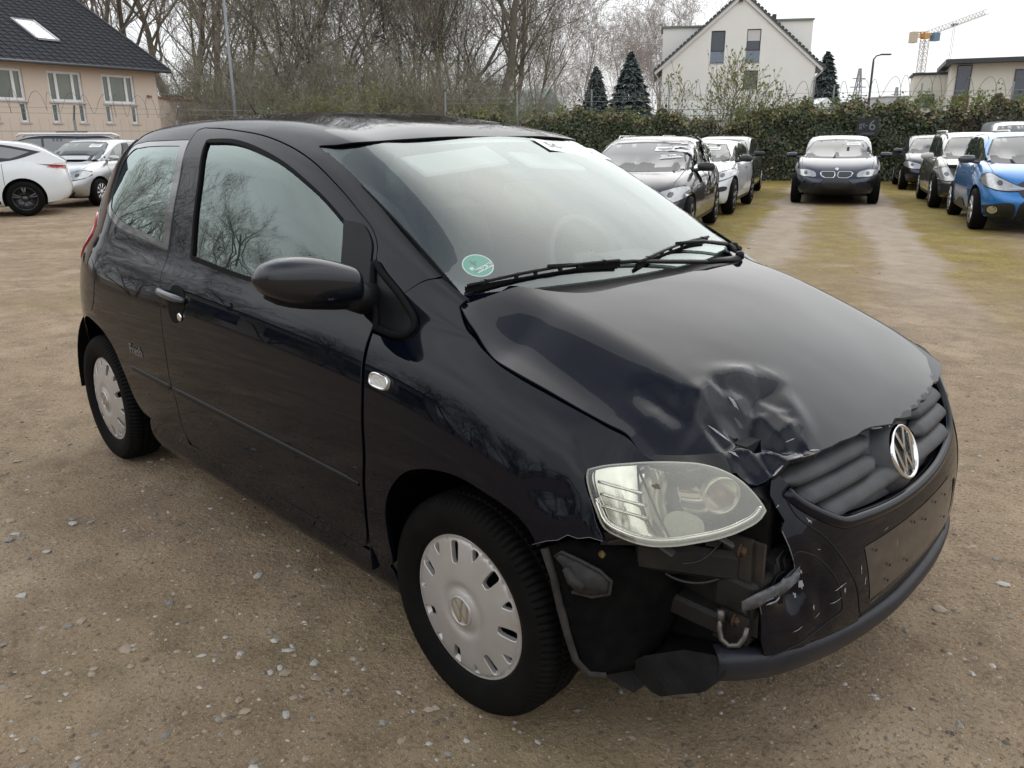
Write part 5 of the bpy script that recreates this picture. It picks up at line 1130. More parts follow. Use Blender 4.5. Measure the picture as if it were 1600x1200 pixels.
# lip: lofted profile following the bumper plan
SPO=mat('spoiler_plastic',(.008,.010,.015),rough=.42,spec=.25,noise=(12,.6,(.025,.025,.03)))
a=np.linspace(-.50,.74,80); vs=[];fs=[]; prof=[(-.035,.336),(.004,.330),(.010,.316),(.006,.290),(-.010,.262),(-.045,.240),(-.10,.235)]
for i,q in enumerate(a):
    lift=.075*min(1,max(0,(-q-.02)/.46))
    for dx,z in prof:
        P=FS(np.array([q]),np.array([.33]))[0]; n_=fnorm(FS,np.array([q]),np.array([.33]))[0]; n_*=np.sign(n_[0]); vs.append((P[0]+n_[0]*dx,P[1]+n_[1]*dx,z+lift))
m=len(prof)
for i in range(79):
    for j in range(m-1): fs.append((i*m+j,i*m+j+1,(i+1)*m+j+1,(i+1)*m+j))
lip=obj('spoiler_lip',mesh('spoiler_lip',vs,fs,True),SPO,FOX); md=lip.modifiers.new('t','SOLIDIFY'); md.thickness=.004
# ---- grille: recessed panel with rounded bars
def GP(a,z,d):
    P=FS(a,z); n_=fnorm(FS,a,z); n_*=np.sign(n_[:,0])[:,None]; return P-n_*d
gtop=[(-.335,.755),(-.25,.765),(-.12,.775),(0,.775),(.12,.775),(.25,.782),(.298,.785)]
go=[(p[0],p[1],1) for p in gtop[::-1]]+[(p[0],p[1]) for p in gr_low]
GR_=trim('grille',FS,go,su=.02,mat=GRL,parent=FOX,out=FSr,off=-.028,thick=.01)
for z0,a0,a1 in ((.750,-.330,.292),(.706,-.312,.288),(.660,-.272,.262)):
    for s0,s1 in ((a0,-.080 if z0>.67 else 0.0),(.080 if z0>.67 else 0.0,a1)):
        n_=34; a=np.linspace(s0,s1,n_); vs=[];fs=[]; pr=[(.022,.0235),(.016,.021),(.006,.014),(-.001,.004),(-.006,-.008),(-.005,-.016),(.002,-.0205),(.014,-.0225),(.024,-.0215)]
        for i,q in enumerate(a):
            zc=z0+.010*math.cos(q/.30*PI/2)-.006; e_=min(1,.45+min(i,n_-1-i)*.14) if z0>.67 else min(1,.45+(i if s0<0 else n_-1-i)*.14)
            for d_,dz in pr: vs.append(tuple(GP(np.array([q]),np.array([zc+dz*e_]),np.array([[.022-(.022-d_)*e_]]))[0]))
        m_=len(pr)
        for i in range(n_-1):
            for j in range(m_-1): fs.append((i*m_+j,i*m_+j+1,(i+1)*m_+j+1,(i+1)*m_+j))
        obj('grille_bar',mesh('grille_bar',vs,fs,True),GRL,GR_)
# badge housing and badge
c=FS(np.array([.0]),np.array([.690]))[0]+np.array([-.004,0,0]); nb=fnorm(FS,np.array([.0]),np.array([.69]))[0]; nb*=np.sign(nb[0]); 
zl=Vector(nb); xl=Vector((0,1,0)); yl=zl.cross(xl).normalized(); BM=Matrix.Translation(c)@Matrix((xl,yl,zl)).transposed().to_4x4()
hs=MB().lathe([(.108,-.045),(.094,-.018),(.080,-.004),(.072,.004),(.066,.006),(0,.006)],48,'z'); 
o=hs.build('badge_housing',GRL,GR_,True); o.data.transform(Matrix.Diagonal((1,1.0,1,1))); o.data.transform(BM)
def emblem(name,R_,par,M_,ringm,letm,back,h=.006):
    e=MB().lathe([(R_*.86,0),(R_*.88,h),(R_*.94,h*1.5),(R_,h*.8),(R_,-.004)],56,'z').build(name,ringm,par,True); e.data.transform(M_)
    d=MB().lathe([(0,.0),(R_*.87,.0)],48,'z').build('badge_back',back,e); d.data.transform(M_)
    w=.15*R_
    def stroke(pl):
        b=MB()
        for p,q in zip(pl[:-1],pl[1:]):
            p=Vector(p)*R_; q=Vector(q)*R_; dd=(q-p).normalized(); nn=Vector((-dd.y,dd.x))*w/2
            poly=[(p-nn-dd*w*.15),(q-nn+dd*w*.15),(q+nn+dd*w*.15),(p+nn-dd*w*.15)]
            b.prism([(v.x,v.y) for v in poly],.0006,h*.9)
        return b
    for nm,pl in (('letter_v',[(-.36,.80),(0,.06),(.36,.80)]),('letter_w',[(-.72,.48),(-.33,-.78),(0,-.02),(.33,-.78),(.72,.48)])):
        o_=stroke(pl).build(nm,letm,e); o_.data.transform(M_)
    return e
emblem('badge',.068,GR_,BM@Matrix.Translation((0,0,.006)),CHR,mat('badge_letters',(.55,.55,.54),rough=.14,metal=1),mat('badge_black',(.01,.01,.011),rough=.15))
# ---- headlamps
def headlamp(mr):
    sg=1 if mr is False else -1
    ho=[(-.722,.752),(-.717,.765,1),(-.690,.776),(-.640,.788),(-.591,.795),(-.540,.797),(-.489,.792),(-.455,.780),(-.430,.764),(-.407,.737),(-.392,.709),(-.388,.697,1),(-.402,.685),(-.441,.671),(-.490,.660),(-.534,.653),(-.585,.644),(-.633,.640),(-.675,.646),(-.706,.659),(-.716,.690),(-.722,.72)]
    M0=(lambda P:P) if sg==1 else None
    hz=bpy.data.materials.get('hazy_headlamp_lens')
    if hz is None:
        hz=glass_mat('hazy_headlamp_lens',(.93,.93,.84),1.2,.03); t=hz.node_tree; out=[n for n in t.nodes if n.type=='OUTPUT_MATERIAL'][0]; last=out.inputs[0].links[0].from_node
        df=t.nodes.new('ShaderNodeBsdfDiffuse'); df.inputs[0].default_value=(.66,.66,.56,1); tl=t.nodes.new('ShaderNodeBsdfTranslucent'); tl.inputs[0].default_value=(.70,.69,.56,1)
        ad=t.nodes.new('ShaderNodeMixShader'); ad.inputs[0].default_value=.35; mx=t.nodes.new('ShaderNodeMixShader')
        tcn=t.nodes.new('ShaderNodeTexCoord'); sx=t.nodes.new('ShaderNodeSeparateXYZ'); mr_=t.nodes.new('ShaderNodeMapRange'); n=t.nodes.new('ShaderNodeTexNoise'); n.inputs['Scale'].default_value=14; n.inputs['Detail'].default_value=5
        mu=t.nodes.new('ShaderNodeMath'); mu.operation='MULTIPLY'; mr2=t.nodes.new('ShaderNodeMapRange'); mr2.inputs[1].default_value=.3; mr2.inputs[2].default_value=.7; mr2.inputs[3].default_value=.6; mr2.inputs[4].default_value=1
        mr_.inputs[1].default_value=.465; mr_.inputs[2].default_value=.50; mr_.inputs[3].default_value=.03; mr_.inputs[4].default_value=.36
        l=t.links.new; l(tcn.outputs['Object'],sx.inputs[0]); l(sx.outputs[0],mr_.inputs[0]); l(tcn.outputs['Object'],n.inputs['Vector']); l(n.outputs[0],mr2.inputs[0]); l(mr_.outputs[0],mu.inputs[0]); l(mr2.outputs[0],mu.inputs[1])
        l(df.outputs[0],ad.inputs[1]); l(tl.outputs[0],ad.inputs[2]); l(mu.outputs[0],mx.inputs[0]); l(last.outputs[0],mx.inputs[1]); l(ad.outputs[0],mx.inputs[2]); l(mx.outputs[0],out.inputs[0])
    hl=trim('headlamp_lens',FS,ho,su=.02,mat=hz,parent=FOX,out=FSr,off=.006,thick=0,mirror=mr,disp=lambda P,n:P+n*(.004*np.exp(-((P[:,1]+.66)/.08)**2))[:,None])
    hl.name='headlamp'
    if sg==1: hl['label']='right headlamp with yellowed hazy lens and bare chrome side'
    mm_=(lambda P:P) if sg==1 else (lambda P:P*np.array([1,-1,1]))
    # chrome rim, lower lip
    c=smooth_curve(ho,.012); P=FS(c[:,0],c[:,1]); n_=fnorm(FS,c[:,0],c[:,1]); n_*=np.sign(n_[:,0])[:,None]
    MB().tube(mm_(P+n_*.001).tolist(),.0022,6,close=True).build('lamp_rim',mat('grey_trim',(.30,.29,.26),rough=.25,metal=.6),hl,True)
    low=c[(c[:,1]<.70)]; lowc=np.array(sorted(low.tolist())); P=FS(lowc[:,0],lowc[:,1]+.010); n_=fnorm(FS,lowc[:,0],lowc[:,1]); n_*=np.sign(n_[:,0])[:,None]
    MB().tube(mm_(P-n_*.010).tolist(),.0065,8).build('chrome_lower_lip',CHR,hl,True)
    # reflector bowl: recessed chrome sheet
    dep=lambda a,z: .018+.10*np.clip((a+.66)/.12,0,1)*np.clip(1-((a+.485)/.16)**2*.6-((z-.72)/.085)**2*.75,0.05,1)
    def BW(a,z):
        P=FS(a,z); n_=fnorm(FS,a,z); n_*=np.sign(n_[:,0])[:,None]; return P-n_*dep(np.asarray(a),np.asarray(z))[:,None]
    ci=offset_poly(c,-.003)
    trim('reflector_bowl',BW,ci,raw=True,su=.012,mat=CHR,parent=hl,out=FSr,thick=0,mirror=mr)
    # stepped chrome side with ribs and dark slot
    for z0 in (.745,.722,.699):
        cc=np.array([(a,z0-.10*(a+.71)) for a in np.linspace(-.708,-.622,12)]); P=FS(cc[:,0],cc[:,1]); n_=fnorm(FS,cc[:,0],cc[:,1]); n_*=np.sign(n_[:,0])[:,None]
        MB().tube(mm_(P-n_*.013).tolist(),.0032,6).build('chrome_rib',CHR,hl,True)
    e=np.array([(-.622,.782),(-.616,.75),(-.606,.71),(-.592,.668),(-.585,.652)]); P=FS(e[:,0],e[:,1]); n_=fnorm(FS,e[:,0],e[:,1]); n_*=np.sign(n_[:,0])[:,None]
    MB().tube(mm_(P-n_*.010).tolist(),.0028,6).build('divider',PLA,hl,True)
    # projector bowl at the inner side
    ce=mm_(FS(np.array([-.448]),np.array([.724]))-[.035,-.01,0])[0]; ax=Vector((.80,-.52*sg,0.05)).normalized(); q=Vector((0,0,1)).cross(ax).normalized(); w=ax.cross(q)
    M2=Matrix.Translation(ce)@Matrix((q,w,ax)).transposed().to_4x4()
    o=MB().lathe([(.004,-.035),(.020,-.030),(.031,-.012),(.036,.008),(.040,.010),(.040,.0),(.036,-.02)],32,'z').build('bulb_bowl',mat('bowl_silver',(.62,.60,.52),rough=.2,metal=.8),hl,True); o.data.transform(M2)
    o=MB().lathe([(0,.010),(.010,.008),(.012,-.01),(.012,-.03)],16,'z').build('bulb_cap',mat('bulb_cap_brown',(.25,.12,.08),rough=.3),hl,True); o.data.transform(M2)
    # textured indicator block, lower outer
    trim('indicator_lens',FS,[(-.590,.694),(-.575,.705),(-.535,.703),(-.515,.690),(-.52,.664),(-.56,.660),(-.588,.662)],su=.015,mat=mat('frosted_lens',(.42,.42,.38),rough=.25,bump=(500,.6,.002)),parent=hl,off=-.012,out=FSr,thick=.004,mirror=mr)
    return hl
headlamp(False); headlamp('only')
# broken hole in the lens
pc=np.array(blob(9,.011,.007,0,77,.6)); vo,F_,lp=triangulate(pc+[-.594,.752],[],.006,.006); P=FS(vo[:,0],vo[:,1]); n_=fnorm(FS,vo[:,0],vo[:,1]); n_*=np.sign(n_[:,0])[:,None]
obj('lens_hole',mesh('lens_hole',P+n_*.0125,F_),mat('hole_brown',(.10,.075,.05),rough=.5),bpy.data.objects['headlamp'])
# dark strip between lamp and bonnet
for sg in (1,-1):
    vs=[];fs=[];a=np.linspace(-.62,-.33,30)
    for i,q in enumerate(a):
        z0=np.interp(q,[-.62,-.5,-.43,-.39,-.36,-.33],[.785,.792,.762,.725,.70,.70]); P=FS(np.array([q]),np.array([z0]))[0]; P2=FS(np.array([q]),np.array([.80 if q<-.42 else .775]))[0]
        vs+= [(P[0]-.012,P[1]*sg,P[2]),(P2[0]-.035,P2[1]*sg*.985,P2[2])]
    for i in range(29): fs.append((2*i,2*i+1,2*i+3,2*i+2))
    obj('lamp_gap_filler',mesh('lamp_gap_filler',vs,fs,True),PLA,FOX)
# side repeater
P_,n_=on_side(-.288,.694,.002)
yy=n_.cross(Vector((1,0,0))).normalized(); M_=Matrix.Translation(P_)@Matrix((Vector((1,0,0)),yy,n_)).transposed().to_4x4()@Matrix.Rotation(-.05,4,'Z')
def pill(rx,ry,h,n=24,e=3.2):
    o=[]; 
    for i in range(n):
        a=2*PI*i/n; c_,s_=math.cos(a),math.sin(a); o.append((rx*abs(c_)**(2/e)*(1 if c_>0 else -1),ry*abs(s_)**(2/e)*(1 if s_>0 else -1)))
    return o
SR=MB().prism(pill(.040,.020,0),-.004,.004).build('side_repeater',mat('clear_lamp',(.62,.62,.60),rough=.12,metal=.5,coat=1,bump=(180,.8,.003)),FOX); SR.data.transform(M_)
o=MB()
pp=[Vector((x,y,.005)) for x,y in pill(.037,.017,0)]; o.tube(pp,.0035,6,close=True); o=o.build('repeater_rim',CHR,SR,True); o.data.transform(M_)
# ---- door mirror
def door_mirror(sg):
    dz0=0 if sg==1 else -.07
    par=bpy.data.objects['door' if sg==1 else 'door.001']
    # housing: superellipsoid-like pod swept along its axis
    Ax=Vector((-.10,-.97,.02)).normalized()  # outward
    root=Vector((-.440,-.770,1.062+dz0)); tip=Vector((-.500,-1.035 if sg==1 else -.97,1.098+dz0)); vs=[];fs=[]; n=28; stations=14
    for i in range(stations):
        u=i/(stations-1); c=root.lerp(tip,u)
        k=(1-max(0,(u-.55)/.45)**2.6)**.5 if u>.55 else .80+.20*math.sin(u/.55*PI/2)
        k=max(k,.02); hx=.062*k; hz=.070*k*(.86+.14*math.sin(PI*min(1,u*1.2)))
        for j in range(n):
            a=2*PI*j/n; c_,s_=math.cos(a),math.sin(a); e=2.7
            X=hx*(1.0 if c_>0 else .55)*abs(c_)**(2/e)*(1 if c_>0 else -1); Z=hz*abs(s_)**(2/e)*(1 if s_>0 else -1)
            if s_<0: Z*=.82
            vs.append((c.x+X+.02,(c.y)*1,c.z+Z))
    for i in range(stations-1):
        for j in range(n): fs.append((i*n+j,i*n+(j+1)%n,(i+1)*n+(j+1)%n,(i+1)*n+j))
    fs+=[tuple(range(n)),tuple((stations-1)*n+j for j in range(n))]
    V=np.array(vs)*[1,sg,1]
    hb=obj('mirror_housing',mesh('mirror_housing',V,fs),mat('mirror_paint',(.003,.004,.008),rough=.4,spec=.15,coat=.9,coat_r=.06),par); autosmooth(hb,50); hb.data.update()
    bm=bmesh.new(); bm.from_mesh(hb.data); bmesh.ops.recalc_face_normals(bm,faces=bm.faces); bm.to_mesh(hb.data); bm.free(); md=hb.modifiers.new('s','SUBSURF'); md.levels=md.render_levels=1
    # lower black shell
    lo=MB(); pts=[]; 
    for u in np.linspace(0,1,10): c=root.lerp(tip,u); pts.append((c.x+.018,c.y*sg,c.z-.045))
    lo.tube([(x,y,z+.012) for x,y,z in pts[:9]],[.030,.032,.034,.034,.034,.033,.030,.024,.010],14).build('mirror_underside',PLA,hb,True)
    # foot on the sail
    MB().tube([(-.455,-.655*sg,1.020),(-.445,-.70*sg,1.015),(-.435,-.745*sg,1.02+dz0*.6),(-.430,-.800*sg,1.040+dz0)],[.050,.046,.042,.038],16).build('mirror_foot',PLA,hb,True)
    # glass on the rear side
    g_=[]; c=root.lerp(tip,.5)
    MB().prism([(x,y) for x,y in pill(.10,.052,0)],-.002,.002,lambda x,y,h:(c.x-.020+h,(c.y+x)*sg,c.z+y)).build('mirror_glass',CHR,hb)
    return hb
door_mirror(1); door_mirror(-1)
# ---- wheels
def make_tyre(par,seed=0):
    n=288; R0=.2935; prof=[(.186,-.050),(.200,-.070),(.225,-.082),(.252,-.084),(.272,-.079),(.284,-.068),(R0-.003,-.058),(R0,-.048),(R0,-.034),(R0-.007,-.031),(R0-.007,-.026),(R0+.001,-.023),(R0+.001,-.004),(R0-.007,-.002),(R0-.007,.002),(R0+.001,.004),(R0+.001,.023),(R0-.007,.026),(R0-.007,.031),(R0,.034),(R0,.048),(R0-.003,.058),(.284,.068),(.272,.079),(.252,.084),(.225,.082),(.200,.070),(.186,.050)]
    vs=[];fs=[];m=len(prof)
    for i,(r,h) in enumerate(prof):
        for k in range(n):
            a=2*PI*k/n; rr=r
            if r>.283:
                if k%3==0: rr-=.007
            elif r>.270 and k%3==0: rr-=.002
            sh=(h/.05)*.012 if abs(h)<.06 else (.012 if h>0 else -.012)
            aa=a+abs(sh)*1.5
            # flattened foot
            x=rr*math.cos(aa); z=rr*math.sin(aa)
            vs.append((x,h,max(z,-.2875) if r>.25 else z))
    for i in range(m-1):
        for k in range(n): fs.append((i*n+k,i*n+(k+1)%n,(i+1)*n+(k+1)%n,(i+1)*n+k))
    me=mesh('tyre',vs,fs,True); bm=bmesh.new(); bm.from_mesh(me); bmesh.ops.recalc_face_normals(bm,faces=bm.faces); bm.to_mesh(me); bm.free()
    o=obj('tyre',me,TYR,par); me.set_sharp_from_angle(angle=math.radians(24)); return o
def sidewall_text(par,s,r,ang,size,m):
    for i,ch in enumerate(s):
        if ch==' ': continue
        a=ang-i*size*.80/r; P=Vector((r*math.cos(a),-.0845-.0005,r*math.sin(a))); up=Vector((math.cos(a),0,math.sin(a))); nrm=Vector((0,-1,0)); x=up.cross(nrm)
        text('sidewall_lettering',ch,size,m,par,Matrix.Translation(P)@Matrix((x,up,nrm)).transposed().to_4x4(),.0006)
def make_cap(par,rot):
    def HC(u,v):
        u=np.asarray(u,float); v=np.asarray(v,float); r=np.hypot(u,v)
        h=.004+.020*np.clip(1-(r/.19)**2,0,1)-.008*np.exp(-((r-.060)/.013)**2)-.004*np.exp(-((r-.187)/.006)**2)
        return np.stack([u,-h,v],-1)
    cap=[(.190*math.cos(a),.190*math.sin(a)) for a in np.linspace(0,2*PI,150,endpoint=False)]
    holes=[]
    for k in range(7):
        a0=rot+2*PI*k/7
        def rr(r0,r1,w0,w1,a,e=4):
            pts=[]; 
            for t in np.linspace(0,2*PI,26,endpoint=False):
                c_,s_=math.cos(t),math.sin(t); px=(r0+r1)/2+(r1-r0)/2*abs(c_)**(2/e)*(1 if c_>0 else -1); f=(px-r0)/(r1-r0); py=(w0+(w1-w0)*f)/2*abs(s_)**(2/e)*(1 if s_>0 else -1)
                pts.append((px*math.cos(a)-py*math.sin(a),px*math.sin(a)+py*math.cos(a)))
            return np.array(pts)
        holes.append(rr(.122,.183,.027,.036,a0)); holes.append(rr(.148,.183,.008,.036,a0+PI/7,2.6))
    o=trim('hubcap',HC,np.array(cap),holes,raw=True,su=.009,mat=CAP,parent=par,out=lambda P:P*0+[0,-1,0],thick=.014,bevel=.003)
    M_=Matrix.Translation((0,-.023,0))@Matrix.Rotation(PI/2,4,'X')@Matrix.Rotation(rot*.0+.25,4,'Z')
    emblem('hub_badge',.040,o,M_,CAP,mat('hub_gold_grey',(.36,.30,.22),rough=.35,metal=.5),mat('hub_black',(.03,.028,.027),rough=.5),h=.003)
    return o
def make_rim(par):
    return MB().lathe([(.192,-.052),(.186,-.046),(.176,-.030),(.170,.0),(.12,.012),(.06,.005),(0,.005)],48,'y').build('rim',mat('black_steel_rim',(.02,.02,.021),rough=.5),par,True)
def make_wheel(x,y,rz,rot,nm='wheel'):
    w=empty('wheel',(x,y,.2885),rz); w.parent=FOX
    t=make_tyre(w); make_rim(w); c=make_cap(w,rot); c.location.y=-.062
    return w
w1=make_wheel(0,-.718,0,PI/2+.22)
0 and text('chalk_mark','415',.034,mat('chalk',(.35,.35,.33),rough=.9),w1.children[0],Matrix.Translation((-.02+.262*math.cos(1.62),-.0835,.262*math.sin(1.62)))@Matrix.Rotation(PI/2,4,'X'),.0004)
def copy_tree(o,parent=None):
    c=o.copy(); COL.objects.link(c); c.parent=parent
    if parent is not None: c.matrix_parent_inverse=o.matrix_parent_inverse
    for ch in list(o.children): copy_tree(ch,c)
    return c
w2=copy_tree(w1,FOX); w2.location=(-2.465,-.718,.2885); w2.rotation_euler=(0,0,0)
for ch in w2.children: ch.rotation_euler=(0,.55,0)
for x in (0,-2.465):
    w=copy_tree(w1,FOX); w.location=(x,.718,.2885); w.rotation_euler=(0,0,PI)
# ---- wheel housings
def housing(x0,sg,a0=-20,a1=200,r=.375,y0=.802,y1=.42):
    b=MB(); n=26; vs=[];fs=[]
    for i in range(n):
        a=math.radians(a0+(a1-a0)*i/(n-1))
        for y,rr in ((y0,r+.012),(y0-.05,r),(.60,r+.01),(y1,r)): vs.append((x0+rr*math.cos(a),-y*sg,.2885+rr*math.sin(a)))
    for i in range(n-1):
        for j in range(3): fs.append((i*4+j,i*4+j+1,i*4+5+j,i*4+4+j))
    vs2=[(x0+math.cos(math.radians(q))*(r+.02),-y1*sg,.2885+math.sin(math.radians(q))*(r+.02)) for q in np.linspace(-35,215,24)]
    k=len(vs); vs+=vs2; fs.append(tuple(range(k,k+24)))
    obj('wheel_housing',mesh('wheel_housing',vs,fs,True),LIN,FOX)
housing(0.0,1,25,186); housing(0,-1,-2,186); housing(-2.465,1,-4,184,.40,.775); housing(-2.465,-1,-4,184,.40,.775)
# ---- what the torn corner lays bare
MT=mat('sooty_metal',(.006,.006,.0065),rough=.5,metal=0,spec=.25,noise=(18,.7,(.022,.020,.018)),bump=(60,.3,.003))
# liner front half hanging in front of the wheel
def membrane(name,loop,m,par,bulge=0,bd=(0,0,1),step=.03,thick=.003,smooth_=True,crumple=0):
    P=np.array(loop,float); 
    # resample
    Q=[]
    for i in range(len(P)):
        a,b_=P[i],P[(i+1)%len(P)]; k=max(1,int(np.linalg.norm(b_-a)/step)); Q+=[a+(b_-a)*j/k for j in range(k)]
    Q=np.array(Q); c=Q.mean(0); U,S_,Vt=np.linalg.svd(Q-c); e1,e2,e3=Vt
    q2=np.stack([(Q-c)@e1,(Q-c)@e2],1); h=(Q-c)@e3
    vo,F_,lp=triangulate(q2,[],step*.8,step*.8)
    d=np.sqrt(((vo[:,None]-q2[None])**2).sum(-1)); w=1/(d+1e-4)**2.5; hh=(w*h).sum(1)/w.sum(1); dm=d.min(1)/ (d.min(1).max()+1e-9)
    rs=np.random.RandomState(len(loop)*7+int(crumple*1e4)); n_=np.sin(vo@rs.uniform(-60,60,(2,3))+rs.uniform(0,6,3)).sum(1)
    V=c+vo[:,:1]*e1+vo[:,1:]*e2+hh[:,None]*e3+np.array(bd)*(bulge*np.sqrt(dm))[:,None]+e3*(crumple*n_*dm)[:,None]
    o=obj(name,mesh(name,V,F_,smooth_),m,par); md=o.modifiers.new('t','SOLIDIFY'); md.thickness=thick; md.offset=0; return o
membrane('torn_wheel_liner',[(.285,-.800,.575),(.33,-.775,.60),(.42,-.72,.60),(.50,-.62,.55),(.50,-.58,.42),(.47,-.60,.32),(.46,-.70,.300),(.424,-.745,.292),(.391,-.762,.286),(.362,-.777,.318),(.345,-.787,.38),(.332,-.797,.445)],LIN,FOX,.03,(.6,-.6,0),crumple=.003)
MB().tube([(.288,-.806,.575),(.313,-.804,.516),(.332,-.800,.443),(.344,-.790,.378),(.360,-.780,.316),(.390,-.765,.286),(.424,-.750,.293)],[.010,.009,.010,.009,.009,.011,.007],8).build('liner_edge',mat('dusty_plastic',(.010,.0095,.009),rough=.8,spec=.2,noise=(30,.8,(.05,.045,.04))),FOX,True)
# broken duct scoop beside the liner top
sc=membrane('broken_duct',[(.315,-.800,.565),(.335,-.800,.583),(.38,-.795,.578),(.425,-.78,.565),(.445,-.768,.545),(.44,-.765,.515),(.405,-.778,.498),(.37,-.787,.490),(.36,-.792,.50),(.345,-.795,.535)],mat('grey_dusty_plastic',(.012,.012,.013),rough=.6,spec=.15,noise=(50,.8,(.045,.042,.04))),FOX,.02,(.2,-1,0),step=.015,thick=.004,crumple=.002)
MB().tube([(.355,-.808,.555),(.375,-.812,.535),(.40,-.806,.525)],[.012,.014,.010],8).tube([(.318,-.806,.567),(.338,-.806,.585),(.38,-.801,.581),(.425,-.786,.567),(.446,-.773,.546),(.441,-.771,.513),(.405,-.784,.496),(.36,-.797,.494)],.004,6).build('duct_rib',mat('grey_dusty_plastic'),sc,True)
# inner wing, rail, cross member, lamp carrier
MB().box((.40,-.50,.50),(.50,.02,.42)).build('inner_wing',MT,FOX)
MB().box((.52,-.60,.575),(.22,.10,.07),rz=.5,bev=.012).box((.45,-.66,.618),(.20,.06,.03),rz=.75).build('lamp_carrier',MT,FOX)
rail=MB().bar((.30,-.50,.545),(.615,-.545,.475),.075,.10).bar((.40,-.54,.585),(.60,-.575,.54),.012,.03).build('chassis_rail',MT,FOX)
cm=MB().bar((.630,-.60,.515),(.660,.48,.515),.10,.085).build('cross_member',MT,FOX); bv=cm.modifiers.new('b','BEVEL'); bv.width=.012; bv.segments=2
mnt=MB().bar((.625,-.585,.645),(.640,-.590,.420),.065,.010,up=(0,1,0)).bar((.655,-.575,.64),(.66,-.58,.43),.010,.05,up=(1,0,0)).build('mounting_plate',mat('plate_metal',(.015,.015,.016),rough=.45,metal=.3,noise=(30,.7,(.04,.032,.025))),FOX)
for z,y in ((.618,-.585),(.455,-.588),(.60,-.560),(.47,-.57)):
    MB().lathe([(0,.016),(.010,.016),(.012,.010),(.012,.0)],6,'x',(.632,y,z)).lathe([(.017,.004),(.017,0),(.0,0)],16,'x',(.634,y,z)).build('rusty_bolt',RUST,mnt)
MB().bar((.60,-.59,.43),(.66,-.57,.40),.03,.05).box((.55,-.585,.44),(.14,.06,.05),bev=.008).build('rail_end',MT,FOX)
# tow loop
MB().tube([(p[0]+.03,p[1],p[2]+.048) for p in [(.590,-.625,.425),(.592,-.630,.400),(.600,-.632,.378),(.615,-.628,.368),(.632,-.618,.372),(.640,-.610,.392),(.640,-.604,.412)]],.006,10).tube([(.620,-.624,.460),(.620,-.624,.488)],.009,8).build('tow_loop',mat('loop_steel',(.11,.10,.09),rough=.4,metal=.7),FOX,True)
# splash guard below and torn lip end
membrane('splash_guard',[(.38,-.70,.30),(.47,-.66,.30),(.555,-.65,.29),(.60,-.635,.31),(.64,-.60,.34),(.68,-.53,.33),(.70,-.30,.28),(.45,-.30,.26),(.30,-.45,.25)],mat('torn_plastic',(.004,.0045,.006),rough=.6,spec=.12,noise=(20,.7,(.014,.013,.012))),FOX,.02,(0,0,1),crumple=.004)
membrane('torn_apron',[(.437,-.70,.300),(.455,-.695,.287),(.462,-.70,.262),(.480,-.69,.270),(.503,-.69,.260),(.526,-.685,.256),(.55,-.69,.275),(.596,-.68,.300),(.626,-.675,.318),(.660,-.66,.365),(.655,-.645,.40),(.56,-.66,.38),(.48,-.69,.34)],mat('torn_plastic'),FOX,0,(.5,-.5,.3),step=.02,crumple=.0015,smooth_=False)
membrane('hanging_lip',[(.53,-.68,.262),(.575,-.672,.283),(.61,-.66,.300),(.60,-.65,.280),(.56,-.66,.256)],mat('tan_plastic',(.13,.11,.09),rough=.7,noise=(30,.7,(.06,.05,.04))),FOX,.004,step=.02)
# torn flap of bumper skin standing out sideways
membrane('torn_flap',[(.718,-.492,.575),(.712,-.515,.560),(.700,-.560,.552),(.683,-.612,.545),(.672,-.640,.538),(.672,-.636,.512),(.684,-.605,.512),(.700,-.570,.518),(.712,-.535,.530),(.722,-.500,.548)],mat('scraped_black',(.018,.019,.023),rough=.4,spec=.3,noise=(45,.6,(.12,.12,.125))),FOX,.010,(.4,-.2,1),step=.014,crumple=.002)
EDG=mat('torn_edge_plastic',(.11,.11,.115),rough=.6)
def edge3(pts,r_,nm,par,m_=EDG): return MB().tube(pts,r_,5).build(nm,m_,par,True)
random.seed(11)
c=[(x,t) for x,t in [(.262,.526),(.300,.556),(.328,.573),(.350,.596),(.374,.600),(.400,.615),(.429,.621)]]
P=S(np.array([q[0] for q in c]),np.array([q[1] for q in c])); edge3((P+[0,-.002,-.001]).tolist(),.0008,'torn_edge',FOX)
ed=[(-.368,.722),(-.362,.70),(-.350,.668),(-.361,.652),(-.352,.620),(-.346,.597),(-.336,.566),(-.350,.552),(-.372,.536),(-.40,.528),(-.425,.520),(-.420,.495),(-.417,.434),(-.405,.391)]
e_=np.array(ed); P=FS(e_[:,0],e_[:,1]); n_=fnorm(FS,e_[:,0],e_[:,1]); n_*=np.sign(n_[:,0])[:,None]; P=bdisp(P,n_)
edge3(P[3:12].tolist(),.0013,'torn_edge',BUM)
# layered tears beside the flap
for k,(o1,o2) in enumerate(((.012,-.004),(.024,-.010))):
    membrane('torn_layer',[(P[i]+np.array([-o1,0,o2])+np.array([0,-.02,random.uniform(-.01,.01)])).tolist() for i in (5,6,7,8,9,10,11)]+[(P[i]+np.array([-o1-.01,.03,o2])).tolist() for i in (11,9,7,5)],mat('scraped_black') if k else mat('torn_plastic'),BUM,0,step=.012,smooth_=False,crumple=.001)
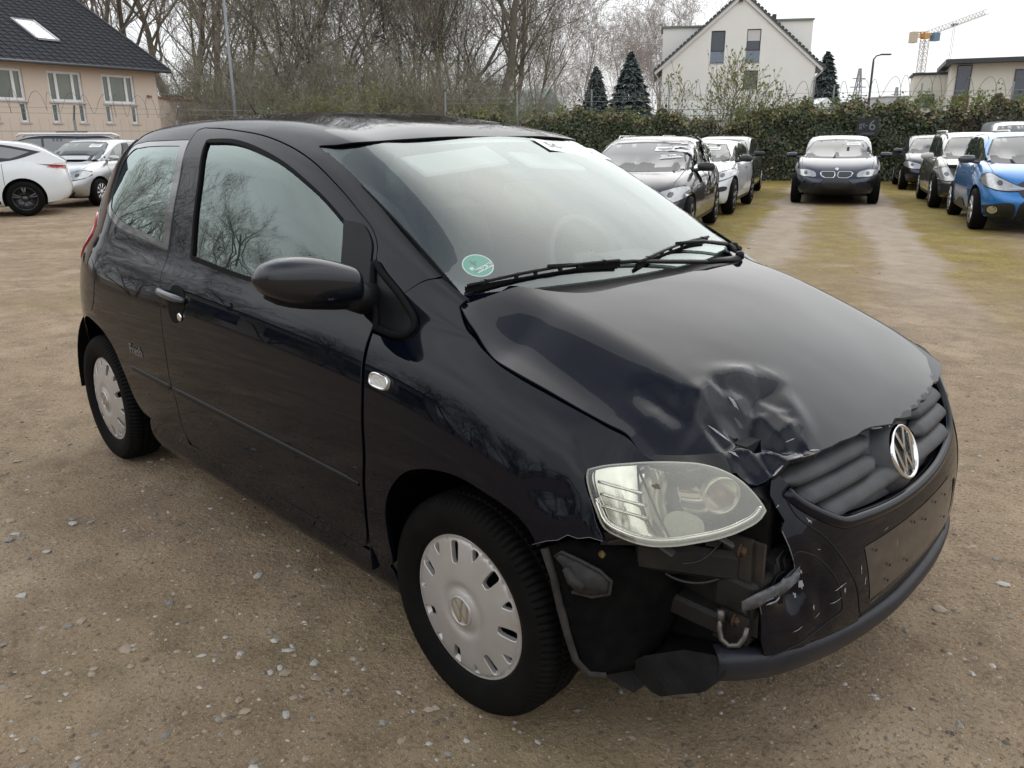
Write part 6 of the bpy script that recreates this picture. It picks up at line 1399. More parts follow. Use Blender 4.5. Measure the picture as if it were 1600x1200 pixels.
# energy absorber block, slotted carrier, cables and hoses
MB().bar((.655,-.52,.52),(.69,-.36,.52),.05,.11).build('foam_absorber',mat('dark_foam',(.012,.012,.012),rough=1,bump=(80,.8,.004)),FOX)
b=MB()
for i in range(5): b.box((.585-.012*i,-.618+.01*i,.632+.003*i),(.028,.012,.02),rz=.6)
b.build('carrier_slots',DARK,FOX)
def hose(pts,r_,nm,m_,corr=0,n=90):
    P_=smooth_curve([(p[0],p[1]) for p in pts],.01,False); Q=np.array(pts,float); t=np.linspace(0,1,len(Q)); tt=np.linspace(0,1,n); from_=[Spl(t,Q[:,i])(tt) for i in range(3)]; R3=[r_*(1+corr*(i%3==0)) for i in range(n)]
    return MB().tube(np.stack(from_,1).tolist(),R3,8).build(nm,m_,FOX,True)
hose([(.36,-.52,.60),(.44,-.585,.50),(.50,-.60,.44),(.56,-.56,.40),(.60,-.50,.42)],.011,'corrugated_hose',mat('hose_black',(.012,.012,.013),rough=.4),.22)
hose([(.40,-.60,.62),(.45,-.64,.55),(.53,-.63,.52),(.60,-.60,.545),(.63,-.585,.60)],.0035,'wiring_loom',mat('hose_black'))
hose([(.42,-.62,.61),(.48,-.655,.575),(.56,-.635,.580),(.60,-.60,.64)],.0028,'wiring_loom',mat('hose_black'))
MB().box((.505,-.640,.548),(.030,.018,.022),rz=.5,bev=.003).build('cable_plug',mat('plug_grey',(.05,.05,.052),rough=.5),FOX)
MB().bar((.46,-.665,.628),(.40,-.735,.612),.030,.006).lathe([(0,.005),(.008,.005),(.008,0)],10,'z',(.43,-.70,.624)).build('wing_bracket',mat('plate_metal'),FOX)
MB().lathe([(0,.006),(.007,.005),(.008,0)],8,'y',(.428,-.786,.606)).build('brass_screw',mat('brass',(.25,.18,.08),rough=.4,metal=.7),FOX)
# lamp lower bracket tabs
MB().bar((.50,-.700,.630),(.54,-.690,.612),.018,.006).bar((.60,-.625,.650),(.625,-.605,.632),.016,.006).build('lamp_tab',mat('plug_grey'),FOX)
# engine bay darkness: radiator shroud, inner floor
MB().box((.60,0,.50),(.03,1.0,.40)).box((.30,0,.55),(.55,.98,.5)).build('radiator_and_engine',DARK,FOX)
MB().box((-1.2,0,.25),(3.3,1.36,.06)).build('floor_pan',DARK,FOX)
# ---- cabin
inn=mat('door_card',(.045,.047,.05),rough=.85)
for mr in (False,'only'):
    trim('door_card',S,[(-1.70,.26,1),(-.40,.26,1),(-.46,.84,1),(-1.70,.86,1)],su=.08,mat=inn,parent=FOX,off=-.05,thick=0,mirror=mr,step=.06)
    trim('side_lining',S,[(-1.72,.26,1),(-1.72,.87,1),(-2.40,.93,1),(-2.85,.93,1),(-2.85,.60,1),(-2.1,.55,1),(-2.0,.3,1)],su=.08,mat=inn,parent=FOX,off=-.045,thick=0,mirror=mr,step=.06)
trim('roof_lining',S,[(-.80,1.83,1),(-.85,1.45,1),(-1.02,1.30,1),(-1.7,1.33,1),(-2.5,1.31,1),(-2.72,1.40,1),(-2.75,1.83,1)],su=.08,mat=HEAD,parent=FOX,off=-.03,thick=0,mirror=True,step=.06)
MB().box((-.33,0,.87),(.46,1.30,.20),bev=.07).box((-.12,0,.93),(.30,1.22,.12),bev=.04).build('dashboard',DASH,FOX)
MB().box((-.42,.36,.99),(.16,.34,.09),bev=.04).build('instrument_hood',DASH,FOX)
st=[Vector((0,.185*math.cos(a),.185*math.sin(a))) for a in np.linspace(0,2*PI,32,endpoint=False)]
SW=MB().tube(st,.017,10,close=True).box((0,0,0),(.03,.13,.11),bev=.02).bar((0,-.17,0),(0,.17,0),.02,.03).build('steering_wheel',DASH,FOX,True); SW.location=(-.58,.36,.97); SW.rotation_euler=(0,-.45,0)
def seat(x,y,back=True):
    s_=empty('seat',(x,y,0)); s_.parent=FOX
    MB().box((.02,0,.50),(.50,.50,.16),bev=.06).build('cushion',SEAT,s_,sub=0)
    m_=Matrix.Rotation(-.30,3,'Y'); MB().box((-.30,0,.86),(.14,.48,.66),m=m_,bev=.06).build('backrest',SEAT,s_)
    MB().box((-.42,0,1.235),(.09,.27,.17),m=m_,bev=.045).build('headrest',SEAT,s_)
seat(-1.05,.36); seat(-1.05,-.36)
MB().box((-2.02,0,.52),(.50,1.16,.16),bev=.05).box((-2.30,0,.86),(.14,1.16,.58),bev=.05,m=Matrix.Rotation(-.28,3,'Y')).build('rear_bench',SEAT,FOX)
for y in (-.3,.3): MB().box((-2.38,y,1.17),(.08,.24,.12),bev=.04).build('headrest',SEAT,FOX)
# roof aerial
MB().tube([(-2.26,0,1.50),(-2.34,0,1.58),(-2.43,0,1.67)],[.006,.004,.003],6).box((-2.25,0,1.505),(.05,.03,.02)).build('aerial',PLA,FOX,True)
# ================================================================ the other parked cars
CGL=mat('car_window_dark',(.030,.038,.040),rough=.03,spec=.9,ior=1.6,coat=1); CWS=mat('car_windscreen',(.10,.11,.11),rough=.10,ior=1.45,coat=.15)
BTR=mat('black_trim',(.014,.014,.015),rough=.45); LMP=mat('lamp_clear',(.30,.30,.30),rough=.12,metal=.6,coat=1,noise=(14,.8,(.55,.55,.55))); ALU=mat('alloy',(.50,.50,.51),rough=.3,metal=.8); BAL=mat('black_alloy',(.015,.015,.016),rough=.3,coat=.5)
ARCH=mat('arch_lining',(.008,.008,.008),rough=.95); RED=mat('tail_red',(.60,.03,.03),rough=.15,coat=1)
def sp(pts,x): return F(*pts)(x)
def wheel_meshes():
    t=MB().lathe([(.205,-.10),(.225,-.112),(.27,-.112),(.305,-.100),(.322,-.075),(.322,.075),(.305,.10),(.27,.11),(.205,.09)],40,'y')
    return t
def build_wheel(par,x,y,R_,sg,style,rimm,z=None):
    w=empty('wheel',(x,y,R_ if z is None else z)); w.parent=par; k=R_/.322
    t=wheel_meshes(); t.v=[(a*k,b*sg*1.0,c*k) for a,b,c in t.v]; t.build('tyre',TYR,w,True)
    b=MB().lathe([(.222*k,-.10*sg),(.214*k,-.108*sg),(.200*k,-.095*sg),(.196*k,-.05*sg),(.05,-.03*sg),(0,-.03*sg)],32,'y')
    b.build('rim_barrel',BAL if style!='cap' else rimm,w,True)
    b=MB()
    if style=='five':
        for i in range(5):
            a=2*PI*i/5+.3; 
            for d in (-.13,.13): b.bar((.04*math.cos(a),-.085*sg,.04*math.sin(a)),(.205*k*math.cos(a+d),-.098*sg,.205*k*math.sin(a+d)),.030,.025,up=(0,1,0))
    elif style=='multi':
        for i in range(10):
            a=2*PI*i/10; b.bar((.04*math.cos(a),-.080*sg,.04*math.sin(a)),(.205*k*math.cos(a),-.098*sg,.205*k*math.sin(a)),.028,.022,up=(0,1,0))
    else:
        for i in range(9):
            a=2*PI*i/9; b.bar((.06*math.cos(a),-.095*sg,.06*math.sin(a)),(.200*k*math.cos(a),-.102*sg,.200*k*math.sin(a)),.050,.018,up=(0,1,0))
    b.lathe([(.055,-.09*sg),(.05,-.105*sg),(0,-.107*sg)],20,'y').lathe([(.218*k,-.098*sg),(.214*k,-.11*sg),(.205*k,-.098*sg)],32,'y')
    b.build('rim_spokes',rimm,w,True); return w
def make_car(nm,loc,az,pt,L_=4.4,W=.89,front=.85,wb=2.65,R_=.315,belt=((.85,.62),(.5,.76),(0,.86),(-.5,.93),(-1.5,.96),(-3.0,1.0),(-3.55,.98)),
             roof=((-.25,.95),(-.7,1.22),(-1.15,1.38),(-1.6,1.42),(-2.3,1.40),(-2.9,1.28),(-3.45,1.0)),hoodz=((.85,.66),(.6,.78),(0,.90),(-.45,.985)),zb=.20,
             gh=(-.35,-3.45),wroof=.56,side_glass=None,ws=None,rim='multi',rimm=None,label='',windows=2,tail=(),mirror_m=None,head=None,grille=None,intake=None,extras=None,cat='car',hatch=True,paper=True,group=None,nfront=5.0,side=None,rear_lamp=None):
    rimm=rimm or ALU; car=empty(nm,loc,az,label=label,cat=cat,group=group); xr=front-L_
    bz=F(*belt); hz=F(*hoodz); rz=F(*roof)
    # lower body: stacked rounded-plan rings
    xc=(front+xr)/2; hl=L_/2; n=96; th=np.linspace(0,2*PI,n,endpoint=False); e=.42
    ux=np.sign(np.cos(th))*np.abs(np.cos(th))**e; uy=np.sign(np.sin(th))*np.abs(np.sin(th))**e
    # densify along the sides
    rings=[(.80,.86,0,-.02),(.955,.955,.05,0),(.985,.985,.14,0),(1,1,.30,0),(1,1,.48,0),(.995,.998,.62,0),(.985,.985,.76,0),(.965,.955,.88,0),(.94,.915,.96,0),(.90,.87,1.0,0),(.78,.74,1.03,0),(.55,.5,1.045,0),(.25,.2,1.05,0)]
    V=[];Fc=[]
    for kx,ky,h,dz in rings:
        for a,b_ in zip(ux,uy):
            x=xc+hl*kx*a; nosef=max(0,(x-(front-.75))/.75); 
            xx=min(x,front-.02); top=float(hz(xx)) if x>-.45 else float(bz(xx)); 
            bt=zb+(.10*max(0,(x-(front-.55))/.55)**2)+(.10*max(0,((xr+.6)-x)/.6)**2)
            w=W*ky*(1-.10*max(0,(x-(front-1.1))/1.1)**2-.07*max(0,((xr+.9)-x)/.9)**2)
            zz=bt+(top-bt)*h; 
            # rake the nose: upper rings pulled back
            if x>front-.6: x-= .16*max(0,h-.55)/.45*((x-(front-.6))/.6)
            V.append((x,w*b_,zz+dz))
    for i in range(len(rings)-1):
        for j in range(n): Fc.append((i*n+j,i*n+(j+1)%n,(i+1)*n+(j+1)%n,(i+1)*n+j))
    Fc+=[tuple(range(n-1,-1,-1)),tuple((len(rings)-1)*n+j for j in range(n))]
    me=mesh('body',V,Fc,True); body=obj('body',me,[pt,ARCH],car)
    bm=bmesh.new(); bm.from_mesh(me); bmesh.ops.recalc_face_normals(bm,faces=bm.faces); bm.to_mesh(me); bm.free()
    cut=MB(); Ra=R_+.055
    for x in (0,-wb):
        for s in (1,-1): cut.lathe([(0,s*(W-.30)),(Ra,s*(W-.30)),(Ra,s*(W+.2)),(0,s*(W+.2))],36,'y',(x,0,R_+.005))
    co=cut.build('cutter',ARCH,None); co.location=loc; co.rotation_euler=(0,0,az)
    md=body.modifiers.new('b','BOOLEAN'); md.operation='DIFFERENCE'; md.object=co; md.solver='EXACT'
    bpy.context.view_layer.update(); dg=bpy.context.evaluated_depsgraph_get(); nm_=bpy.data.meshes.new_from_object(body.evaluated_get(dg)); body.modifiers.clear(); body.data=nm_; bpy.data.objects.remove(co)
    nm_.polygons.foreach_set('use_smooth',[True]*len(nm_.polygons)); nm_.set_sharp_from_angle(angle=math.radians(38))
    # greenhouse
    xs=np.linspace(gh[0],gh[1],40); V=[];Fc=[]; sec=[(1,0),(.985,.25),(.955,.5),(.915,.75),(.885,.88),(.82,.96),(.62,1.0),(.32,1.015),(0,1.02)]
    for x in xs:
        b0=float(bz(x))-.06; rt=float(rz(x)); rt=max(rt,b0+.02); wb_=W*.87; fr=min(1,max(0,(rt-b0)/.48)); wt=wb_*(1-fr)+wroof*fr*1.13
        plan=1-.10*max(0,(x-(gh[0]-.9))/.9)**2-.12*max(0,((gh[1]+.8)-x)/.8)**2
        for kx,h in sec: 
            w=(wb_*(1-h)+wt*h) if kx>.88 else wt*kx/.885*.98
            V.append((x,w*plan*(1 if kx>.88 else 1),b0+(rt-b0)*h))
    m=len(sec)
    V=V+[(a,-b_,c) for a,b_,c in V]; o2=40*m
    for i in range(39):
        for j in range(m-1): Fc.append((i*m+j,i*m+j+1,(i+1)*m+j+1,(i+1)*m+j)); Fc.append((o2+i*m+j,o2+(i+1)*m+j,o2+(i+1)*m+j+1,o2+i*m+j+1))
    g_=mesh('cabin',V,Fc,True); bm=bmesh.new(); bm.from_mesh(g_); bmesh.ops.remove_doubles(bm,verts=bm.verts,dist=.0005); bmesh.ops.recalc_face_normals(bm,faces=bm.faces); bm.to_mesh(g_); bm.free()
    cab=obj('roof',g_,pt,car)
    def bvh(*ms):
        b=bmesh.new()
        for q in ms: b.from_mesh(q)
        t=BVHTree.FromBMesh(b); b.free(); return t
    TB=bvh(nm_,g_); 
    def patch(name,poly,view,m_,par,off=.004,step=.06,holes=(),corner=True,deep=0):
        """view: 'side' poly in (x,z) hit from +y and -y by sign; 'front' poly in (y,z); 'top' poly (x,y)"""
        c=smooth_curve([(p[0],p[1],1) if (corner and len(p)<3) else p for p in poly],step*.6); vo,F_,lp=triangulate(c,[smooth_curve(h,step*.6) for h in holes],step,step); P=[];ok=[]
        for a,b_ in vo:
            if view=='L': o_,d=Vector((a,3,b_)),Vector((0,-1,0))
            elif view=='R': o_,d=Vector((a,-3,b_)),Vector((0,1,0))
            elif view=='F': o_,d=Vector((front+2,a,b_)),Vector((-1,0,0))
            elif view=='B': o_,d=Vector((xr-2,a,b_)),Vector((1,0,0))
            else: o_,d=Vector((a,b_,4)),Vector((0,0,-1))
            h,nr,_,_=TB.ray_cast(o_,d)
            if h is None: P.append((a,0,b_)); ok.append(False); continue
            if nr.dot(d)>0: nr=-nr
            P.append(tuple(h+nr*off)); ok.append(True)
        F2=[f for f in F_ if all(ok[i] for i in f)]
        if not F2: return None
        me_=mesh(name,P,F2,True); o=obj(name,me_,m_,par); return o
    # windscreen
    zb0=float(bz(gh[0]-.08))+.065; 
    wsp=ws or [(-W*.78,zb0),(-wroof*.93,float(rz(gh[0]-.80))-.055),(wroof*.93,float(rz(gh[0]-.80))-.055),(W*.78,zb0)]
    wsp=[(wsp[0][0],wsp[0][1],1),((wsp[0][0]+wsp[1][0])/2-.01,(wsp[0][1]+wsp[1][1])/2),(wsp[1][0],wsp[1][1],1),(0,wsp[1][1]+.022),(wsp[2][0],wsp[2][1],1),((wsp[2][0]+wsp[3][0])/2+.01,(wsp[2][1]+wsp[3][1])/2),(wsp[3][0],wsp[3][1],1),(0,wsp[0][1]-.01)]
    big=offset_poly(smooth_curve(wsp,.03),.022)
    patch('screen_border',[tuple(p) for p in big[::3]],'F',BTR,car,.003,.08)
    wsc=patch('windscreen',wsp,'F',CWS,car,.007,.08)
    if paper and wsc:
        zt=wsp[2][1]-.035; o=patch('number_sheet',[(wroof*.30,zt-.055),(wroof*.30,zt),(wroof*.80,zt),(wroof*.80,zt-.055)],'F',WHT,wsc,.011,.05)
        patch('printed_number',[(wroof*.36,zt-.034),(wroof*.36,zt-.022),(wroof*.74,zt-.022),(wroof*.74,zt-.034)],'F',mat('print_grey'),wsc,.013,.05)
    # wiper
    pass
    # side windows
    for v,s in (('L',1),('R',-1)):
        for poly in (side_glass or []):
            patch('side_window',poly,v,CGL,car,.005,.08,corner=False)
        if side_glass and side:
            patch('window_frame',side,v,BTR,car,.0025,.08,corner=False)
        for x in ((-.42,-1.45,-2.35) if windows==2 else (-.42,-1.60)):
            patch('door_seam',[(x,.26),(x+.008,.26),(x+.008,float(bz(x))-.02),(x,float(bz(x))-.02)],v,DARK,car,.0025,.08)
        for x in ((-1.28,-2.2) if windows==2 else (-1.42,)):
            patch('door_handle',[(x-.09,.80),(x+.09,.81),(x+.09,.835),(x-.09,.83)],v,mirror_m or pt,car,.022,.04)
        patch('sill_strip',[(-.42,.24),(-wb+.42,.24),(-wb+.42,.30),(-.42,.30)],v,BTR,car,.004,.1)
    # mirrors
    for s in (1,-1):
        c=Vector((-.52,s*(W+.085),float(bz(-.5))+.085)); b=MB(); pts=[(c.x,c.y-s*.13,c.z-.01),(c.x,c.y-s*.10,c.z),(c.x,c.y,c.z),(c.x,c.y+s*.09,c.z-.005),(c.x,c.y+s*.115,c.z-.01)]
        b.tube(pts,[.02,.058,.064,.054,.02],14); b.v=[((x-c.x)*.75+c.x,y,(z-c.z)*1.0+c.z) for x,y,z in b.v]; b.bar((c.x,s*(W*.84),c.z-.06),(c.x,c.y-s*.05,c.z-.03),.05,.05)
        b.build('door_mirror',mirror_m or pt,car,True)
    # lamps, grille, intakes
    for poly in (head or [[(W*.52,.62),(W*.50,.70),(W*.75,.74),(W*.93,.74),(W*.95,.68),(W*.80,.62)]]):
        for s in (1,-1):
            pp=[(y*s,*q) for y,*q in poly]; 
            patch('lamp_surround',[tuple(p) for p in offset_poly(smooth_curve([(p[0],p[1]) for p in pp],.03),.016)[::3]],'F',BTR,car,.004,.04)
            hlm=patch('headlight',pp,'F',LMP,car,.010,.035,corner=False)
            if hlm:
                cx_=sum(p[0] for p in pp)/len(pp); cz_=sum(p[1] for p in pp)/len(pp); patch('lens',[(cx_+.035*math.cos(a),cz_+.035*math.sin(a)) for a in np.linspace(0,2*PI,12,endpoint=False)],'F',mat('lamp_lens_dark',(.05,.05,.055),rough=.02,coat=1),hlm,.016,.02)
    for nm2,poly,m_ in (grille or []): patch(nm2,poly,'F',m_,car,.006,.05,corner=False)
    for nm2,poly,m_ in (intake or []): patch(nm2,poly,'F',m_,car,.006,.05,corner=False)
    patch('bonnet_seam',[(-W*.80,float(hz(.35))*.99,1),(-W*.62,float(hz(front-.12))-.035),(0,float(hz(front-.10))-.02),(W*.62,float(hz(front-.12))-.035),(W*.80,float(hz(.35))*.99,1),(W*.62,float(hz(front-.12))-.028),(0,float(hz(front-.10))-.013),(-W*.62,float(hz(front-.12))-.028)],'F',DARK,car,.003,.05) if False else None
    for s in (1,-1):
        x_=np.linspace(front-.22,-.40,12); pts=[]
        for x in x_:
            h,nr,_,_=TB.ray_cast(Vector((x,s*W*(.80-.14*max(0,(x-.2))),4)),Vector((0,0,-1)))
            if h: pts.append(h+Vector((0,0,.0005)))
        if len(pts)>2: MB().tube(pts,.004,4).build('bonnet_gap',DARK,car)
    # tail lamps for cars seen from behind
    for poly,v in (rear_lamp or []): patch('tail_lamp',poly,v,RED,car,.01,.04,corner=False)
    for x in (0,-wb):
        for s in (1,-1): build_wheel(car,x,s*(W-.115),R_,-s,rim,rimm)
    if extras: extras(car,patch,TB)
    # underside darkness
    MB().box((-wb/2,0,zb+.05),(wb-.7,W*1.7,.12)).build('underbody',ARCH,car)
    return car
AZ=math.radians(-66)
def lp(x,y,lx,ly,az=AZ): return (x+lx*math.cos(az)-ly*math.sin(az),y+lx*math.sin(az)+ly*math.cos(az),0)
GREY=paint('gunmetal_paint',(.060,.058,.062)); DKB=paint('anthracite_paint',(.030,.036,.052)); BLU=paint('blue_paint',(.010,.15,.42)); SIL=paint('silver_paint',(.42,.43,.44)); WHP=mat('white_paint',(.62,.64,.66),rough=.3,coat=1); CHA=paint('champagne_grey_paint',(.20,.19,.175)); NVY=paint('dark_navy_paint',(.018,.021,.032)); SLV2=paint('pale_silver_paint',(.30,.31,.31))
BLU.node_tree.nodes['Principled BSDF'].inputs['Metallic'].default_value=.35
sg_sal=[[(-.62,1.0,1),(-1.25,1.33),(-1.62,1.36,1),(-1.62,.985,1)],[(-1.68,.985,1),(-1.68,1.36,1),(-2.2,1.34),(-2.62,1.24),(-2.78,1.03,1),(-2.3,.99)]]
sd_sal=[(-.50,.975,1),(-1.22,1.36),(-1.9,1.385),(-2.3,1.36),(-2.75,1.25),(-2.98,1.02,1),(-1.8,.965)]
CHD=[('chrome_bar')]
# dark metallic saloon coupe, left row nearest, with a taped wrecked flank
def cla_extra(car,patch,TB):
    st=empty('front_badge',(0,0,0)); st.parent=car; x0=.80
    MB().tube([(x0+.012,.085*math.cos(a),.60+.085*math.sin(a)) for a in np.linspace(0,2*PI,24,endpoint=False)],.008,6,close=True).build('badge_ring',CHR,st)
    b=MB()
    for k in range(3):
        a=PI/2+2*PI*k/3; b.bar((x0+.012,0,.60),(x0+.012,.082*math.cos(a),.60+.082*math.sin(a)),.018,.012,up=(1,0,0))
    b.build('badge_star',CHR,st); MB().bar((x0,-.36,.60),(x0,-.09,.60),.02,.02).bar((x0,.09,.60),(x0,.36,.60),.02,.02).build('grille_bar',CHR,car)
    # plastic film and tape over the broken left windows and pillar
    rs=random.Random(3)
    for i in range(26):
        x=rs.uniform(-.7,-2.6); z=rs.uniform(.75,1.38); w=rs.uniform(.05,.22); h=rs.uniform(.05,.20)
        patch('torn_film',[(x+w*math.cos(a)*(1+.5*rs.random()),z+h*math.sin(a)*(1+.5*rs.random())) for a in np.linspace(0,2*PI,7,endpoint=False)],'L',mat('film_shine',(.45,.45,.46),rough=.12,coat=1) if i%3 else mat('black_gloss_film',(.01,.01,.012),rough=.05,coat=1),car,.012+rs.random()*.02,.05)
    for i in range(9):
        y=rs.uniform(.42,.62); z=rs.uniform(1.10,1.34); patch('tape_strip',[(y-.16,z-.02),(y+.06,z-.005),(y+.06,z+.004),(y-.16,z-.008)],'F',mat('film_shine'),car,.016,.05)
hd=lambda W,a=.50,b=.95,z0=.62,z1=.76:[(W*a,z0+.02),(W*(a+.06),z0+.075),(W*(a+.25),z1-.01),(W*(b-.02),z1),(W*b,z1-.07),(W*(b-.12),z0+.0)]
make_car('saloon_car',lp(-6.88,10.03,2.70,0),AZ,GREY,L_=4.63,W=.89,front=.90,wb=2.70,R_=.32,roof=((-.30,.95),(-.75,1.20),(-1.25,1.39),(-1.7,1.43),(-2.3,1.40),(-2.9,1.26),(-3.4,1.06)),hoodz=((.90,.66),(.6,.80),(0,.92),(-.45,1.0)),side_glass=sg_sal,side=sd_sal,head=[hd(.89,.48,.96,.60,.76)],grille=[('grille',[(-.42,.56),(-.36,.68),(0,.70),(.36,.68),(.42,.56),(.30,.48),(-.30,.48)],BTR)],intake=[('air_intake',[(-.75,.32),(-.72,.42),(-.45,.40),(-.45,.30)],BTR),('air_intake',[(.75,.32),(.72,.42),(.45,.40),(.45,.30)],BTR),('air_intake',[(-.40,.26),(-.38,.38),(.38,.38),(.40,.26)],BTR)],label='dark grey coupe-saloon with a star badge and taped, battered left side',rim='five',rimm=BAL,mirror_m=BTR,extras=cla_extra)
# white coupe behind it
make_car('white_coupe',(-7.60,11.85,0),math.radians(-68),WHP,L_=4.28,W=.90,front=.92,wb=2.61,R_=.33,belt=((.92,.62),(.5,.78),(0,.88),(-.5,.93),(-1.5,.95),(-3.0,.99),(-3.4,.95)),roof=((-.30,.94),(-.75,1.17),(-1.25,1.33),(-1.7,1.36),(-2.3,1.31),(-2.9,1.15),(-3.3,1.0)),side_glass=[[(-.62,.98,1),(-1.2,1.27),(-1.9,1.28),(-2.5,1.13),(-2.3,.99,1)]],side=[(-.52,.96,1),(-1.2,1.30),(-1.9,1.31),(-2.7,1.10),(-2.4,.965,1)],wroof=.55,head=[[(.90*.55,.64),(.90*.62,.72),(.90*.80,.80),(.90*.95,.83),(.90*.97,.76),(.90*.82,.66)]],grille=[('grille',[(-.34,.30),(-.46,.50),(.46,.50),(.34,.30)],BTR)],intake=[('side_slot',[(.62,.47),(.80,.49),(.80,.52),(.66,.52)],BTR),('side_slot',[(-.62,.47),(-.80,.49),(-.80,.52),(-.66,.52)],BTR)],label='white two-door coupe parked between two dark cars on the left of the lane',windows=1,rim='five',rimm=BAL,mirror_m=BTR)
# dark blue hatch, third in that row
make_car('dark_hatchback',(-9.55,16.05,0),AZ,DKB,L_=4.35,W=.88,front=.80,wb=2.69,R_=.325,roof=((-.30,.95),(-.75,1.20),(-1.25,1.39),(-1.7,1.43),(-2.6,1.41),(-3.1,1.30),(-3.45,1.08)),side_glass=sg_sal,side=sd_sal,label='dark blue hatchback with a dented rear left wheel arch, last in the left row',rim='multi',mirror_m=BTR)
# silver estate roof behind the first saloon
make_car('silver_estate',(-10.4,13.6,0),AZ,SLV2,L_=4.6,W=.90,front=.9,wb=2.7,R_=.32,roof=((-.30,.98),(-.75,1.25),(-1.25,1.40),(-1.7,1.44),(-2.6,1.43),(-3.2,1.36),(-3.6,1.12)),side_glass=sg_sal,label='silver estate car hidden behind the dark grey coupe-saloon, only its roof showing',extras=lambda car,patch,TB:[MB().tube([(-1.2,s*.53,1.39),(-1.35,s*.53,1.45),(-3.0,s*.52,1.45),(-3.2,s*.52,1.39)],.014,6).build('roof_rail',ALU,car) for s in (1,-1)])
# grey saloon facing us in the middle of the lane
def e90(car,patch,TB):
    for s in (1,-1):
        o=patch('kidney_frame',[(s*.02,.60),(s*.025,.675),(s*.06,.70),(s*.28,.70),(s*.33,.67),(s*.30,.60),(s*.22,.565),(s*.06,.565)],'F',CHR,car,.010,.03,corner=True)
        patch('kidney_grille',[(s*.035,.605),(s*.04,.668),(s*.07,.688),(s*.27,.688),(s*.305,.665),(s*.28,.61),(s*.21,.58),(s*.07,.58)],'F',BTR,car,.014,.03,corner=True)
    patch('front_badge',[(.035*math.cos(a),.745+.03*math.sin(a)) for a in np.linspace(0,2*PI,14,endpoint=False)],'F',LMP,car,.008,.02)
    # wipers parked upright against the screen
    for y in (.20,.66): MB().bar((-.42,y*.9,.99),(-.80,y*.9-.10,1.23),.016,.02).bar((-.44,y*.9,1.0),(-.62,y*.9+.02,1.18),.05,.02).build('upright_wiper',BTR,car)
make_car('grey_saloon',(-6.50,15.95,0),math.radians(-66),DKB,L_=4.52,W=.905,front=.80,wb=2.76,R_=.325,side_glass=sg_sal,side=sd_sal,hoodz=((.80,.72),(.5,.82),(0,.93),(-.45,1.0)),roof=((-.30,.96),(-.75,1.20),(-1.25,1.38),(-1.7,1.425),(-2.3,1.40),(-2.9,1.24),(-3.35,1.06)),head=[[(.40,.605),(.42,.665),(.52,.715),(.70,.735),(.80,.725),(.79,.66),(.70,.612),(.55,.595)]],intake=[('air_intake',[(-.32,.30),(-.36,.40),(.36,.40),(.32,.30)],BTR),('air_intake',[(-.72,.36),(-.70,.42),(-.42,.42),(-.40,.36)],BTR),('air_intake',[(.72,.36),(.70,.42),(.42,.42),(.40,.36)],BTR),('plate_recess',[(-.27,.47),(-.27,.54),(.27,.54),(.27,.47)],mat('dark_recess',(.02,.022,.028),rough=.5))],label='dark grey saloon with double chrome kidney grille facing us in the lane',mirror_m=DKB,extras=e90)
# right row
make_car('dark_car',lp(-7.13,21.69,0,.76),AZ,NVY,L_=4.3,W=.87,front=.82,wb=2.6,R_=.32,side_glass=sg_sal,side=sd_sal,label='black hatchback farthest in the right row, next to the hedge',roof=((-.30,.95),(-.75,1.20),(-1.25,1.39),(-1.7,1.43),(-2.6,1.40),(-3.1,1.28),(-3.4,1.08)),mirror_m=NVY,head=[hd(.87,.45,.93,.60,.74)])
def wag(car,patch,TB):
    for s in (1,-1): MB().tube([(-1.15,s*.58,1.42),(-1.25,s*.58,1.50),(-3.2,s*.56,1.50),(-3.35,s*.56,1.42)],.022,8).build('roof_rail',ALU,car,True)
    MB().box((.52,0,.90),(.55,1.40,.02),m=Matrix.Rotation(.12,3,'Y')).build('sprung_bonnet',CHA,car)
    MB().box((.76,0,.83),(.06,1.36,.05)).build('bonnet_gap',DARK,car)
make_car('grey_estate',lp(-4.5,16.13,0,.80),AZ,CHA,L_=4.57,W=.885,front=.85,wb=2.6,R_=.325,side_glass=[[(-.62,1.0,1),(-1.25,1.35),(-1.62,1.38,1),(-1.62,.985,1)],[(-1.68,.985,1),(-1.68,1.39,1),(-2.45,1.38,1),(-2.55,1.02,1)],[(-2.62,1.02,1),(-2.52,1.37,1),(-3.2,1.30,1),(-3.35,1.08,1)]],side=[(-.50,.975,1),(-1.22,1.38),(-1.9,1.41),(-2.6,1.40),(-3.25,1.33),(-3.45,1.04,1),(-1.8,.965)],roof=((-.30,.96),(-.75,1.23),(-1.25,1.43),(-1.7,1.475),(-2.6,1.47),(-3.2,1.41),(-3.6,1.15)),hoodz=((.85,.74),(.5,.84),(0,.93),(-.45,1.0)),label='champagne-grey estate with roof rails and a sprung-up bonnet in the right row',head=[[(.50,.62),(.50,.74),(.84,.75),(.85,.64)]],intake=[('air_intake',[(-.80,.34),(-.78,.48),(-.50,.44),(-.50,.34)],BTR),('air_intake',[(.80,.34),(.78,.48),(.50,.44),(.50,.34)],BTR)],mirror_m=mat('pale_mirror',(.45,.45,.44),rough=.3,coat=1),extras=wag)
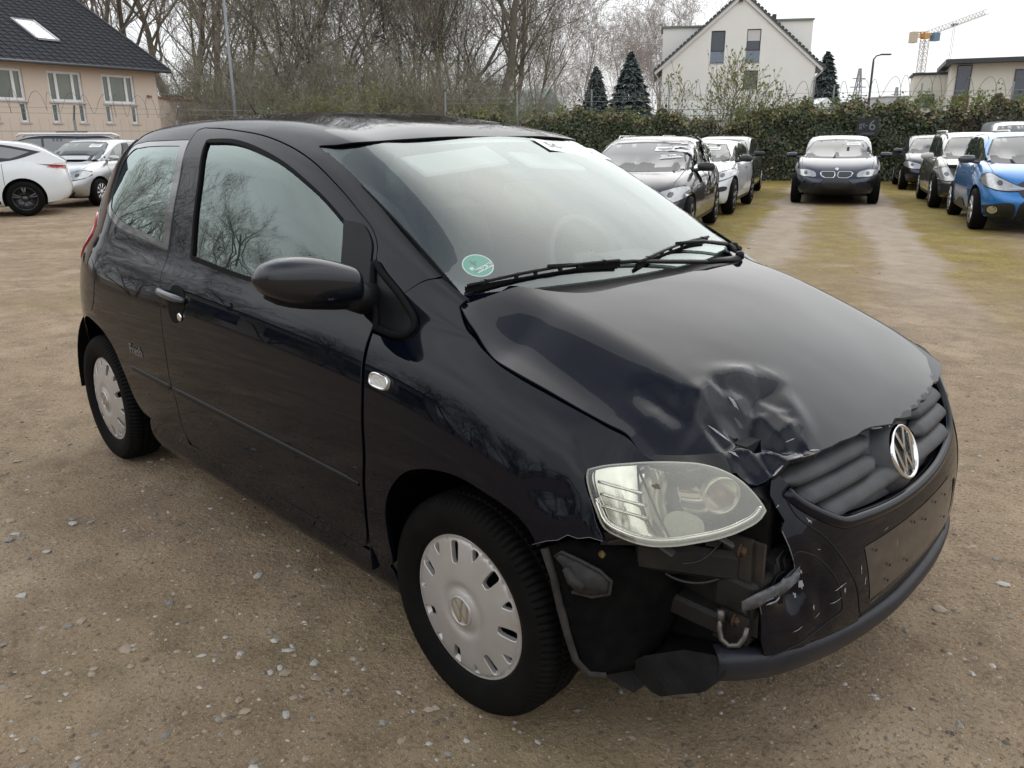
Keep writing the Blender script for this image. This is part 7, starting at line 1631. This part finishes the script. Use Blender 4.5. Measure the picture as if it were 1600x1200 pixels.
def clio(car,patch,TB):
    for s in (1,-1):
        patch('fog_recess',[(s*.86,.36),(s*.72,.42),(s*.42,.44),(s*.40,.24),(s*.70,.26)],'F',BTR,car,.006,.03,corner=False)
        patch('fog_lamp_ring',[(s*.66+.055*math.cos(a),.355+.055*math.sin(a)) for a in np.linspace(0,2*PI,16,endpoint=False)],'F',CHR,car,.010,.02)
        patch('fog_lamp',[(s*.66+.040*math.cos(a),.355+.040*math.sin(a)) for a in np.linspace(0,2*PI,14,endpoint=False)],'F',LMP,car,.014,.015)
        patch('side_blade',[(-.62,.30,1),(-.95,.42),(-1.15,.44),(-1.9,.30,1)],'R' if s<0 else 'L',CHR,car,.006,.04,corner=False)
        patch('side_blade_infill',[(-.66,.305,1),(-.95,.405),(-1.15,.422),(-1.8,.305,1)],'R' if s<0 else 'L',BTR,car,.010,.04,corner=False)
    patch('chrome_strip',[(-.50,.665,1),(0,.685),(.50,.665,1),(.50,.648,1),(0,.665),(-.50,.648,1)],'F',CHR,car,.012,.04,corner=False)
    patch('diamond_badge',[(0,.60,1),(-.07,.70,1),(0,.80,1),(.07,.70,1)],'F',CHR,car,.018,.03,corner=False)
make_car('blue_hatchback',lp(-2.6,12.31,0,.78),AZ,BLU,L_=4.06,W=.875,front=.82,wb=2.59,R_=.315,belt=((.82,.66),(.5,.82),(0,.92),(-.5,.97),(-1.5,1.0),(-2.6,1.06),(-3.2,1.02)),hoodz=((.82,.72),(.5,.86),(0,.96),(-.45,1.03)),roof=((-.28,.98),(-.70,1.22),(-1.15,1.42),(-1.6,1.46),(-2.3,1.44),(-2.8,1.34),(-3.12,1.1)),gh=(-.33,-3.12),side_glass=[[(-.60,1.05,1),(-1.15,1.36),(-1.55,1.39,1),(-1.55,1.03,1)],[(-1.61,1.03,1),(-1.61,1.39,1),(-2.2,1.36),(-2.5,1.22,1),(-2.35,1.08,1)]],side=[(-.48,1.02,1),(-1.12,1.39),(-1.8,1.42),(-2.3,1.38),(-2.66,1.22,1),(-2.45,1.05),(-1.6,1.0)],head=[[(.30,.66),(.42,.71),(.60,.80),(.74,.865),(.79,.83),(.80,.72),(.70,.66),(.50,.63)]],grille=[('grille',[(-.34,.56),(-.40,.655),(.40,.655),(.34,.56)],BTR)],intake=[('air_intake',[(-.36,.26),(-.36,.42),(.36,.42),(.36,.26)],BTR)],label='bright blue hatchback with black mirrors at the right edge',mirror_m=mat('mirror_black',(.03,.032,.036),rough=.3,coat=.8),extras=clio,wroof=.58)
make_car('white_van',(-5.1,24.6,0),AZ,WHP,L_=4.5,W=.90,front=.8,wb=2.7,R_=.32,roof=((-.10,1.05),(-.45,1.35),(-.85,1.66),(-1.4,1.78),(-2.6,1.78),(-3.2,1.74),(-3.6,1.4)),gh=(-.12,-3.6),label='white van far right behind the blue hatchback, only its roof corner showing',paper=False)
# left side
AZL=math.radians(-108)
fa=lp(-17.04,2.77,0,0)
def lp2(x,y,lx,ly,az): return (x+lx*math.cos(az)-ly*math.sin(az),y+lx*math.sin(az)+ly*math.cos(az),0)
make_car('white_hatchback',lp2(-17.04,2.77,2.65,-.80,AZL),AZL,WHP,L_=4.36,W=.91,front=.85,wb=2.65,R_=.335,belt=((.85,.66),(.5,.80),(0,.90),(-.5,.95),(-1.5,1.0),(-2.6,1.06),(-3.45,1.02)),roof=((-.30,.98),(-.75,1.22),(-1.25,1.42),(-1.7,1.47),(-2.5,1.43),(-3.0,1.33),(-3.40,1.08)),side_glass=[[(-.65,1.03,1),(-1.2,1.33),(-1.62,1.37,1),(-1.62,1.04,1)],[(-1.68,1.04,1),(-1.68,1.37,1),(-2.3,1.33),(-2.85,1.22,1),(-2.5,1.10),(-2.3,1.07,1)]],side=[(-.5,1.0,1),(-1.2,1.37),(-1.8,1.40),(-2.4,1.36),(-3.05,1.22,1),(-2.6,1.08),(-1.7,1.01)],rim='five',rimm=BAL,label='white hatchback with black wheels at the left edge, tail toward us',rear_lamp=[([(-3.10,.93,1),(-3.25,.99),(-3.50,.99,1),(-3.48,.88,1)],'L')])
def polo(car,patch,TB):
    patch('headlight_cover',[(.62,.74)]*0 or [(.56,.60,1),(.56,.66),(.66,.73),(.80,.74,1),(.80,.66),(.70,.60)],'F',LMP,car,.012,.04,corner=False)
make_car('silver_hatchback',lp2(-18.64,4.72,0,-.76,math.radians(-50)),math.radians(-50),SIL,L_=3.92,W=.83,front=.80,wb=2.46,R_=.30,roof=((-.28,.98),(-.70,1.22),(-1.15,1.42),(-1.6,1.465),(-2.3,1.45),(-2.7,1.36),(-3.02,1.1)),gh=(-.33,-3.02),belt=((.80,.62),(.5,.78),(0,.90),(-.5,.95),(-1.5,.99),(-2.6,1.03),(-3.1,1.0)),side_glass=[[(-.62,1.0,1),(-1.15,1.33),(-1.62,1.37,1),(-1.62,.99,1)]],head=[[(.40,.60),(.44,.68),(.56,.75),(.70,.775),(.76,.74),(.74,.66),(.62,.60)]],grille=[('grille',[(-.34,.70,1),(.34,.70,1),(.16,.52,1),(-.16,.52,1)],BTR)],intake=[('air_intake',[(-.58,.34),(-.52,.27),(.52,.27),(.58,.34),(.5,.38),(-.5,.38)],BTR)],label='silver hatchback facing us between the white hatchback and the black car',wroof=.56)
def suv(car,patch,TB):
    for s in (1,-1): MB().tube([(-1.05,s*.58,1.54),(-1.15,s*.58,1.60),(-3.3,s*.56,1.60),(-3.45,s*.56,1.54)],.028,8).build('roof_rail',mat('pale_rail',(.7,.7,.7),rough=.3),car,True)
AZS=math.radians(-112)
x,y=at(60,22.5)
make_car('dark_estate',lp2(x,y,1.45,0,AZS),AZS,NVY,L_=4.75,W=.92,front=.9,wb=2.75,R_=.34,belt=((.85,.75),(.5,.90),(0,.98),(-.5,1.02),(-1.5,1.06),(-3.0,1.10),(-3.8,1.08)),hoodz=((.9,.80),(.6,.90),(0,.99),(-.45,1.06)),roof=((-.30,1.05),(-.75,1.32),(-1.25,1.53),(-1.7,1.58),(-2.8,1.57),(-3.4,1.48),(-3.75,1.2)),gh=(-.35,-3.75),side_glass=[[(-.65,1.09,1),(-1.2,1.44),(-1.62,1.48,1),(-1.62,1.09,1)],[(-1.68,1.09,1),(-1.68,1.48,1),(-2.45,1.47,1),(-2.6,1.12,1)],[(-2.70,1.12,1),(-2.56,1.46,1),(-3.15,1.40,1),(-3.35,1.16,1)]],side=None,label='dark estate with pale roof rails behind the white hatchback',extras=suv,paper=False)
